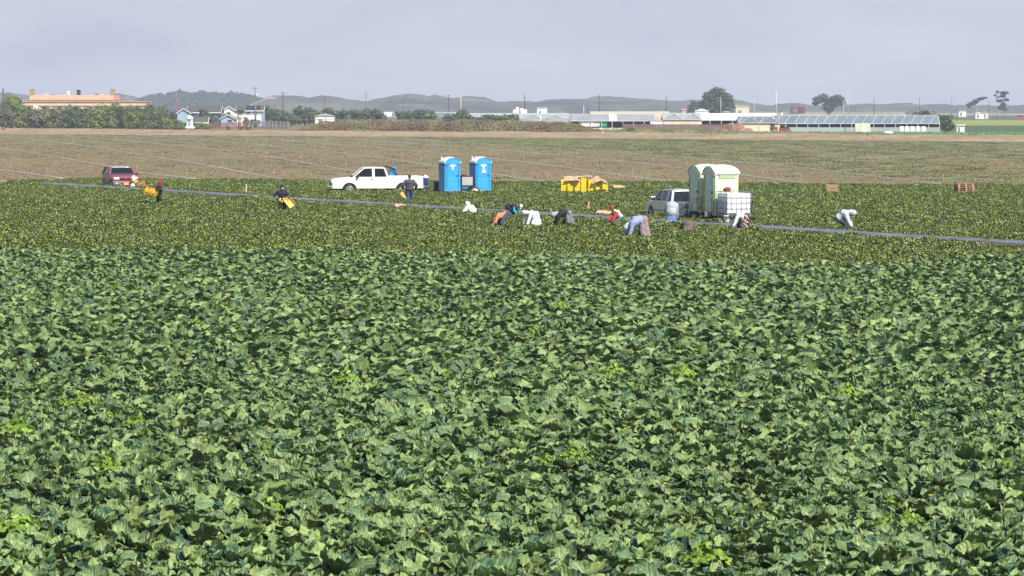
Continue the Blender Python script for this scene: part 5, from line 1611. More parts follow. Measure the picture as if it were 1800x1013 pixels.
# 2 navy hoodie with hi-vis band and a tan crate
person('person in navy hooded top with yellow waist band standing in the strawberries with a crate', at(496, 381), R(-82), (0, 0, .92), (.03, 0, 1.40), (.08, 0, 1.62),
       [(.28, .34, 1.02), (.14, -.42, 1.05)], [(-.05, .12, .10), (.10, -.12, .10)], dict(top=c_navy, legs=c_black, skirt=c_ystrip, skirt_name='waist_band', skirt_to=(0, 0, .82), head='hood', head_mat=c_navy, mask=c_whitec, bulk=1.12), gaze=(1, .1, -.2))
p_ = G(496, 381)
o = crate_mesh(.62, .42, .14).build('tan_crate', M_ocr); o.location = (p_.x + .42, p_.y - .30, .78); o.rotation_euler = (R(62), R(50), R(-10)); tag(o, 'tilted orange-tan crate held at the hip of the person in the navy hood', 'crate')
# 3 man in charcoal jacket, from behind
person('man in charcoal jacket and dark jeans walking away past the white pickup', at(720, 363), R(92), (0, 0, .93), (.02, 0, 1.42), (.07, 0, 1.64),
       [(.10, .36, .96), (.12, -.34, .98)], [(-.10, .11, .10), (.16, -.11, .10)], dict(top=c_char, legs=c_denim, head='hair', bulk=1.35), scale=1.1, gaze=(1, 0, -.1))
p_ = G(720, 363); o = crate_mesh(.45, .35, .12).build('tan_crate', M_tanw); o.location = (p_.x - .36, p_.y + .05, .72); o.rotation_euler = (R(70), R(40), 0); tag(o, 'tan crate carried low at the side of the man in the charcoal jacket', 'crate')
# stooping pickers, left to right
stoop(832, 382, R(155), 'stooping person in cream top with a white hood beyond the grey strip', dict(top=c_cream, legs=c_cream, head='hood', head_mat=c_whitec, bulk=1.5, hem=.2), ph=.42, cx_=.26, cz=.66, hx=.36, hz=.80, az=.30, feet=[(.1, .14, .1), (.25, -.14, .1)], gaze=(1, 0, -.3))
stoop(893, 384, R(-22), 'stooping person in navy and teal wearing a white cap, beyond the one in rust orange', dict(top=c_navy, legs=c_navy, sleeve=c_teal, sleeves=False, top_name='vest', head='cap', head_mat=c_whitec, cap=c_whitec), ph=.74, cx_=.44, cz=.72, hx=.66, hz=.76, az=.36, gaze=(.6, -.2, -.8))
stoop(889, 405, R(188), 'stooping person in rust orange shirt and blue jeans', dict(top=c_orange, legs=c_denim, top_name='shirt', head='hair'), ph=.84, cx_=.44, cz=.74, hx=.60, hz=.52, ahx=.70, az=.34)
stoop(942, 406, R(196), 'stooping person in white shirt with a blue and white checked overskirt', dict(top=c_whitec, legs=c_whitec, skirt=c_bcheck, head='hood', head_mat=c_lgrey, bulk=1.05), ph=.86, cx_=.34, cz=.92, hx=.54, hz=.93, ahx=.50, az=.36)
stoop(1000, 405, R(186), 'stooping person in black with a dark plaid overskirt and grey hood', dict(top=c_black, legs=c_black, skirt=c_plaid, sleeve=c_lgrey, head='hood', head_mat=c_grey, bulk=1.12), ph=.90, cx_=.48, cz=.90, hx=.68, hz=.82, ahx=.62, az=.36)
stoop(1091, 401, R(205), 'stooping person with red sleeves, cream vest and red cap kneeling in the row', dict(top=c_cream, sleeves=False, top_name='vest', sleeve=c_red, legs=c_dgrey, head='cap', head_mat=c_red, cap=c_red, boots=c_ocher), ph=.62, cx_=.30, cz=.92, hx=.42, hz=1.06, ahx=.55, az=.42, feet=[(.05, .16, .16), (.30, -.16, .12)], gaze=(.8, 0, -.7))
stoop(1132, 425, R(184), 'stooping person in periwinkle shirt and mauve overskirt with a pale hat, nearest of the pickers', dict(top=c_lblue, top_name='shirt', legs=c_black, skirt=c_mauve, head='hood', head_mat=c_lgrey, glove=c_lblue, bulk=1.32), ph=.96, cx_=.50, cz=.86, hx=.66, hz=.66, ahx=.62, az=.28, scale=1.08)
# 10 bent right over, seen from behind
stoop(1180, 400, R(82), 'person bent right over in grey shirt and pale blue denim overskirt behind the silver car', dict(top=c_grey, top_name='shirt', legs=c_jean, skirt=c_jean, head='hair', bulk=1.35, hem=.24), scale=1.08, ph=.92, cx_=.34, cz=1.08, hx=.52, hz=.98, ahx=.5, az=.36)
stoop(1209, 415, R(88), 'person bent low showing only a rounded dark brown back above the plants', dict(top=c_brown, legs=c_brown, head='hair', bulk=1.38, skirt=c_brown), ph=.62, cx_=.36, cz=.56, hx=.56, hz=.45, ahx=.5, az=.30, feet=[(.02, .14, .1), (.18, -.14, .1)])
stoop(1309, 411, R(190), 'stooping person in white long sleeved top and dark floral overskirt before the caged tank', dict(top=c_whitec, legs=c_denim, skirt=c_floral, head='scarf', head_mat=c_dgrey, bulk=1.05), ph=.86, cx_=.40, cz=.98, hx=.58, hz=.88, ahx=.66, az=.26, gaze=(.3, 0, -1))
stoop(1474, 409, R(-18), 'person crouching in a light grey hooded top by the grey strip, apart from the others', dict(top=c_lgrey, legs=c_dgrey, head='hood', head_mat=c_lgrey, bulk=1.32), scale=1.15, ph=.66, cx_=.34, cz=.90, hx=.56, hz=.86, ahx=.52, az=.22, feet=[(-.02, .18, .1), (.22, -.18, .1)])
# driver seated in the pickup
dv = on_truck(2.55, -.36, 0)
person('person in purple top sitting inside the white pickup cab', (dv.x, dv.y, .72), math.pi + R(9), (0, 0, .14), (-.06, 0, .62), (-.02, 0, .86), [(.34, .12, .48), (.34, -.12, .48)], [(.55, .12, -.12), (.55, -.12, -.12)],
       dict(top=c_purple, legs=c_dgrey, head='hair'), scale=.95, gaze=(1, 0, 0), group='people working in the field')

# ------------------------------------------------------------------ hills
M_dune = ground_mat('dune_scrub', (0.028, 0.040, 0.040), (0.075, 0.080, 0.070), c3=(0.15, 0.135, 0.11), s1=0.018, s2=0.07, bump=0.8, bs=0.08)
M_forest = leaf_mat('distant_conifer_leaf', (0.014, 0.026, 0.026), (0.034, 0.052, 0.042), rough=.8, trans=.05, scale=.2, spec=.1)
def hills(name, prof, D, depth, m, seed, amp=3.0, n=420, k=44, front=0.55):
    """ridge whose crest passes the given points of the photograph at distance D"""
    xs = np.array([AT(x, y, D).x for x, y in prof]); zs = np.array([AT(x, y, D).z for x, y in prof])
    X0, X1 = xs[0], xs[-1]
    u = np.linspace(X0, X1, n); v = np.linspace(-1, 1, k)
    UU, VV = np.meshgrid(u, v)
    crest = np.interp(UU, xs, zs)
    lump = (vnoise(UU * .012 + 60, VV * 3.1 + 60, seed, 4) - .45)
    f = np.where(VV < 0, 1 - np.abs(VV) ** 1.4, 1 - VV ** 2)
    z = crest * f + lump * amp * 4 * (1 - np.abs(VV)) * np.minimum(1, np.abs(VV) * 3.5) + (vnoise(UU * .05 + 9, VV * 9 + 9, seed + 3, 3) - .5) * amp * .5 * f
    z = np.minimum(z, crest * (1 - .10 * np.abs(VV)) + .2) - .3 + (vnoise(UU * .07 + 70, VV * 4 + 70, seed + 9, 4) - .5) * 4.0 * f
    Y = D + VV * depth * np.where(VV < 0, front, 1) + (vnoise(UU * .004 + 5, VV * 0 + 5, seed, 2) - .5) * 60
    V = np.column_stack([UU.ravel(), Y.ravel(), np.maximum(z, -.4).ravel()])
    i = (np.arange(k - 1)[:, None] * n + np.arange(n - 1)[None, :]).ravel()
    F = np.column_stack([i, i + 1, i + 1 + n, i + n]).ravel()
    return tag(link(name, mesh_np(name, V, F, 4, m, True)), kind='structure')
hills('hills', [(-300, 176), (-60, 166), (0, 162), (25, 165), (60, 171), (110, 168), (190, 168), (205, 163), (228, 169), (238, 178), (250, 176), (262, 172), (300, 174), (370, 174), (430, 173), (462, 173), (500, 178), (560, 186)], 3600, 420, M_dune, 3)
M_dune2 = ground_mat('sandy_dune', (0.045, 0.054, 0.050), (0.11, 0.105, 0.088), c3=(0.36, 0.285, 0.215), s1=0.014, s2=0.035, bump=0.8, bs=0.08)
hills('dunes', [(395, 196), (440, 186), (465, 174), (478, 169), (500, 168), (520, 169), (545, 172), (566, 169), (590, 171), (618, 174), (640, 178), (668, 184), (700, 190)], 3000, 260, M_dune2, 11)
hills('dunes', [(600, 194), (640, 181), (660, 174), (684, 171), (700, 167), (722, 164), (738, 166), (752, 170), (765, 167), (790, 172), (815, 169), (850, 171), (870, 176), (890, 179), (930, 178), (960, 177), (985, 175), (1020, 176), (1060, 186), (1090, 194)], 3050, 280, M_dune, 21)
hills('hills', [(860, 186), (930, 178), (980, 176), (1030, 173), (1048, 170), (1066, 169), (1090, 171), (1120, 174), (1145, 174), (1175, 177), (1200, 176), (1250, 176), (1292, 174), (1320, 180), (1352, 186), (1372, 184), (1402, 182), (1420, 185), (1445, 188), (1480, 184), (1510, 185), (1545, 182), (1562, 185), (1590, 181), (1612, 186), (1650, 183), (1680, 187), (1710, 185), (1760, 187), (1800, 184), (1900, 186), (2100, 183)], 3300, 420, M_dune, 31)

# ------------------------------------------------------------------ trees and bushes
def crown_mesh(name, blobs, n, size, seed, m_, shell=.55, aspect=.8):
    """leaf sprays through the volume of several uneven blobs; blobs: (x, y, z, rx, ry, rz)"""
    r = np.random.default_rng(seed)
    B = np.array(blobs, float); w = (B[:, 3] * B[:, 4] * B[:, 5]) ** .67; w /= w.sum()
    which = r.choice(len(B), n, p=w)
    d = r.normal(size=(n, 3)); d /= np.linalg.norm(d, axis=1, keepdims=True)
    q = shell + (1 - shell) * r.random(n) ** .5
    lump = 1 + .22 * np.sin(d[:, 0] * 5 + which) * np.sin(d[:, 2] * 6 + which * 2) + r.normal(0, .07, n)
    b = B[which]
    C = b[:, :3] + d * b[:, 3:6] * (q * lump)[:, None]
    N = d * .9 + r.normal(0, .38, (n, 3)); N[:, 2] += .25
    tw = r.uniform(.12, .80, len(B))
    T = np.clip(tw[which] + r.normal(0, .16, n), 0, .84)
    S = r.uniform(.6, 1.3, n) * size
    return leaflet_cloud(name, C, N, S, r, m_, T, None, .2, aspect)

M_bark = mat('grey_bark', (.13, .10, .08), .9, var=.2, scale=3)
M_barkp = mat('pale_bark', (.36, .31, .25), .9, var=.2, scale=3)
def trunk_mesh(name, limbs, m_, parent):
    m = MB()
    for pts, r0, r1 in limbs:
        n = len(pts); m.tube(pts, [r0 + (r1 - r0) * i / (n - 1) for i in range(n)], n=8)
    return m.build(name, m_, parent)
L_scrub = [leaf_mat('scrub_olive_leaf', (.050, .075, .026), (.195, .215, .065), rough=.6, trans=.15, scale=.5, objrand=.15),
           leaf_mat('scrub_greygreen_leaf', (.060, .066, .045), (.185, .180, .115), rough=.7, trans=.1, scale=.5, objrand=.15),
           leaf_mat('scrub_fresh_leaf', (.065, .110, .022), (.25, .300, .060), rough=.55, trans=.2, scale=.5, objrand=.12),
           leaf_mat('dark_tree_leaf', (.020, .045, .020), (.095, .135, .045), rough=.6, trans=.1, scale=.5, objrand=.1)]
def bush_parts(kind, seed, w, h):
    r = random.Random(seed)
    bl = []
    for i in range(11):
        a = r.uniform(0, 6.28); q = r.uniform(.1, .72)
        zz = r.uniform(.18, .80) * h
        s = r.uniform(.24, .42)
        bl.append((q * w / 2 * math.cos(a), q * w / 2 * math.sin(a) * .8, zz, s * w * .62, s * w * .5, min(s * h * .72, h - zz + .05 * h)))
    bl.append((0, 0, h * .3, w * .42, w * .34, h * .32))
    cm = crown_mesh('crown', bl, int(2600 * w * h / 45), .26, seed, L_scrub[kind], .35)
    return cm
bushes = {}
def bush(px_, py_, w, h, kind, label, group, nm='bush', seed=None):
    key = (kind, (seed or 0) % 3)
    p = G(px_, py_)
    t = thing(nm, label, 'bush', (p.x, p.y, 0), random.uniform(0, 6.28), group)
    if key not in bushes:
        cm = bush_parts(kind, 700 + kind * 10 + key[1], 8.0, 6.0)
        r = random.Random(kind + key[1]); m = MB()
        for i in range(6):
            a = r.uniform(0, 6.28); m.tube([(0, 0, 0), (.8 * math.cos(a), .8 * math.sin(a), 1.6), (2.0 * math.cos(a), 2.0 * math.sin(a), 3.6)], [.14, .10, .04], n=6)
        bushes[key] = (cm, None, m)
        link('crown', cm, t); tk = m.build('trunk', M_bark, t); bushes[key] = (cm, tk.data)
    else:
        link('crown', bushes[key][0], t); link('trunk', bushes[key][1], t)
    t.scale = (w / 8.0, w / 8.0, h / 6.0)
    return t
GB = 'bushes of the thicket at the left'
LB = ['olive green bush in the thicket below the salmon roofed building', 'grey-green twiggy bush in the thicket below the salmon roofed building', 'fresh green bush in the thicket below the salmon roofed building', 'dark green bush in the thicket below the salmon roofed building']
row = [(-35, 229, 9, 5.6, 1), (8, 229, 9, 6.0, 1), (40, 229, 8, 6.3, 0), (62, 229, 9, 5.6, 1), (92, 229, 8.5, 5.6, 0), (118, 229, 8, 5.8, 1), (140, 229, 9, 6.0, 3), (168, 228.5, 9, 6.3, 2), (192, 228.5, 9, 6.6, 0), (214, 228.5, 8, 6.4, 3), (236, 228.5, 9, 6.0, 2), (258, 228.5, 8, 5.6, 0), (278, 228.5, 8, 4.6, 3), (296, 228.5, 7, 3.7, 2), (312, 228.5, 6, 2.9, 0)]
for i, (x, y, w, h, k) in enumerate(row): bush(x, y, w, h, k, LB[k], GB, seed=i)
row2 = [(-20, 224, 10, 5.6, 1), (22, 224, 10, 5.4, 0), (58, 223, 9, 6.0, 1), (88, 223, 10, 6.8, 1), (122, 223, 10, 8.0, 3), (150, 223, 9, 7.4, 0), (176, 222, 10, 7.6, 2), (206, 222, 10, 8.0, 2), (232, 222, 9, 7.8, 0), (255, 222, 9, 7.6, 3), (278, 222, 9, 6.6, 0), (299, 222, 8, 4.8, 3), (128, 218, 6, 10.2, 1), (246, 216, 9, 10.6, 3)]
for i, (x, y, w, h, k) in enumerate(row2): bush(x, y, w, h, k, LB[k], GB, seed=i + 1)
for x, w, h in ((330, 6, 2.3), (346, 6, 2.0), (363, 5, 1.6)): bush(x, 227, w, h, 2, 'low green bush at the foot of the white dormer between thicket and red fence', 'low bushes in front of the houses', seed=1)
for x, w in ((402, 1.4), (424, 1.6), (437, 1.8)): bush(x, 229.5, w, 1.3, 0, 'small weed tuft in front of the red fence on the dirt bank', 'weed tufts on the dirt bank', 'weed_tuft', seed=2)

# big round tree at the left edge
def tree(nm, label, px_, D, zbase, blobs, n, size, m_, limbs, seed, bark=M_bark, cat='tree', group=None):
    p = AT(px_, 190, D)
    t = thing(nm, label, cat, (p.x, D, zbase), 0, group)
    cm = crown_mesh('crown', blobs, n, size, seed, m_, .30)
    link('crown', cm, t)
    trunk_mesh('trunk', limbs, bark, t)
    return t
tree('round_tree', 'round bright green tree left of the salmon roofed building', 22, 800, 0, [(0, 0, 6.2, 3.5, 3.4, 3.9), (-1.5, 0, 5.4, 2.3, 2.2, 2.9), (1.5, .4, 5.6, 2.3, 2.2, 3.0), (.2, -.6, 7.4, 2.4, 2.1, 2.1)], 4200, .24, leaf_mat('round_tree_leaf', (.060, .11, .02), (.23, .29, .06), rough=.55, trans=.2, scale=.5), [([(0, 0, 0), (0, 0, 3), (.2, 0, 7)], .4, .12)], 61)
# big spreading tree behind the white roofs
M_eu = leaf_mat('eucalyptus_leaf', (.018, .034, .022), (.060, .085, .045), rough=.6, trans=.08, scale=.3)
def eu_limbs(bl, base_h):
    return [([(0, 0, 0), (0, 0, base_h)], .9, .6)] + [([(0, 0, base_h * .8), (b[0] * .5, b[1] * .5, (base_h + b[2]) / 2), (b[0], b[1], b[2])], .4, .08) for b in bl]
bl = [(1.5, 0, 13.4, 4.2, 3.5, 3.0), (-2.5, 0, 11.5, 4.0, 3.4, 3.2), (5.5, 0, 10.6, 3.6, 3.4, 3.0), (7.0, .5, 7.4, 3.0, 2.8, 2.6), (1.5, -.5, 8.5, 5.5, 4, 4.0), (-1.5, 0, 5.5, 5.0, 4, 4.0), (4.6, 0, 4.6, 4.2, 3.5, 3.6), (-4.6, 0, 8.6, 2.6, 2.6, 2.2)]
tree('spreading_tree', 'large dark spreading tree rising behind the bright white roofs', 1257, 1400, 0, bl, 5200, .52, M_eu, eu_limbs(bl, 3.0), 62)
bl = [(-2.2, 0, 6.0, 3.2, 3, 3.4), (1.6, 0, 6.8, 3.2, 3, 3.2), (0, 0, 3.5, 4.2, 3, 3.2), (-4, 0, 4.0, 2.2, 2, 2.5)]
tree('dark_round_tree', 'smaller dark tree joined to the left side of the large spreading tree', 1229, 1420, 0, bl, 2600, .5, M_eu, eu_limbs(bl, 2.0), 63)
bl = [(-6.2, 0, 10.4, 3.2, 3, 1.9), (-3.4, 0, 12.0, 3.2, 3, 2.0), (-1.2, 0, 10.0, 3.0, 3, 2.2), (2.6, 0, 11.0, 3.0, 3, 2.0), (5.4, 0, 11.6, 3.0, 3, 2.0), (7.2, 0, 9.4, 2.3, 2.2, 2.3), (3.6, 0, 8.6, 3.2, 3, 2.0), (-7.6, 0, 8.6, 1.8, 2, 1.2), (-1.0, 0, 7.0, 2.4, 2, 2.0), (1.4, 0, 6.0, 2.0, 2, 2.4)]
tree('forked_tree', 'dark tree with a forked trunk and wide two-part crown behind the long glasshouse', 1457, 1600, 0, bl, 4600, .45, M_eu, [([(0, 0, 0), (0, 0, 3.4)], 1.2, .9)] + [([(0, 0, 2.8), (b[0] * .45, 0, (3 + b[2]) / 2), (b[0], b[1], b[2])], .55, .1) for b in bl], 64)
bl = [(-6.0, 0, 7.4, 1.5, 1.4, 1.5), (-4.2, 0, 8.6, 2.0, 1.4, 1.1), (-2.0, 0, 10.0, 2.2, 1.4, 1.0), (.6, 0, 11.2, 2.3, 1.4, .8), (3.0, 0, 11.7, 1.8, 1.2, .6), (-2.8, 0, 8.6, 1.5, 1.2, .8)]
tree('windswept_tree', 'windswept leaning tree with a slanting flat crown over the white sheds', 1722, 1600, 0, bl, 1800, .34, M_eu, [([(-1, 0, 0), (-1.4, 0, 5), (-2.6, 0, 8.6), (1, 0, 11)], .30, .10), ([(-.9, 0, 1), (-2.5, 0, 6), (-5.5, 0, 7.4)], .2, .06)], 65, M_barkp)
bl = [(.6, 0, 14.4, 2.6, 1.8, 1.1), (-.3, 0, 12.6, 2.0, 1.6, .8), (2.0, 0, 10.6, 1.8, 1.6, 1.0), (-1.6, 0, 10.0, 2.2, 1.7, .9), (.2, 0, 8.0, 1.9, 1.6, 1.4), (-.6, 0, 6.2, 2.2, 1.7, 1.4), (1.0, 0, 5.4, 1.5, 1.3, 1.0)]
tree('layered_tree', 'tall thin tree with separate dark tiers of foliage at the far right', 1763, 1600, 0, bl, 2300, .34, M_eu, [([(.8, 0, 0), (.5, 0, 5), (.2, 0, 10), (.6, 0, 14.8)], .35, .08)], 66, M_barkp)
bl = [(.3, 0, 15.0, 1.2, 1, .9), (-.8, 0, 13.2, .9, .8, .7), (.6, 0, 12.0, .8, .8, .6), (-.2, 0, 10.4, .6, .6, .5)]
tree('sparse_tree', 'thin nearly bare tree standing just left of the tiered one', 1752, 1620, 0, bl, 420, .26, M_eu, [([(0, 0, 0), (.1, 0, 8), (0, 0, 15.6)], .22, .06)], 67, M_barkp)
# trees around the houses and along the bank
def small_tree(px_, D, ztop, w, seed, label, m_=None, n=1500, group=None, nm='garden_tree'):
    h = ztop * (.93 if group == 'dark trees beyond the reddish bank' else 1)
    r = random.Random(seed); bl = [(r.uniform(-.34, .34) * w, r.uniform(-.2, .2) * w, h * r.uniform(.28, .80), w * r.uniform(.20, .32), w * .26, h * r.uniform(.16, .24)) for _ in range(8)] + [(0, 0, h * .42, w * .42, w * .34, h * .36)]
    return tree(nm, label, px_, D, 0, bl, n, .30, m_ or L_scrub[3], [([(0, 0, 0), (0, 0, h * .35), (.2, 0, h * .7)], .25, .06)], seed, group=group)
small_tree(364, 880, 6.4, 5.6, 71, 'dense dark tree in front of the blue house')
small_tree(398, 900, 4.6, 4.2, 72, 'grey-green shrub by the blue gable between the two houses', L_scrub[1], 900)
small_tree(388, 950, 7.0, 4.5, 73, 'dark tree rising between the two houses', None, 900)
GT = 'dark trees beyond the reddish bank'
for i, (x, D, zt, w, lab) in enumerate([(472, 960, 8.0, 9, 'dark tree just right of the white house'), (492, 950, 7.2, 8, 'second dark tree right of the white house'), (512, 930, 6.4, 7, 'olive tree above the end of the grey wooden fence'), (536, 940, 7.8, 9, 'rounded dark tree left of the low white shed'), (553, 960, 6.8, 6, 'smaller dark tree touching the low white shed side'),
        (578, 930, 6.8, 6, 'dark tree directly left of a utility pole above the reddish bank'), (600, 930, 6.6, 6, 'dark rounded tree above the reddish bank right of that pole'), (632, 930, 6.8, 8, 'broad dark tree left of the bright white roof panel'), (650, 930, 6.6, 8, 'broad dark tree nearest the bright white roof panel'), (668, 930, 5.6, 5, 'low dark tree right beside the bright white roof panel'),
        (712, 920, 5.6, 6, 'low dark tree right of the bright white roof panel'), (728, 930, 6.6, 7, 'taller dark tree left of the white pipe post'), (745, 930, 6.2, 7, 'dark tree close to the white pipe post'), (760, 900, 4.6, 4, 'small dark tree directly above the white pipe post'), (788, 850, 5.6, 3.2, 'narrow dark tree right of the white pipe post'), (800, 820, 5.2, 6, 'bushy dark tree on the bank right of the white pipe post'),
        (817, 860, 6.8, 6.4, 'tall dark tree above the reddish bank, the tallest there'), (850, 860, 4.7, 10, 'low wide tree at the middle of the pale glass roofs'), (892, 850, 4.9, 8, 'rounded low tree before the pale glass gable'), (1042, 760, 3.6, 4, 'dark shrub at the left end of the open shed')]):
    small_tree(x, D, zt, w, 80 + i, lab, None, int(650 + 150 * w), GT, 'bank_tree')
small_tree(757, 740, 5.0, 4.6, 111, 'grey-green willow-like shrub growing on the bank by the white pipe post', L_scrub[1], 1000)
small_tree(1625, 740, 6.6, 9, 112, 'dark bushy tree behind the right end of the long glasshouse', None, 1500)
small_tree(1640, 760, 4.6, 8, 113, 'spreading dark bush just right of the glasshouse end', None, 1200)
small_tree(1665, 700, 4.4, 3.6, 114, 'dark conical shrub next to the white box at the field corner', None, 900)
small_tree(1108, 660, 1.5, 1.6, 115, 'small round dark shrub before the weathered plank fence', None, 400)

# far wood on the left hills
r = np.random.default_rng(77)
Cw, Nw = [], []
prof = [(232, 182), (245, 172), (262, 166), (278, 163), (290, 165), (300, 161), (318, 157), (330, 162), (345, 161), (355, 157), (362, 161), (380, 161), (395, 163), (407, 160), (425, 163), (440, 166), (455, 170), (470, 176)]
pxs, pys = zip(*prof)
n = 16000
xx = r.uniform(236, 470, n); yt = np.interp(xx, pxs, pys) + 3.2 + 1.4 * np.sin(xx * .9) * np.sin(xx * .23) + 1.2 * np.sin(xx * 1.7) + r.normal(0, .4, n)
yy = yt + (196 - yt) * r.random(n) ** 1.1
D_ = 2900 + 250 * (1 - (yy - 157) / 40) + r.uniform(-30, 30, n)
pts = np.array([AT(x, y, d)[:] for x, y, d in zip(xx, yy, D_)])
pts[:, 2] = np.maximum(pts[:, 2], .5)
tag(link('distant_forest', leaflet_cloud('distant_forest', pts, np.column_stack([r.normal(0, .5, n), r.normal(-.4, .5, n), np.full(n, .6)]), r.uniform(1.2, 2.6, n), r, M_forest)), kind='stuff')

# brushy bank: a long low mound of dry reddish and green brush
M_brush = leaf_mat('dry_brush_leaf', (.120, .078, .042), (.145, .150, .055), rough=.8, trans=.1, scale=.12, objrand=0)
M_brush.node_tree.nodes
MM = ground_mat('bank_soil', (.13, .085, .05), (.12, .115, .05), s1=.05, s2=.6)
b0_, b1_ = G(520, 232.5), G(1075, 237.5)
def bank_h(u, v): return (np.sin(np.pi * np.clip(v, 0, 1)) ** .7) * (1.7 + 0.8 * np.sin(np.pi * np.clip(u * 1.05, 0, 1)) ** .4 + 0.8 * (vnoise(u * 42 + 3, v * 3 + 3, 4) - .5)) * np.minimum(1, np.minimum(u * 12, (1 - u) * 9))
sheet('brush_bank', [b0_, b1_, (b1_.x + 3, b1_.y + 26), (b0_.x - 2, b0_.y + 30)], 0.0, MM, step=(160, 16), zfun=lambda x, y, u, v: bank_h(u, v))
n = 26000
r = np.random.default_rng(44); u, v = r.random(n), r.random(n) ** 1.3 * .95
A_ = np.array(b0_[:2]); B_ = np.array(b1_[:2]); Q = A_ + u[:, None] * (B_ - A_) + v[:, None] * np.array([0, 28.])
z = bank_h(u, v) + r.uniform(-.1, .55, n) * (.5 + vnoise(u * 90 + 3, v * 5 + 3, 6))
big = vnoise(u * 26 + 4, v * 2 + 4, 12, 3)
T = np.clip((big - .35) * 2.2 + r.normal(0, .18, n) - .1 * (v < .25), 0, .84)
tag(link('bank_brush', leaflet_cloud('bank_brush', np.column_stack([Q, z]), np.column_stack([r.normal(0, .6, n), r.normal(-.5, .5, n), np.full(n, .7)]), r.uniform(.14, .34, n), r, M_brush, T)), kind='stuff')
# greener low growth between the bank and the sheds, and grassy foot of the plank fence
n = 9000; xx = r.uniform(1000, 1250, n); yy = r.uniform(230, 241, n)
pp = np.array([G(x, y)[:] for x, y in zip(xx, yy)])
pp[:, 2] = r.uniform(.05, .9, n) * (1.3 - (yy - 228) / 14)
tag(link('verge_grass', leaflet_cloud('verge_grass', pp, np.column_stack([r.normal(0, .6, n), r.normal(-.5, .5, n), np.full(n, .7)]), r.uniform(.12, .26, n), r, leaf_mat('verge_leaf', (.08, .12, .03), (.22, .24, .05), scale=.3), np.clip(.4 + .5 * np.sin(xx * .09) + r.normal(0, .15, n), 0, .84))), kind='stuff')
n = 2600; r2 = np.random.default_rng(9)
uu = r2.random(n); nb = np.array(BN[1][:]) + 0
xx = r2.uniform(0, 1800, n); yb = np.interp(xx, [0, 900, 1800], [228.5, 235.5, 242]) ; yn = np.interp(xx, [0, 900, 1800], [236, 242, 250])
vv = np.clip(r2.normal(.5, .3, n), 0, 1); cl = np.round(xx / 33) ; keep_ = (np.sin(cl * 12.9) > -.1) ; yy = yb + (yn - yb) * vv
pp = np.array([G(x + 6 * math.sin(y_ * 5), y_)[:] for x, y_ in zip(xx, yy)])
pp[:, 2] = berm_z(pp[:, 0], pp[:, 1], 0, 1 - vv) + r2.uniform(0, .25, n)
pp = pp[keep_]
tag(link('dry_weeds', leaflet_cloud('dry_weeds', pp, np.column_stack([r2.normal(0, .6, len(pp)), r2.normal(-.5, .5, len(pp)), np.full(len(pp), .7)]), r2.uniform(.08, .20, len(pp)), r2, M_brush)), kind='stuff')

# ------------------------------------------------------------------ buildings
M_stucco = mat('cream_stucco', (.58, .46, .32), .9, var=.06, scale=.5)
M_salmon = mat('salmon_roof_tile', (.62, .28, .18), .85, var=.10, scale=.8)
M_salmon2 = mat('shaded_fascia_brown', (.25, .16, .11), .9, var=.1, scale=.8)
M_wht = mat('white_wall_paint', (.74, .74, .72), .8, var=.05, scale=.6)
M_bluew = mat('dark_blue_siding', (.035, .085, .16), .8, var=.1, scale=.8)
M_lbw = mat('pale_blue_siding', (.28, .40, .50), .8, var=.05, scale=.8)
M_shing = mat('grey_brown_shingle', (.080, .072, .070), .9, var=.18, scale=1.5)
M_dark = mat('dark_opening', (.02, .022, .025), .6)
M_winb = glass_mat('house_window_glass', (.05, .07, .09), .05, .08)
# school-like building with salmon mansard band
D0 = 1000
M_polew0 = mat('dull_rooftop_metal', (.45, .44, .42), .7)
q0, q1 = AT(52, 190, D0), AT(201, 190, D0)
bd = thing('stucco_building', 'long cream building with salmon tiled roof band and two chimney towers', 'building', ((q0.x + q1.x) / 2, D0 + 8, 0), 0)
Wb = q1.x - q0.x
zt_ = AT(100, 167.5, D0).z; zb_ = AT(100, 175.5, D0).z
m = MB(); m.box((0, 0, zb_ / 2 - .1), (Wb - .4, 16, zb_ - .2)); m.box((-.0, -8.1, zb_ - 1.1), (Wb + 1.2, 1.2, .35)); m.build('wall', M_stucco, bd)
m = MB()
for k, (za, zc) in enumerate(((zb_, zb_ + .55),)): pass
m.add([(-Wb / 2, -8.6, zb_), (Wb / 2, -8.6, zb_), (Wb / 2 - .2, -7.2, zt_), (-Wb / 2 + .2, -7.2, zt_), (-Wb / 2, 8.6, zb_), (Wb / 2, 8.6, zb_), (Wb / 2 - .2, 7.2, zt_), (-Wb / 2 + .2, 7.2, zt_)], [(0, 1, 2, 3), (1, 5, 6, 2), (5, 4, 7, 6), (4, 0, 3, 7), (3, 2, 6, 7)])
rf_ = m.build('roof', M_salmon, bd)
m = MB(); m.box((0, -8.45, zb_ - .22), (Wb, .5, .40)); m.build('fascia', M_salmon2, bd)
for s in (-1, 1):
    m = MB(); m.box((s * (Wb / 2 - .75), -6.6, zt_ + .75), (1.5, 1.5, 2.4)); m.box((s * (Wb / 2 - .75), -6.6, zt_ + 2.0), (1.7, 1.7, .15)); m.build('chimney', mat('mottled_tower_tile', (.30, .22, .12), .9, var=.35, scale=3), rf_)
for x, w_, h_, mm in ((-9.6, 1.9, .6, M_polew0), (-7.2, .8, .4, M_grey), (4.8 - 6.6, .8, 1.5, M_wht), (-2.6, 1.8, .35, M_polew0), (1.8, 1.2, 1.9, M_black), (10.0, 1.6, .45, M_polew0), (8.4, 1.4, .6, M_grey)):
    MB().box((x, -4, zt_ + h_ / 2), (w_, 1.6, h_)).build('rooftop_unit', mm, rf_, bevel=.04)
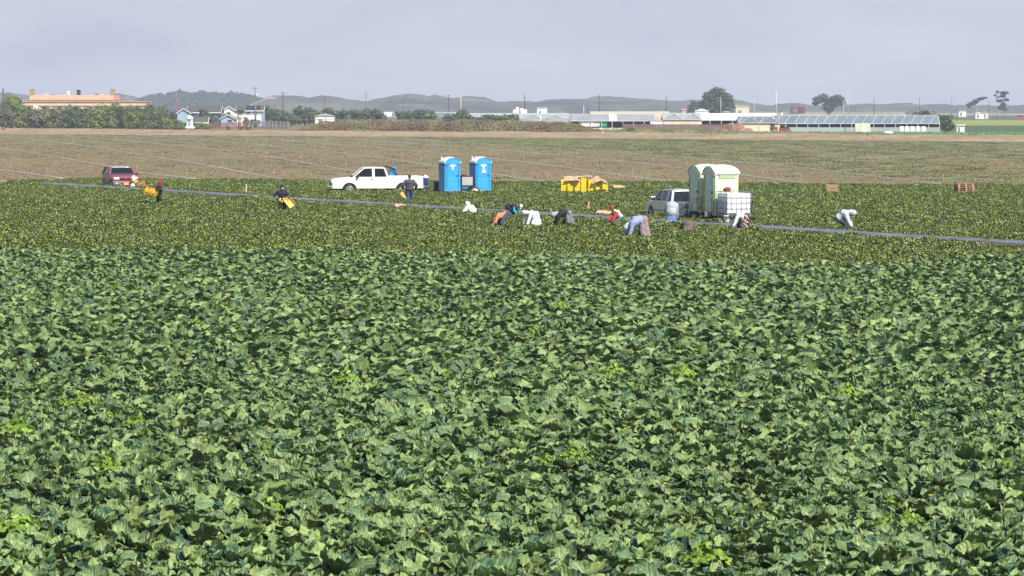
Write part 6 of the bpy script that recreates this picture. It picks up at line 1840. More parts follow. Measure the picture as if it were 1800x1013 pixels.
for k in range(7):
    MB().box((-Wb / 2 + 2.6 + k * 4.1, -8.04, zb_ - 2.9), (1.5, .12, 1.5)).build('window', M_winb, bd)
# lower wing running right
q2 = AT(264, 190, D0)
w2 = q2.x - q0.x + 1.0
wing = thing('stucco_wing', 'low cream wing with thin tile edge running right of the salmon roofed building', 'building', ((q0.x + q2.x) / 2, D0 - 9, 0), 0)
zw = AT(200, 179.5, D0 - 17).z
m = MB(); m.box((0, 0, zw / 2), (w2, 14, zw)); m.build('wall', M_stucco, wing)
m = MB(); m.box((0, 0, zw + .15), (w2 + .6, 14.8, .3)); m.box((0, -7.15, zw - 1.3), (w2 + .1, .35, .22)); m.build('tile_edge', mat('tan_tile', (.45, .30, .19), .9, var=.15, scale=1), wing)
for k in range(8): MB().box((-w2 / 2 + 3 + k * (w2 - 6) / 7, -7.06, zw - 2.2), (1.2, .14, 1.0)).build('window', M_dark, wing)
MB().box((-w2 / 2 + 5.4, -7.3, zw - 2.5), (1.6, .6, 2.6)).build('white_panel', M_wht, wing)

def gable_house(name, label, X0, X1, Yf, depth, ze, zr_, wallm, roofm, ridge='x', parent=None, trimm=M_wht, over=.45, windows=(), z0=0):
    t = thing(name, label, 'house', ((X0 + X1) / 2, Yf + depth / 2, z0), 0) if parent is None else parent
    cx = 0 if parent is None else (X0 + X1) / 2 - parent.location.x
    cy = 0 if parent is None else Yf + depth / 2 - parent.location.y
    w, d = (X1 - X0) / 2, depth / 2
    m = MB()
    if ridge == 'x':
        vs = [(-w, -d, 0), (w, -d, 0), (w, d, 0), (-w, d, 0), (-w, -d, ze), (w, -d, ze), (w, d, ze), (-w, d, ze), (-w, 0, zr_ - .1), (w, 0, zr_ - .1)]
        fs = [(0, 1, 5, 4), (1, 2, 6, 9, 5), (2, 3, 7, 6), (3, 0, 4, 8, 7), (4, 5, 9, 8), (6, 7, 8, 9), (0, 3, 2, 1)]
    else:
        vs = [(-w, -d, 0), (w, -d, 0), (w, d, 0), (-w, d, 0), (-w, -d, ze), (w, -d, ze), (w, d, ze), (-w, d, ze), (0, -d, zr_ - .1), (0, d, zr_ - .1)]
        fs = [(0, 1, 5, 8, 4), (1, 2, 6, 5), (2, 3, 7, 9, 6), (3, 0, 4, 7), (4, 8, 9, 7), (5, 6, 9, 8), (0, 3, 2, 1)]
    m.add([(x + cx, y + cy, z) for x, y, z in vs], fs); m.build('wall', wallm, t)
    m = MB(); o = over; th = .16
    if ridge == 'x':
        sl = (zr_ - ze) / d
        for s in (-1, 1):
            a = [(-w - o, s * (d + o), ze - sl * o), (w + o, s * (d + o), ze - sl * o), (w + o, 0, zr_), (-w - o, 0, zr_)]
            m.add([(x + cx, y + cy, z) for x, y, z in a] + [(x + cx, y + cy, z + th) for x, y, z in a], [(0, 1, 2, 3), (7, 6, 5, 4), (0, 4, 5, 1), (1, 5, 6, 2), (3, 2, 6, 7), (0, 3, 7, 4)])
    else:
        sl = (zr_ - ze) / w
        for s in (-1, 1):
            a = [(s * (w + o), -d - o, ze - sl * o), (s * (w + o), d + o, ze - sl * o), (0, d + o, zr_), (0, -d - o, zr_)]
            m.add([(x + cx, y + cy, z) for x, y, z in a] + [(x + cx, y + cy, z + th) for x, y, z in a], [(0, 1, 2, 3), (7, 6, 5, 4), (0, 4, 5, 1), (1, 5, 6, 2), (3, 2, 6, 7), (0, 3, 7, 4)])
    rf = m.build('roof', roofm, t)
    m = MB()
    if ridge == 'x':
        m.bar((cx - w - o, cy - d - o - .04, ze - sl * o), (cx + w + o, cy - d - o - .04, ze - sl * o), .10, .24)
        for s in (-1, 1): m.bar((cx + s * (w + o + .04), cy - d - o, ze - sl * o + .02), (cx + s * (w + o + .04), cy, zr_ + .02), .08, .28)
    else:
        for s in (-1, 1): m.bar((cx + s * (w + o), cy - d - o - .05, ze - sl * o + .02), (cx, cy - d - o - .05, zr_ + .04), .10, .20)
    m.build('fascia', trimm, rf)
    for x, z, ww, hh in windows:
        f = MB().box((x - (X0 + X1) / 2 + cx, cy - d - .05, z), (ww + .2, .08, hh + .2)).build('window', M_wht, t)
        MB().box((x - (X0 + X1) / 2 + cx, cy - d - .10, z), (ww, .04, hh)).build('pane', M_winb, f)
    return t
def XA(px_, D): return AT(px_, 190, D).x
def ZA(py_, D): return AT(900, py_, D).z
D = 900
h1 = gable_house('blue_house', 'dark blue house with long grey shingle roof and pale blue gable end', XA(330, D), XA(386, D), D, 9, ZA(197.5, D), ZA(187.5, D), M_bluew, M_shing, 'x', windows=[(XA(352, D), ZA(204, D), 1.3, .9), (XA(362, D), ZA(204, D), 1.3, .9), (XA(376, D), ZA(207, D), 1.3, .9)])
gable_house('blue_house', '', XA(314, D), XA(337, D), D - 4, 7, ZA(198.5, D), ZA(191.5, D), M_lbw, M_shing, 'y', parent=h1)
m = MB(); m.box((XA(350, D) - h1.location.x, -5.5, ZA(206, D) / 2), (4.5, 1.4, ZA(206, D))); m.build('porch', M_lbw, h1)
gable_house('grey_garage', 'grey roofed garage with white wall low in front of the blue house', XA(338, 850), XA(363, 850), 850, 7, ZA(215, 850), ZA(206.5, 850), M_wht, M_shing, 'x')
# white domed gazebo-like dormer
gz = thing('white_gazebo', 'small white arched gazebo at the edge of the thicket by the blue house', 'gazebo', (XA(333.5, 800), 800, 0), 0)
m = MB(); m.box((0, 0, 1.4), (1.9, 1.6, 2.8), taper=.8); m.box((0, 0, .5), (2.7, 2.0, .5)); m.build('wall', M_wht, gz, bevel=.06)
m = MB(); m.lathe([(1.0, 2.8), (.95, 3.2), (.7, 3.6), (.3, 3.85), (0.0, 3.95)], n=16); m.build('dome', M_wht, gz)
m = MB(); m.box((0, -.85, 1.5), (.8, .1, 1.5)); m.box((0, -.80, 2.9), (1.1, .5, .3)); m.build('window', mat('hazy_grey_pane', (.35, .38, .42), .4), gz)
# white and blue house with solar roof
D = 930
h2 = gable_house('white_house', 'two storey white house with wide white gable and dark solar panels on its roof', XA(388, D), XA(417, D), D, 10, ZA(196.5, D), ZA(187.5, D), M_wht, M_shing, 'y', windows=[(XA(402, D), ZA(200, D), 1.2, 1.0)])
gable_house('w', '', XA(415, D), XA(461, D), D + 1, 9, ZA(194.5, D), ZA(187, D), mat('grey_blue_siding', (.30, .37, .44), .8), M_shing, 'x', parent=h2, windows=[(XA(424, D), ZA(198, D), 1.3, 1.0), (XA(436, D), ZA(198, D), 1.3, 1.0), (XA(449, D), ZA(198, D), 1.3, 1.0)])
m = MB(); m.box((XA(437, D) - h2.location.x, -5.6, ZA(203, D) / 2), (8.2, .9, ZA(203, D))); m.build('white_lower_wall', M_wht, h2)
sl = MB(); hx0, hx1 = XA(432, D) - h2.location.x, XA(456, D) - h2.location.x
dz = ZA(187, D) - ZA(194.5, D)
sl.quad((hx0, -3.9, ZA(194.5, D) + .28 + dz * .0), (hx1, -3.9, ZA(194.5, D) + .28), (hx1, .2, ZA(187, D) + .18), (hx0, .2, ZA(187, D) + .18), th=.08); sl.build('solar_panel', mat('solar_panel_blue', (.015, .025, .06), .2, var=.05), h2)
gable_house('blue_garage', 'low blue garage with white gable in front of the white house', XA(388, 890), XA(413, 890), 890, 6, ZA(208.5, 890), ZA(202, 890), M_lbw, M_shing, 'y', windows=[(XA(404, 890), ZA(213, 890), 1.4, .9)])
# palm
pm = thing('palm_tree', 'short palm tree with pale dead fronds in front of the white house', 'palm', (XA(421, 870), 870, 0), 0)
MB().tube([(0, 0, 0), (0, 0, 2.0), (.1, 0, 4.6)], [.35, .45, .40], n=10).build('trunk', M_barkp, pm)
def fronds(n, z, up0, L, m_, seed, nm):
    r = random.Random(seed); m = MB()
    for i in range(n):
        a = 6.283 * i / n + r.uniform(-.2, .2); e = up0 + r.uniform(-.25, .3); P = Vector((0, 0, z)); pts = [P.copy()]
        for k in range(5): P = P + Vector((math.cos(a) * math.cos(e), math.sin(a) * math.cos(e), math.sin(e))) * L / 5; pts.append(P.copy()); e -= .35
        s = Vector((-math.sin(a), math.cos(a), 0)); w_ = [.03, .20, .28, .26, .16, .03]
        vs = [];
        for p, w in zip(pts, w_): vs += [p + s * w - Vector((0, 0, w * .5)), p, p - s * w - Vector((0, 0, w * .5))]
        fs = []
        for k in range(5): b = 3 * k; fs += [(b, b + 1, b + 4, b + 3), (b + 1, b + 2, b + 5, b + 4)]
        m.add(vs, fs)
    return m.build(nm, m_, pm, fix=False)
fronds(26, 4.7, .7, 2.2, L_scrub[3], 1, 'crown'); fronds(22, 4.2, -.7, 2.0, mat('dead_frond', (.50, .40, .30), .9), 2, 'dead_fronds')
for i, (x, zt2) in enumerate(((433, 3.4), (441, 3.0), (447, 2.6), (452, 2.4))):
    small_tree(x, 900, zt2, 1.7, 130 + i, 'small potted-looking shrub against the white lower wall of the white house', L_scrub[1], 220, 'shrubs before the white house', 'wall_shrub')

def fence(name, label, ax, ay, bx, by, h, wm, boards=True, rails=2, gap=.0, post=2.4, pm_=None, bw=.16, cat='fence'):
    a, b = Vector((ax, ay, 0)), Vector((bx, by, 0)); d = b - a; L = d.length
    t = thing(name, label, cat, a, math.atan2(d.y, d.x))
    m = MB(); r = random.Random(3); x = 0
    while boards and x < L - bw:
        m.box((x + bw / 2, 0, h / 2 + .03), (bw, .03, h * r.uniform(.94, 1.03))); x += bw + gap
    if boards: m.build('board_panel', wm, t)
    m = MB()
    for k in range(rails): m.box((L / 2, .05, h * (.2 + .65 * k / max(1, rails - 1))), (L, .05, .11))
    m.build('rail', pm_ or wm, t)
    p = None; x = 0
    while x <= L + .01:
        if p is None: p = MB().box((0, .12, h * .54), (.13, .10, h * 1.08)).build('post', pm_ or wm, t); q = p
        else: q = p.copy(); COL.objects.link(q); q.parent = t
        q.location.x = x; x += max(post, L / 90)
    return t
D = 835
fence('red_fence', 'red-brown wooden rail fence in front of the houses', XA(367, D), D, XA(440, D), D - 6, 1.75, mat('red_brown_fence', (.30, .085, .055), .85, var=.15, scale=2), gap=.22, rails=4, post=2.0)
fence('grey_fence', 'weathered grey wooden fence with gaps right of the red fence', XA(441, D), D - 6, XA(521, D), D - 25, 2.1, mat('weathered_grey_wood', (.36, .38, .40), .85, var=.12, scale=2), gap=.28, rails=2, post=2.2)
D = 690
fence('plank_fence', 'long weathered plank fence with reddish boards before the glasshouses', XA(1098, D), D + 12, XA(1288, D), D, 2.0, mat('weathered_reddish_planks', (.24, .155, .14), .9, var=.25, scale=1.4), gap=.03, bw=.30, rails=2, post=2.6)
fence('chain_fence', 'thin grey wire fence along the top of the reddish bank', XA(505, 800), 800, XA(790, 780), 780, 3.3, M_galv, boards=False, rails=2, post=3.0)

# ------------------------------------------------------------------ glasshouses
M_ghroof = mat('dusty_glass_roof', (.15, .19, .225), .45, var=.12, scale=.25, spec=.6)
M_ghpale = mat('pale_glass_roof', (.31, .36, .375), .4, var=.08, scale=.25, spec=.6)
M_ghgrey = mat('grey_sheet_roof', (.27, .29, .32), .5, var=.10, scale=.3)
M_ghwhite = mat('white_sheet_roof', (.80, .80, .80), .6, var=.04, scale=.3)
M_ghcream = mat('cream_panel', (.58, .54, .40), .8, var=.06, scale=.5)
M_ghtan = mat('tan_roof', (.48, .42, .31), .85, var=.05, scale=.3)
M_bar = mat('glazing_bar', (.50, .53, .54), .6)
def glasshouse(name, label, x0, x1, Y, spans, sw, ze, zr_, roofm, endm, barm=M_bar, rz=0.0, open_front=True, bars=True, lowm=None, skew=0.0, white=(), cat='greenhouse', barw=.10, bstep=3.0, ridge='x', lowh=.45, slant=.0):
    """spans stacked away from the camera, ridges along local x"""
    L = x1 - x0
    t = thing(name, label, cat, (x0, Y, 0), rz)
    for k in range(spans):
        y0, ym, y1 = k * sw, (k + .5) * sw, (k + 1) * sw
        m = MB()
        for a, b in (((y0, ze), (ym, zr_)), ((y1, ze), (ym, zr_))):
            q = [(0, a[0], a[1]), (L, a[0], a[1]), (L, b[0], b[1]), (0, b[0], b[1])]
            m.add(q + [(x, y, z - .05) for x, y, z in q], [(0, 1, 2, 3), (7, 6, 5, 4), (0, 4, 5, 1), (1, 5, 6, 2), (2, 6, 7, 3), (3, 7, 4, 0)])
        m.build('roof', roofm, t)
        m = MB()
        for x in (0.02, L - .02):
            m.add([(x, y0, ze), (x, y1, ze), (x, ym, zr_ - .05), (x + .06, y0, ze), (x + .06, y1, ze), (x + .06, ym, zr_ - .05)], [(0, 1, 2), (5, 4, 3), (0, 3, 4, 1), (1, 4, 5, 2), (2, 5, 3, 0)])
        m.build('gable', endm, t)
        m = MB()
        for x in (0.0, L): m.box((x, (y0 + y1) / 2, ze / 2), (.1, sw - .1, ze))
        m.build('end_wall', lowm or endm, t)
    m = MB()
    if bars:
        n = int(L / bstep)
        for i in range(n + 1):
            x = i * L / n
            for k in range(min(spans, 2)):
                m.bar((x, k * sw, ze + .05), (min(L, x + slant), (k + .5) * sw, zr_ + .05), barw, .06)
        for k in range(spans): m.bar((0, (k + .5) * sw, zr_ + .06), (L, (k + .5) * sw, zr_ + .06), .16, .10)
        m.bar((0, -.06, ze), (L, -.06, ze), .14, .16)
        for x in (-.06, L + .1):
            for k in range(spans):
                m.bar((x, k * sw, ze), (x, (k + .5) * sw, zr_), .10); m.bar((x, (k + 1) * sw, ze), (x, (k + .5) * sw, zr_), .10)
                for j in range(1, 6):
                    yy = k * sw + j * sw / 6; zz = ze + (zr_ - ze) * (1 - abs(j / 3 - 1)); m.bar((x, yy, ze), (x, yy, zz), .07)
                m.bar((x, k * sw, ze), (x, (k + 1) * sw, ze), .12)
        m.build('glazing_bar', barm, t)
    for a, b in white:
        m = MB(); ym = .5 * sw
        m.quad((a, 0, ze + .07), (b, 0, ze + .07), (b + slant * 0, ym, zr_ + .07), (a, ym, zr_ + .07), th=.03); m.build('white_roof_panel', M_ghwhite, t)
    if open_front:
        m = MB(); n = int(L / 2.6)
        for i in range(n + 1): m.box((i * L / n, 0.02, ze / 2), (.14, .14, ze))
        m.build('front_post', barm, t)
        m = MB(); m.box((L / 2, -.02, lowh), (L - .2, .08, lowh * 2)); m.build('low_wall', lowm or endm, t)
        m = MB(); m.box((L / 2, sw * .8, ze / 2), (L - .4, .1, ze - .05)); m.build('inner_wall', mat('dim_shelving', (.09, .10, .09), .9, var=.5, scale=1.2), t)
    else:
        m = MB(); m.box((L / 2, 0, ze / 2), (L, .1, ze)); m.build('front_wall', lowm or endm, t)
    return t
D = 735
# far right long glasshouse
gA = glasshouse('long_glasshouse', 'long blue-grey glass roofed greenhouse stretching to the right', XA(1362, 708), XA(1652, 708), 708, 2, 8, ZA(217.5, 708), ZA(203.5, 714), M_ghroof, M_ghroof, lowm=M_ghpale, bars=True, bstep=2.4, slant=1.8, barw=.09, lowh=.6)
gB = glasshouse('cream_gable_glasshouse', 'twin gabled glasshouse end with cream lower walls', XA(1299, 700), XA(1361, 700), 700, 1, 9, ZA(216.5, 700), ZA(205, 700), M_ghroof, M_ghroof, lowm=M_ghcream, open_front=False, bstep=1.5, slant=1.2, barw=.12)
# twin gables that face us
for k, (xa, xb) in enumerate(((1302, 1334), (1334, 1371))):
    X0_, X1_ = XA(xa, 699), XA(xb, 699); ze_, zr2 = ZA(216.5, 699), ZA(205.2, 699)
    m = MB(); cx_ = (X0_ + X1_) / 2 - gB.location.x; w_ = (X1_ - X0_) / 2
    m.prism([(cx_ - w_, ze_), (cx_ + w_, ze_), (cx_, zr2)], -1.6, -.9); m.build('front_gable', M_ghroof, gB)
    m = MB(); m.bar((cx_ - w_, -1.66, ze_), (cx_, -1.66, zr2), .11); m.bar((cx_ + w_, -1.66, ze_), (cx_, -1.66, zr2), .11); m.bar((cx_ - w_, -1.66, ze_), (cx_ + w_, -1.66, ze_), .12)
    for j in range(1, 8): x_ = cx_ - w_ + j * w_ / 4; m.bar((x_, -1.66, ze_), (x_, -1.66, ze_ + (zr2 - ze_) * (1 - abs(j / 4 - 1))), .07)
    m.build('glazing_bar', M_bar, gB)
    MB().box((cx_, -1.2, ze_ / 2), (2 * w_ - .1, .3, ze_ - .02)).build('front_wall', M_ghcream, gB)
MB().box((XA(1358, 699) - gB.location.x, -1.42, 1.4), (1.0, .12, 1.9)).build('door', M_dark, gB)
# doors and white sheets on the long one
for a, b, mm in ((1503, 1515, M_ghcream), (1515, 1523, M_wht), (1523, 1530, M_ghcream)):
    MB().box(((XA(a, 708) + XA(b, 708)) / 2 - gA.location.x, -.16, ZA(217.5, 708) / 2), (XA(b, 708) - XA(a, 708) - .05, .14, ZA(217.5, 708) - .1)).build('sliding_door', mm, gA)
cov = None
for k in range(5):
    t = MB(); t.box((0, 0, .95), (1.05, .9, .9)); t.box((0, 0, .35), (1.1, 1.0, .3)); t.box((0, 0, 1.42), (.9, .8, .08))
    if cov is None: cov = t.build('white_tote', M_wht, bevel=.06); o = cov; tag(o, 'white covered tote standing in the row before the glasshouse right end', 'tote', 'white totes along the glasshouse')
    else: o = cov.copy(); COL.objects.link(o)
    o.location = (XA(1585 + k * 9.6, 704), 704, 0)
# glasshouse with white roof left of it
gC = glasshouse('white_roofed_glasshouse', 'bright white roofed greenhouse left of the twin cream gables', XA(1225, 760), XA(1362, 760), 752, 2, 9, ZA(211.5, 752), ZA(199.5, 757), M_ghwhite, M_ghroof, lowm=M_wht, bars=False)
gD = glasshouse('pale_gable_glasshouse', 'pale glass greenhouse with two peaked gables and one white roof strip', XA(1166, 745), XA(1232, 745), 745, 1, 9, ZA(210.5, 745), ZA(199.5, 745), M_ghpale, M_ghpale, lowm=M_ghcream, open_front=False, bstep=1.6, slant=1.0)
for xa, xb in ((1166, 1200), (1200, 1234)):
    X0_, X1_ = XA(xa, 743), XA(xb, 743); ze_, zr2 = ZA(210.5, 743), ZA(199.3, 743); cx_ = (X0_ + X1_) / 2 - gD.location.x; w_ = (X1_ - X0_) / 2
    m = MB(); m.prism([(cx_ - w_, ze_), (cx_ + w_, ze_), (cx_, zr2)], -2.4, -1.6); m.build('front_gable', M_ghpale, gD)
    m = MB(); m.bar((cx_ - w_, -2.46, ze_), (cx_, -2.46, zr2), .11); m.bar((cx_ + w_, -2.46, ze_), (cx_, -2.46, zr2), .11); m.bar((cx_ - w_, -2.46, ze_), (cx_ + w_, -2.46, ze_), .12)
    for j in range(1, 8): x_ = cx_ - w_ + j * w_ / 4; m.bar((x_, -2.46, ze_), (x_, -2.46, ze_ + (zr2 - ze_) * (1 - abs(j / 4 - 1))), .07)
    m.build('glazing_bar', M_bar, gD)
    MB().box((cx_, -2.0, ze_ / 2), (2 * w_ - .1, .3, ze_ - .02)).build('front_wall', M_ghcream, gD)
# grey open shed with white strip
gE = glasshouse('grey_open_shed', 'long grey roofed open shed with one white roof strip and green sheeting inside', XA(1000, 735), XA(1150, 735), 730, 1, 11, ZA(213, 730), ZA(201.3, 736), M_ghgrey, M_ghgrey, lowm=M_wht, bstep=4, barw=.06, white=((XA(1070, 735) - XA(1000, 735), XA(1083, 735) - XA(1000, 735)),))
for a, b, mm in ((1021, 1044, M_wht), (1053, 1066, mat('green_sheeting', (.02, .30, .16), .6, var=.1)), (1044, 1053, M_ghcream)):
    MB().box(((XA(a, 735) + XA(b, 735)) / 2 - gE.location.x, .35, 1.9), (XA(b, 735) - XA(a, 735), .12, 1.3)).build('hanging_sheet', mm, gE)
sw_ = thing('white_shed', 'small white and cream shed at the right end of the grey open shed', 'shed', (XA(1154, 728), 728, 0), 0)
m = MB(); m.box((0, 1.5, 1.35), (3.2, 3, 2.7)); m.build('wall', M_wht, sw_, bevel=.02); MB().box((-.9, -.04, 1.2), (1.1, .08, 2.2)).build('door', M_ghcream, sw_); MB().box((0, 1.5, 2.76), (3.4, 3.3, .12)).build('roof', M_ghtan, sw_)
glasshouse('tan_roofed_shed', 'long low tan roofed building behind the grey shed', XA(1038, 900), XA(1178, 900), 900, 1, 16, ZA(203, 900), ZA(196, 908), M_ghtan, M_ghtan, bars=False, open_front=False)
glasshouse('tan_flat_shed', 'tan wall section between the grey shed and the pale gables', XA(1148, 800), XA(1168, 800), 790, 1, 10, ZA(206, 790), ZA(200, 795), M_ghtan, M_ghtan, bars=False, open_front=False, cat='shed')
# wide blocks of pale glass beyond the bank
glasshouse('pale_glasshouse_block', 'wide block of pale glass roofs directly beyond the reddish bank', XA(800, 900), XA(1000, 900), 895, 7, 9, ZA(208.5, 895), ZA(200.5, 895), M_ghpale, M_ghpale, bstep=5, barw=.08, open_front=False, slant=1)
glasshouse('far_glasshouse_block', 'low grey-blue glass roofs behind the dark trees at middle left', XA(560, 1000), XA(800, 1000), 990, 8, 9, ZA(205, 990), ZA(198.5, 990), M_ghroof, M_ghroof, bstep=6, barw=.08, open_front=False, white=((XA(676, 1000) - XA(560, 1000), XA(690, 1000) - XA(560, 1000)),), slant=1)
glasshouse('farthest_glasshouse_block', 'low grey glass roofs on the horizon between the houses and the trees', XA(440, 1250), XA(700, 1250), 1240, 6, 9, ZA(199.5, 1240), ZA(196, 1240), M_ghroof, M_ghroof, bars=False, open_front=False)
for i, (xa, xb, D_, ze_, zr_, lab) in enumerate(((922, 950, 830, 207.5, 201, 'pale peaked glass gable with white post beyond the reddish bank'), (962, 990, 840, 208, 202.5, 'lower pale glass gable nearer the leaning wooden pole'))):
    t = thing('glass_gable', lab, 'greenhouse', ((XA(xa, D_) + XA(xb, D_)) / 2, D_, 0), 0)
    w_ = (XA(xb, D_) - XA(xa, D_)) / 2; e_, r2_ = ZA(ze_, D_), ZA(zr_, D_)
    m = MB(); m.prism([(-w_, 0), (w_, 0), (w_, e_), (0, r2_), (-w_, e_)], 0, 12); m.build('wall', M_ghpale, t)
    m = MB(); m.bar((-w_, -.05, e_), (0, -.05, r2_), .14); m.bar((w_, -.05, e_), (0, -.05, r2_), .14)
    for j in range(1, 6): m.bar((-w_ + j * w_ / 3, -.05, 0), (-w_ + j * w_ / 3, -.05, e_ + (r2_ - e_) * (1 - abs(j / 3 - 1))), .07)
    m.build('glazing_bar', M_bar, t)
    m = MB(); m.quad((.15, .3, r2_ + .03), (w_ * .9, .3, e_ + .25), (w_ * .9, 5, e_ + .25), (.15, 5, r2_ + .03), th=.04); m.build('white_roof_panel', M_ghwhite, t)
# small far buildings
def box_house(name, label, px_, D, w, h, wm, rm, cat='shed', d=5, zb=0, group=None, roof=True):
    t = thing(name, label, cat, (XA(px_, D), D, zb), 0, group)
    MB().box((0, d / 2, h / 2), (w, d, h)).build('wall', wm, t)
    m = MB(); m.prism([(-w / 2 - .3, h), (w / 2 + .3, h), (0, h + w * .14)] if roof else [(-w / 2 - .2, h), (w / 2 + .2, h), (w / 2 + .2, h + .2), (-w / 2 - .2, h + .2)], -.3, d + .3); m.build('roof', rm, t)
    MB().box((-w * .2, -.04, h * .45), (w * .22, .08, h * .6)).build('door', M_grey, t)
    return t
box_house('field_shed', 'white box-like hut at the field corner right of the glasshouses', 1689, 690, 1.9, 1.75, M_wht, M_wht, roof=False, d=2)
box_house('far_shed', 'white shed beneath the windswept tree', 1722, 1550, 4.5, 3.0, M_wht, M_wht)
box_house('far_shed', 'cream shed beside the white one beneath the windswept tree', 1733, 1560, 3.0, 3.6, M_ghcream, M_ghtan)
box_house('far_house', 'white far house with grey roof left of the slender pole', 1692, 1900, 5, 4.0, M_wht, M_ghgrey, 'house')
box_house('low_white_shed', 'low white shed on top of the reddish bank', 570, 850, 5.6, 3.6, M_wht, M_ghpale)
box_house('roof_tank_house', 'white flat building standing above the pale glass roofs', 953, 1300, 4.6, 6.0, M_wht, M_wht, 'building', roof=False)
for i, (x, D_, h_) in enumerate(((904, 1250, 5.3), (909, 1255, 6.4), (917, 1250, 6.0), (923, 1250, 5.4))):
    t = thing('white_silo', 'small white tank with domed top in the cluster above the glass roofs', 'tank', (XA(x, D_), D_, 0), 0, 'white tanks above the pale glass roofs')
    MB().lathe([(.85, 0), (.85, h_ - .6), (.6, h_ - .2), (0, h_)], n=14).build('tank_body', M_wht, t)
    MB().tube([(.9, -.2, 0), (.9, -.2, h_)], .06, n=6).build('pipe', M_grey, t)
box_house('cream_office', 'cream boxy building in front of the large spreading tree', 1305, 1100, 5.2, 6.6, M_ghcream, M_wht, 'building', roof=False)
box_house('white_trailer_home', 'white low building at the left foot of the large spreading tree', 1234, 1050, 5.0, 5.0, M_wht, M_wht, 'building')
box_house('white_trailer_home', 'low whitish building between the spreading tree and cream office', 1279, 1060, 3.4, 4.4, M_wht, M_ghtan, 'building')
box_house('salmon_chimney_house', 'small salmon box with white rim above the pale gables', 1202, 1050, 1.4, 5.4, M_salmon, M_wht, 'building', roof=False)
box_house('small_white_house', 'tiny white house with peaked roof above the dark trees', 531, 1600, 1.8, 6.4, M_wht, M_wht, 'house')
rb = box_house('red_barn', 'dark red farm building on the horizon before the hills', 1403, 1700, 8.5, 3.6, mat('barn_red', (.13, .03, .045), .8), mat('barn_red_roof', (.17, .05, .065), .7), 'barn', roof=False, zb=0)
rb.location.z = ZA(199, 1700); MB().box((1.8, -.06, 1.2), (2.6, .1, 1.9)).build('garage_door', M_dark, rb)
M_mound = ground_mat('raised_far_ground', (.34, .28, .22), (.22, .21, .15), s1=.01, s2=.1)
sheet('far_rise', [(XA(1290, 1650), 1650), (XA(1560, 1650), 1650), (XA(1600, 2200), 2200), (XA(1240, 2200), 2200)], 0.0, M_mound, step=(40, 20), zfun=lambda x, y, u, v: (ZA(199, 1700) + .02) * np.sin(np.pi * np.clip(v * 4, 0, .5)) * np.sin(np.pi * np.clip(np.minimum(u, 1 - u) * 8, 0, .5)) )
# smoke-stack like vent on the long glasshouse
vt = thing('roof_vent', 'white capped vent stack on the ridge at the left end of the long glasshouse', 'vent', (XA(1373.5, 712), 712, ZA(204.5, 712)), 0)
MB().lathe([(.28, 0), (.28, 1.0)], n=12).build('stack', M_wht, vt); MB().lathe([(.3, 1.0), (.45, 1.05), (.35, 1.35), (0, 1.4)], n=12).build('cap', M_grey, vt)
# stuff lying in front of the cream gables
M_rub = ground_mat('reddish_earth', (.30, .17, .12), (.24, .15, .11), s1=.3, s2=2)
dp = blob('dirt_pile', (3.4, 1.8, 2.0), M_rub, 4, n=18, loc=(XA(1290, 692), 692, 0)); tag(dp, 'reddish dirt pile in front of the white roofed greenhouse', 'dirt pile')
dp = blob('dirt_pile', (2.2, 1.2, 1.0), M_rub, 9, n=14, loc=(XA(1310, 691), 691, 0)); tag(dp, 'lower reddish heap merging right of the larger dirt pile', 'dirt pile')
def far_vehicle(name, label, px_, D, L, W, H, m_, cat, rz=0, cab=.5, z=0):
    t = thing(name, label, cat, (XA(px_, D), D, z), rz)
    m = MB(); m.prism([(L / 2, .3), (L / 2, H * .5), (L * .25, H * .55), (-L / 2, H * .55), (-L / 2, .3)], -W / 2, W / 2); m.build('body', m_, t, bevel=.06)
    m = MB(); m.prism([(L * .22, H * .55), (L * .10, H), (-L * (cab - .15), H), (-L * (cab - .05), H * .55)], -W / 2 + .12, W / 2 - .12); m.build('cab', m_, t, bevel=.05)
    m = MB(); m.prism([(L * .16, H * .60), (L * .09, H * .93), (-L * (cab - .16), H * .93), (-L * (cab - .10), H * .60)], -W / 2 + .10, W / 2 - .10); m.build('window', M_glassd, t)
    for x in (.3, -.3):
        for s in (1, -1): wheel(t, L * x, s * (W / 2 - .1), .34, .22, M_rim, s)
    return t
tr2 = far_vehicle('red_tractor', 'dark red tractor-like vehicle parked before the cream gables', 1378, 690, 2.2, 1.4, 1.9, mat('dark_red_machine', (.24, .03, .04), .5), 'tractor')
bn = box_house('orange_bin', 'orange skip-like bin before the twin cream gables', 1363, 691, 1.2, 1.3, mat('orange_machine', (.50, .17, .05), .6), mat('orange_machine', (.50, .17, .05), .6), 'bin', d=1.2)
far_vehicle('dark_utility_cart', 'dark small vehicle right beside the red tractor', 1386, 692, 1.6, 1.2, 1.5, M_grey, 'cart')
far_vehicle('white_van', 'white van on the far road beyond the dark green field', 1588, 1500, 4.6, 1.9, 2.3, M_white, 'van', z=0)
far_vehicle('red_car', 'small red car parked at the far edge of the dark green field', 1535, 1350, 4.0, 1.8, 1.5, mat('far_red_paint', (.40, .04, .05), .4), 'car')
far_vehicle('dark_car', 'dark blue car by the foot of the forked tree', 1493, 1580, 5.2, 2, 2.2, M_dblue, 'car')
far_vehicle('white_pickup', 'white vehicle near the red car at the far field edge', 1526, 1360, 3.6, 1.8, 1.7, M_white, 'car')
far_vehicle('far_red_van', 'red vehicle cut by the right edge beyond the far field', 1796, 1500, 6, 2, 2.2, mat('far_red_paint', (.40, .04, .05), .4), 'van')
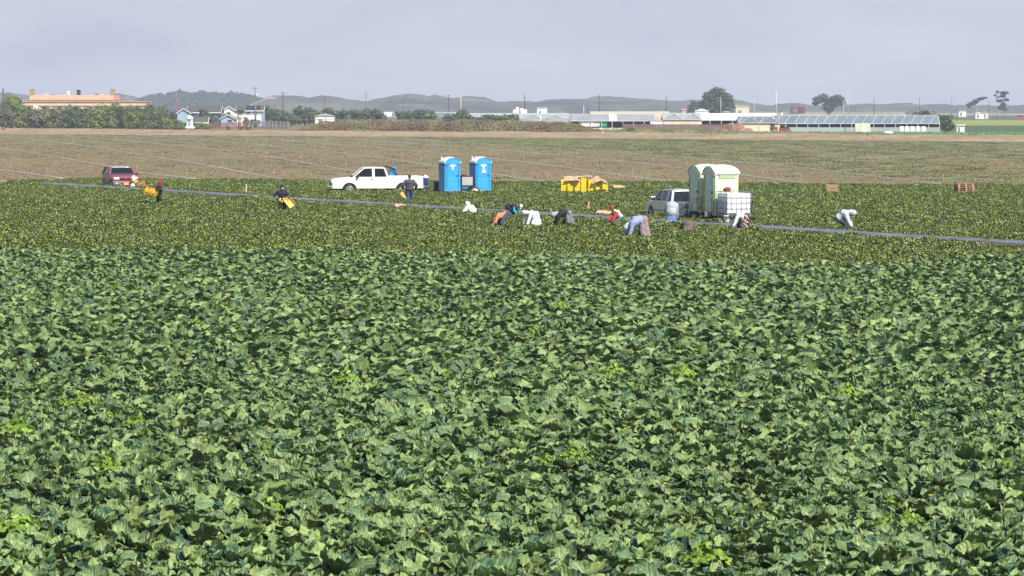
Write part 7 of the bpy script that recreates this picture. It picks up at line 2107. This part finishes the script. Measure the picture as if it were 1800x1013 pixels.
# red equipment and white box cut by the left frame edge on the bank
t = thing('red_pump', 'small reddish pump with white housing on the dirt bank at the left edge', 'pump', (XA(4, 690), 690, .5), 0)
m = MB(); m.box((0, 0, .45), (1.0, .8, .7)); m.bar((.2, 0, .8), (.9, 0, 1.5), .12); m.bar((.1, 0, .3), (1.0, 0, .2), .15); m.build('pump_body', mat('pump_red_brown', (.26, .07, .04), .7), t, bevel=.04)
MB().box((-.9, 0, .5), (.8, .7, .9)).build('housing', M_wht, t, bevel=.05)
# white pipe posts on the bank
def post(px_, py_, ytop, r, m_, label, nm='pipe_post', cat='post', cap=True, lean=0.0):
    p = G(px_, py_); h = AT(px_, ytop, p.y).z
    m = MB(); m.tube([(0, 0, 0), (lean, 0, h)], [r, r * .9], n=10)
    if cap: m.lathe([(r * 1.5, h - .3), (r * 1.6, h - .25), (r * 1.6, h), (r * .8, h + .08)], (lean, 0, 0), n=10)
    o = m.build(nm, m_); o.location = p; tag(o, label, cat); return o
post(774.5, 233, 212.5, .13, M_wht, 'slim white pipe post standing at the foot of the reddish bank')
post(1060, 237.5, 232, .17, M_wht, 'short thick white pipe post on the dirt bank')
post(950, 226, 203, .2, M_wht, 'white post before the peaked glass gable', cap=False)
o = blob('white_sack', (.55, .4, .42), M_bag, 21, loc=(G(911, 235).x, G(911, 235).y, .8)); tag(o, 'white sack lying on the dirt bank', 'sack')
o = blob('white_sack', (1.1, .5, .45), M_bag, 22, loc=(XA(1562, 640), 640, .3)); tag(o, 'white tarpaulin lump in front of the long glasshouse', 'sack')

# ------------------------------------------------------------------ utility poles
M_pole = mat('dark_pole_wood', (.075, .055, .045), .9, var=.2, scale=2)
M_pole2 = mat('pale_pole_wood', (.36, .33, .29), .9, var=.15, scale=2)
M_polew = mat('pale_grey_metal', (.50, .50, .50), .6)
def upole(px_, ytop, D, r, arms, label, m_=None, zb=0, trans=False, lean=0.0, group='utility poles across the plain'):
    x = XA(px_, D); h = ZA(ytop, D) - zb
    t = thing('utility_pole', label, 'pole', (x, D, zb), 0, group)
    MB().tube([(0, 0, 0), (lean, 0, h)], [r, r * .7], n=8).build('shaft', m_ or M_pole, t)
    for k in range(arms):
        z = h - .5 - k * 1.1; w = 1.25 if k % 2 == 0 else .95
        a = MB().box((lean, -.16, z), (2 * w, .12, .14)).build('crossarm', m_ or M_pole, t)
        m = MB()
        for xx_ in (-w + .1, -w / 2, w / 2, w - .1): m.lathe([(.05, z + .07), (.09, z + .12), (.07, z + .30), (0, z + .34)], (lean + xx_, -.16, 0), n=8)
        m.build('insulator', M_polew, a)
    if trans: m = MB(); m.lathe([(.0, h - 3.4), (.32, h - 3.35), (.32, h - 2.3), (0, h - 2.2)], (lean + .5, -.2, 0), n=12); m.build('transformer', M_polew, t)
    return t
m2 = mat('weathered_pole_wood', (.20, .17, .15), .9, var=.3, scale=.8)
for a in [(6, 156, 700, .26, 0, 'thick dark wooden pole at the left edge before the thicket', M_pole), (310, 160.5, 1300, .22, 0, 'thin reddish mast above the blue house', mat('red_mast', (.30, .08, .05), .8)),
          (449, 152.5, 900, .30, 1, 'tall thick utility pole above the solar roof, with a transformer', m2), (497.5, 161.5, 1150, .26, 1, 'dark utility pole right of the solar roofed house'), (571, 170, 1000, .13, 0, 'slender dark pole above the low white shed'),
          (643.5, 161, 1350, .34, 3, 'grey utility pole with three crossarms before the left dunes', m2), (675, 174, 1500, .15, 0, 'faint grey pole between the dunes', m2), (709, 172, 1500, .15, 0, 'thin pole before the tallest dune'), (788.5, 166.5, 1400, .26, 2, 'dark two armed pole right of the tallest dune'),
          (810, 168.5, 1400, .45, 2, 'thick pale two armed pole next to the dark one', M_pole2), (922.5, 167, 1400, .32, 0, 'plain dark pole above the white tanks'), (1053.5, 167, 1400, .32, 0, 'plain dark pole above the tan roof, left one'), (1171, 168.5, 1400, .26, 0, 'plain dark pole left of the large spreading tree'),
          (1267, 172, 1300, .16, 0, 'pale slender pole in front of the spreading tree', M_polew), (1364.5, 160, 1250, .22, 2, 'pale grey tall pole between the two dark trees', M_polew), (1326, 176, 1500, .12, 0, 'faint thin pole right of the spreading tree', M_polew), (1483, 178, 1300, .16, 0, 'pale pole at the right side of the forked tree', M_polew), (1492, 162, 1500, .14, 2, 'thin pale lattice-like pole right of the forked tree', M_polew),
          (1536.5, 173, 1400, .20, 0, 'dark plain pole above the small red car'), (1616.5, 171.5, 1500, .16, 0, 'faint dark pole above the glasshouse right end'), (1673, 171, 1450, .20, 1, 'pale pole with dark top right of the glasshouses', m2), (1738, 177, 1600, .20, 0, 'dark pole between windswept and tiered trees'), (1634, 181, 1700, .12, 0, 'very faint short pole before the right hills', m2), (1485.5, 205, 705, .10, 0, 'thin brown pole in front of the long glasshouse', M_pole), (1026, 186, 1300, .2, 0, 'short white mast above the grey shed', M_polew)]:
    px_, yt_, D_, r_p, arms, lab = a[:6]; upole(px_, yt_, D_, r_p, arms, lab, a[6] if len(a) > 6 else None, trans=(px_ == 449))
post(1006, 234.5, 202, .13, m2, 'leaning weathered wooden pole at the end of the reddish bank', 'utility_pole', 'pole', cap=False, lean=-.45)

# ------------------------------------------------------------------ haze
def haze():
    m = bpy.data.materials.new('pale_haze'); m.use_nodes = True
    n, l = m.node_tree.nodes, m.node_tree.links
    n.remove(n['Principled BSDF'])
    v = n.new('ShaderNodeVolumePrincipled')
    v.inputs['Color'].default_value = (.80, .87, 1.0, 1)
    v.inputs['Density'].default_value = HAZE
    v.inputs['Anisotropy'].default_value = 0.0
    l.new(v.outputs[0], n['Material Output'].inputs['Volume'])
    o = MB().box((0, 2080, 21), (2360, 4260, 46)).build('haze', m)
    tag(o, kind='stuff')
HAZE = 0.00017
haze()
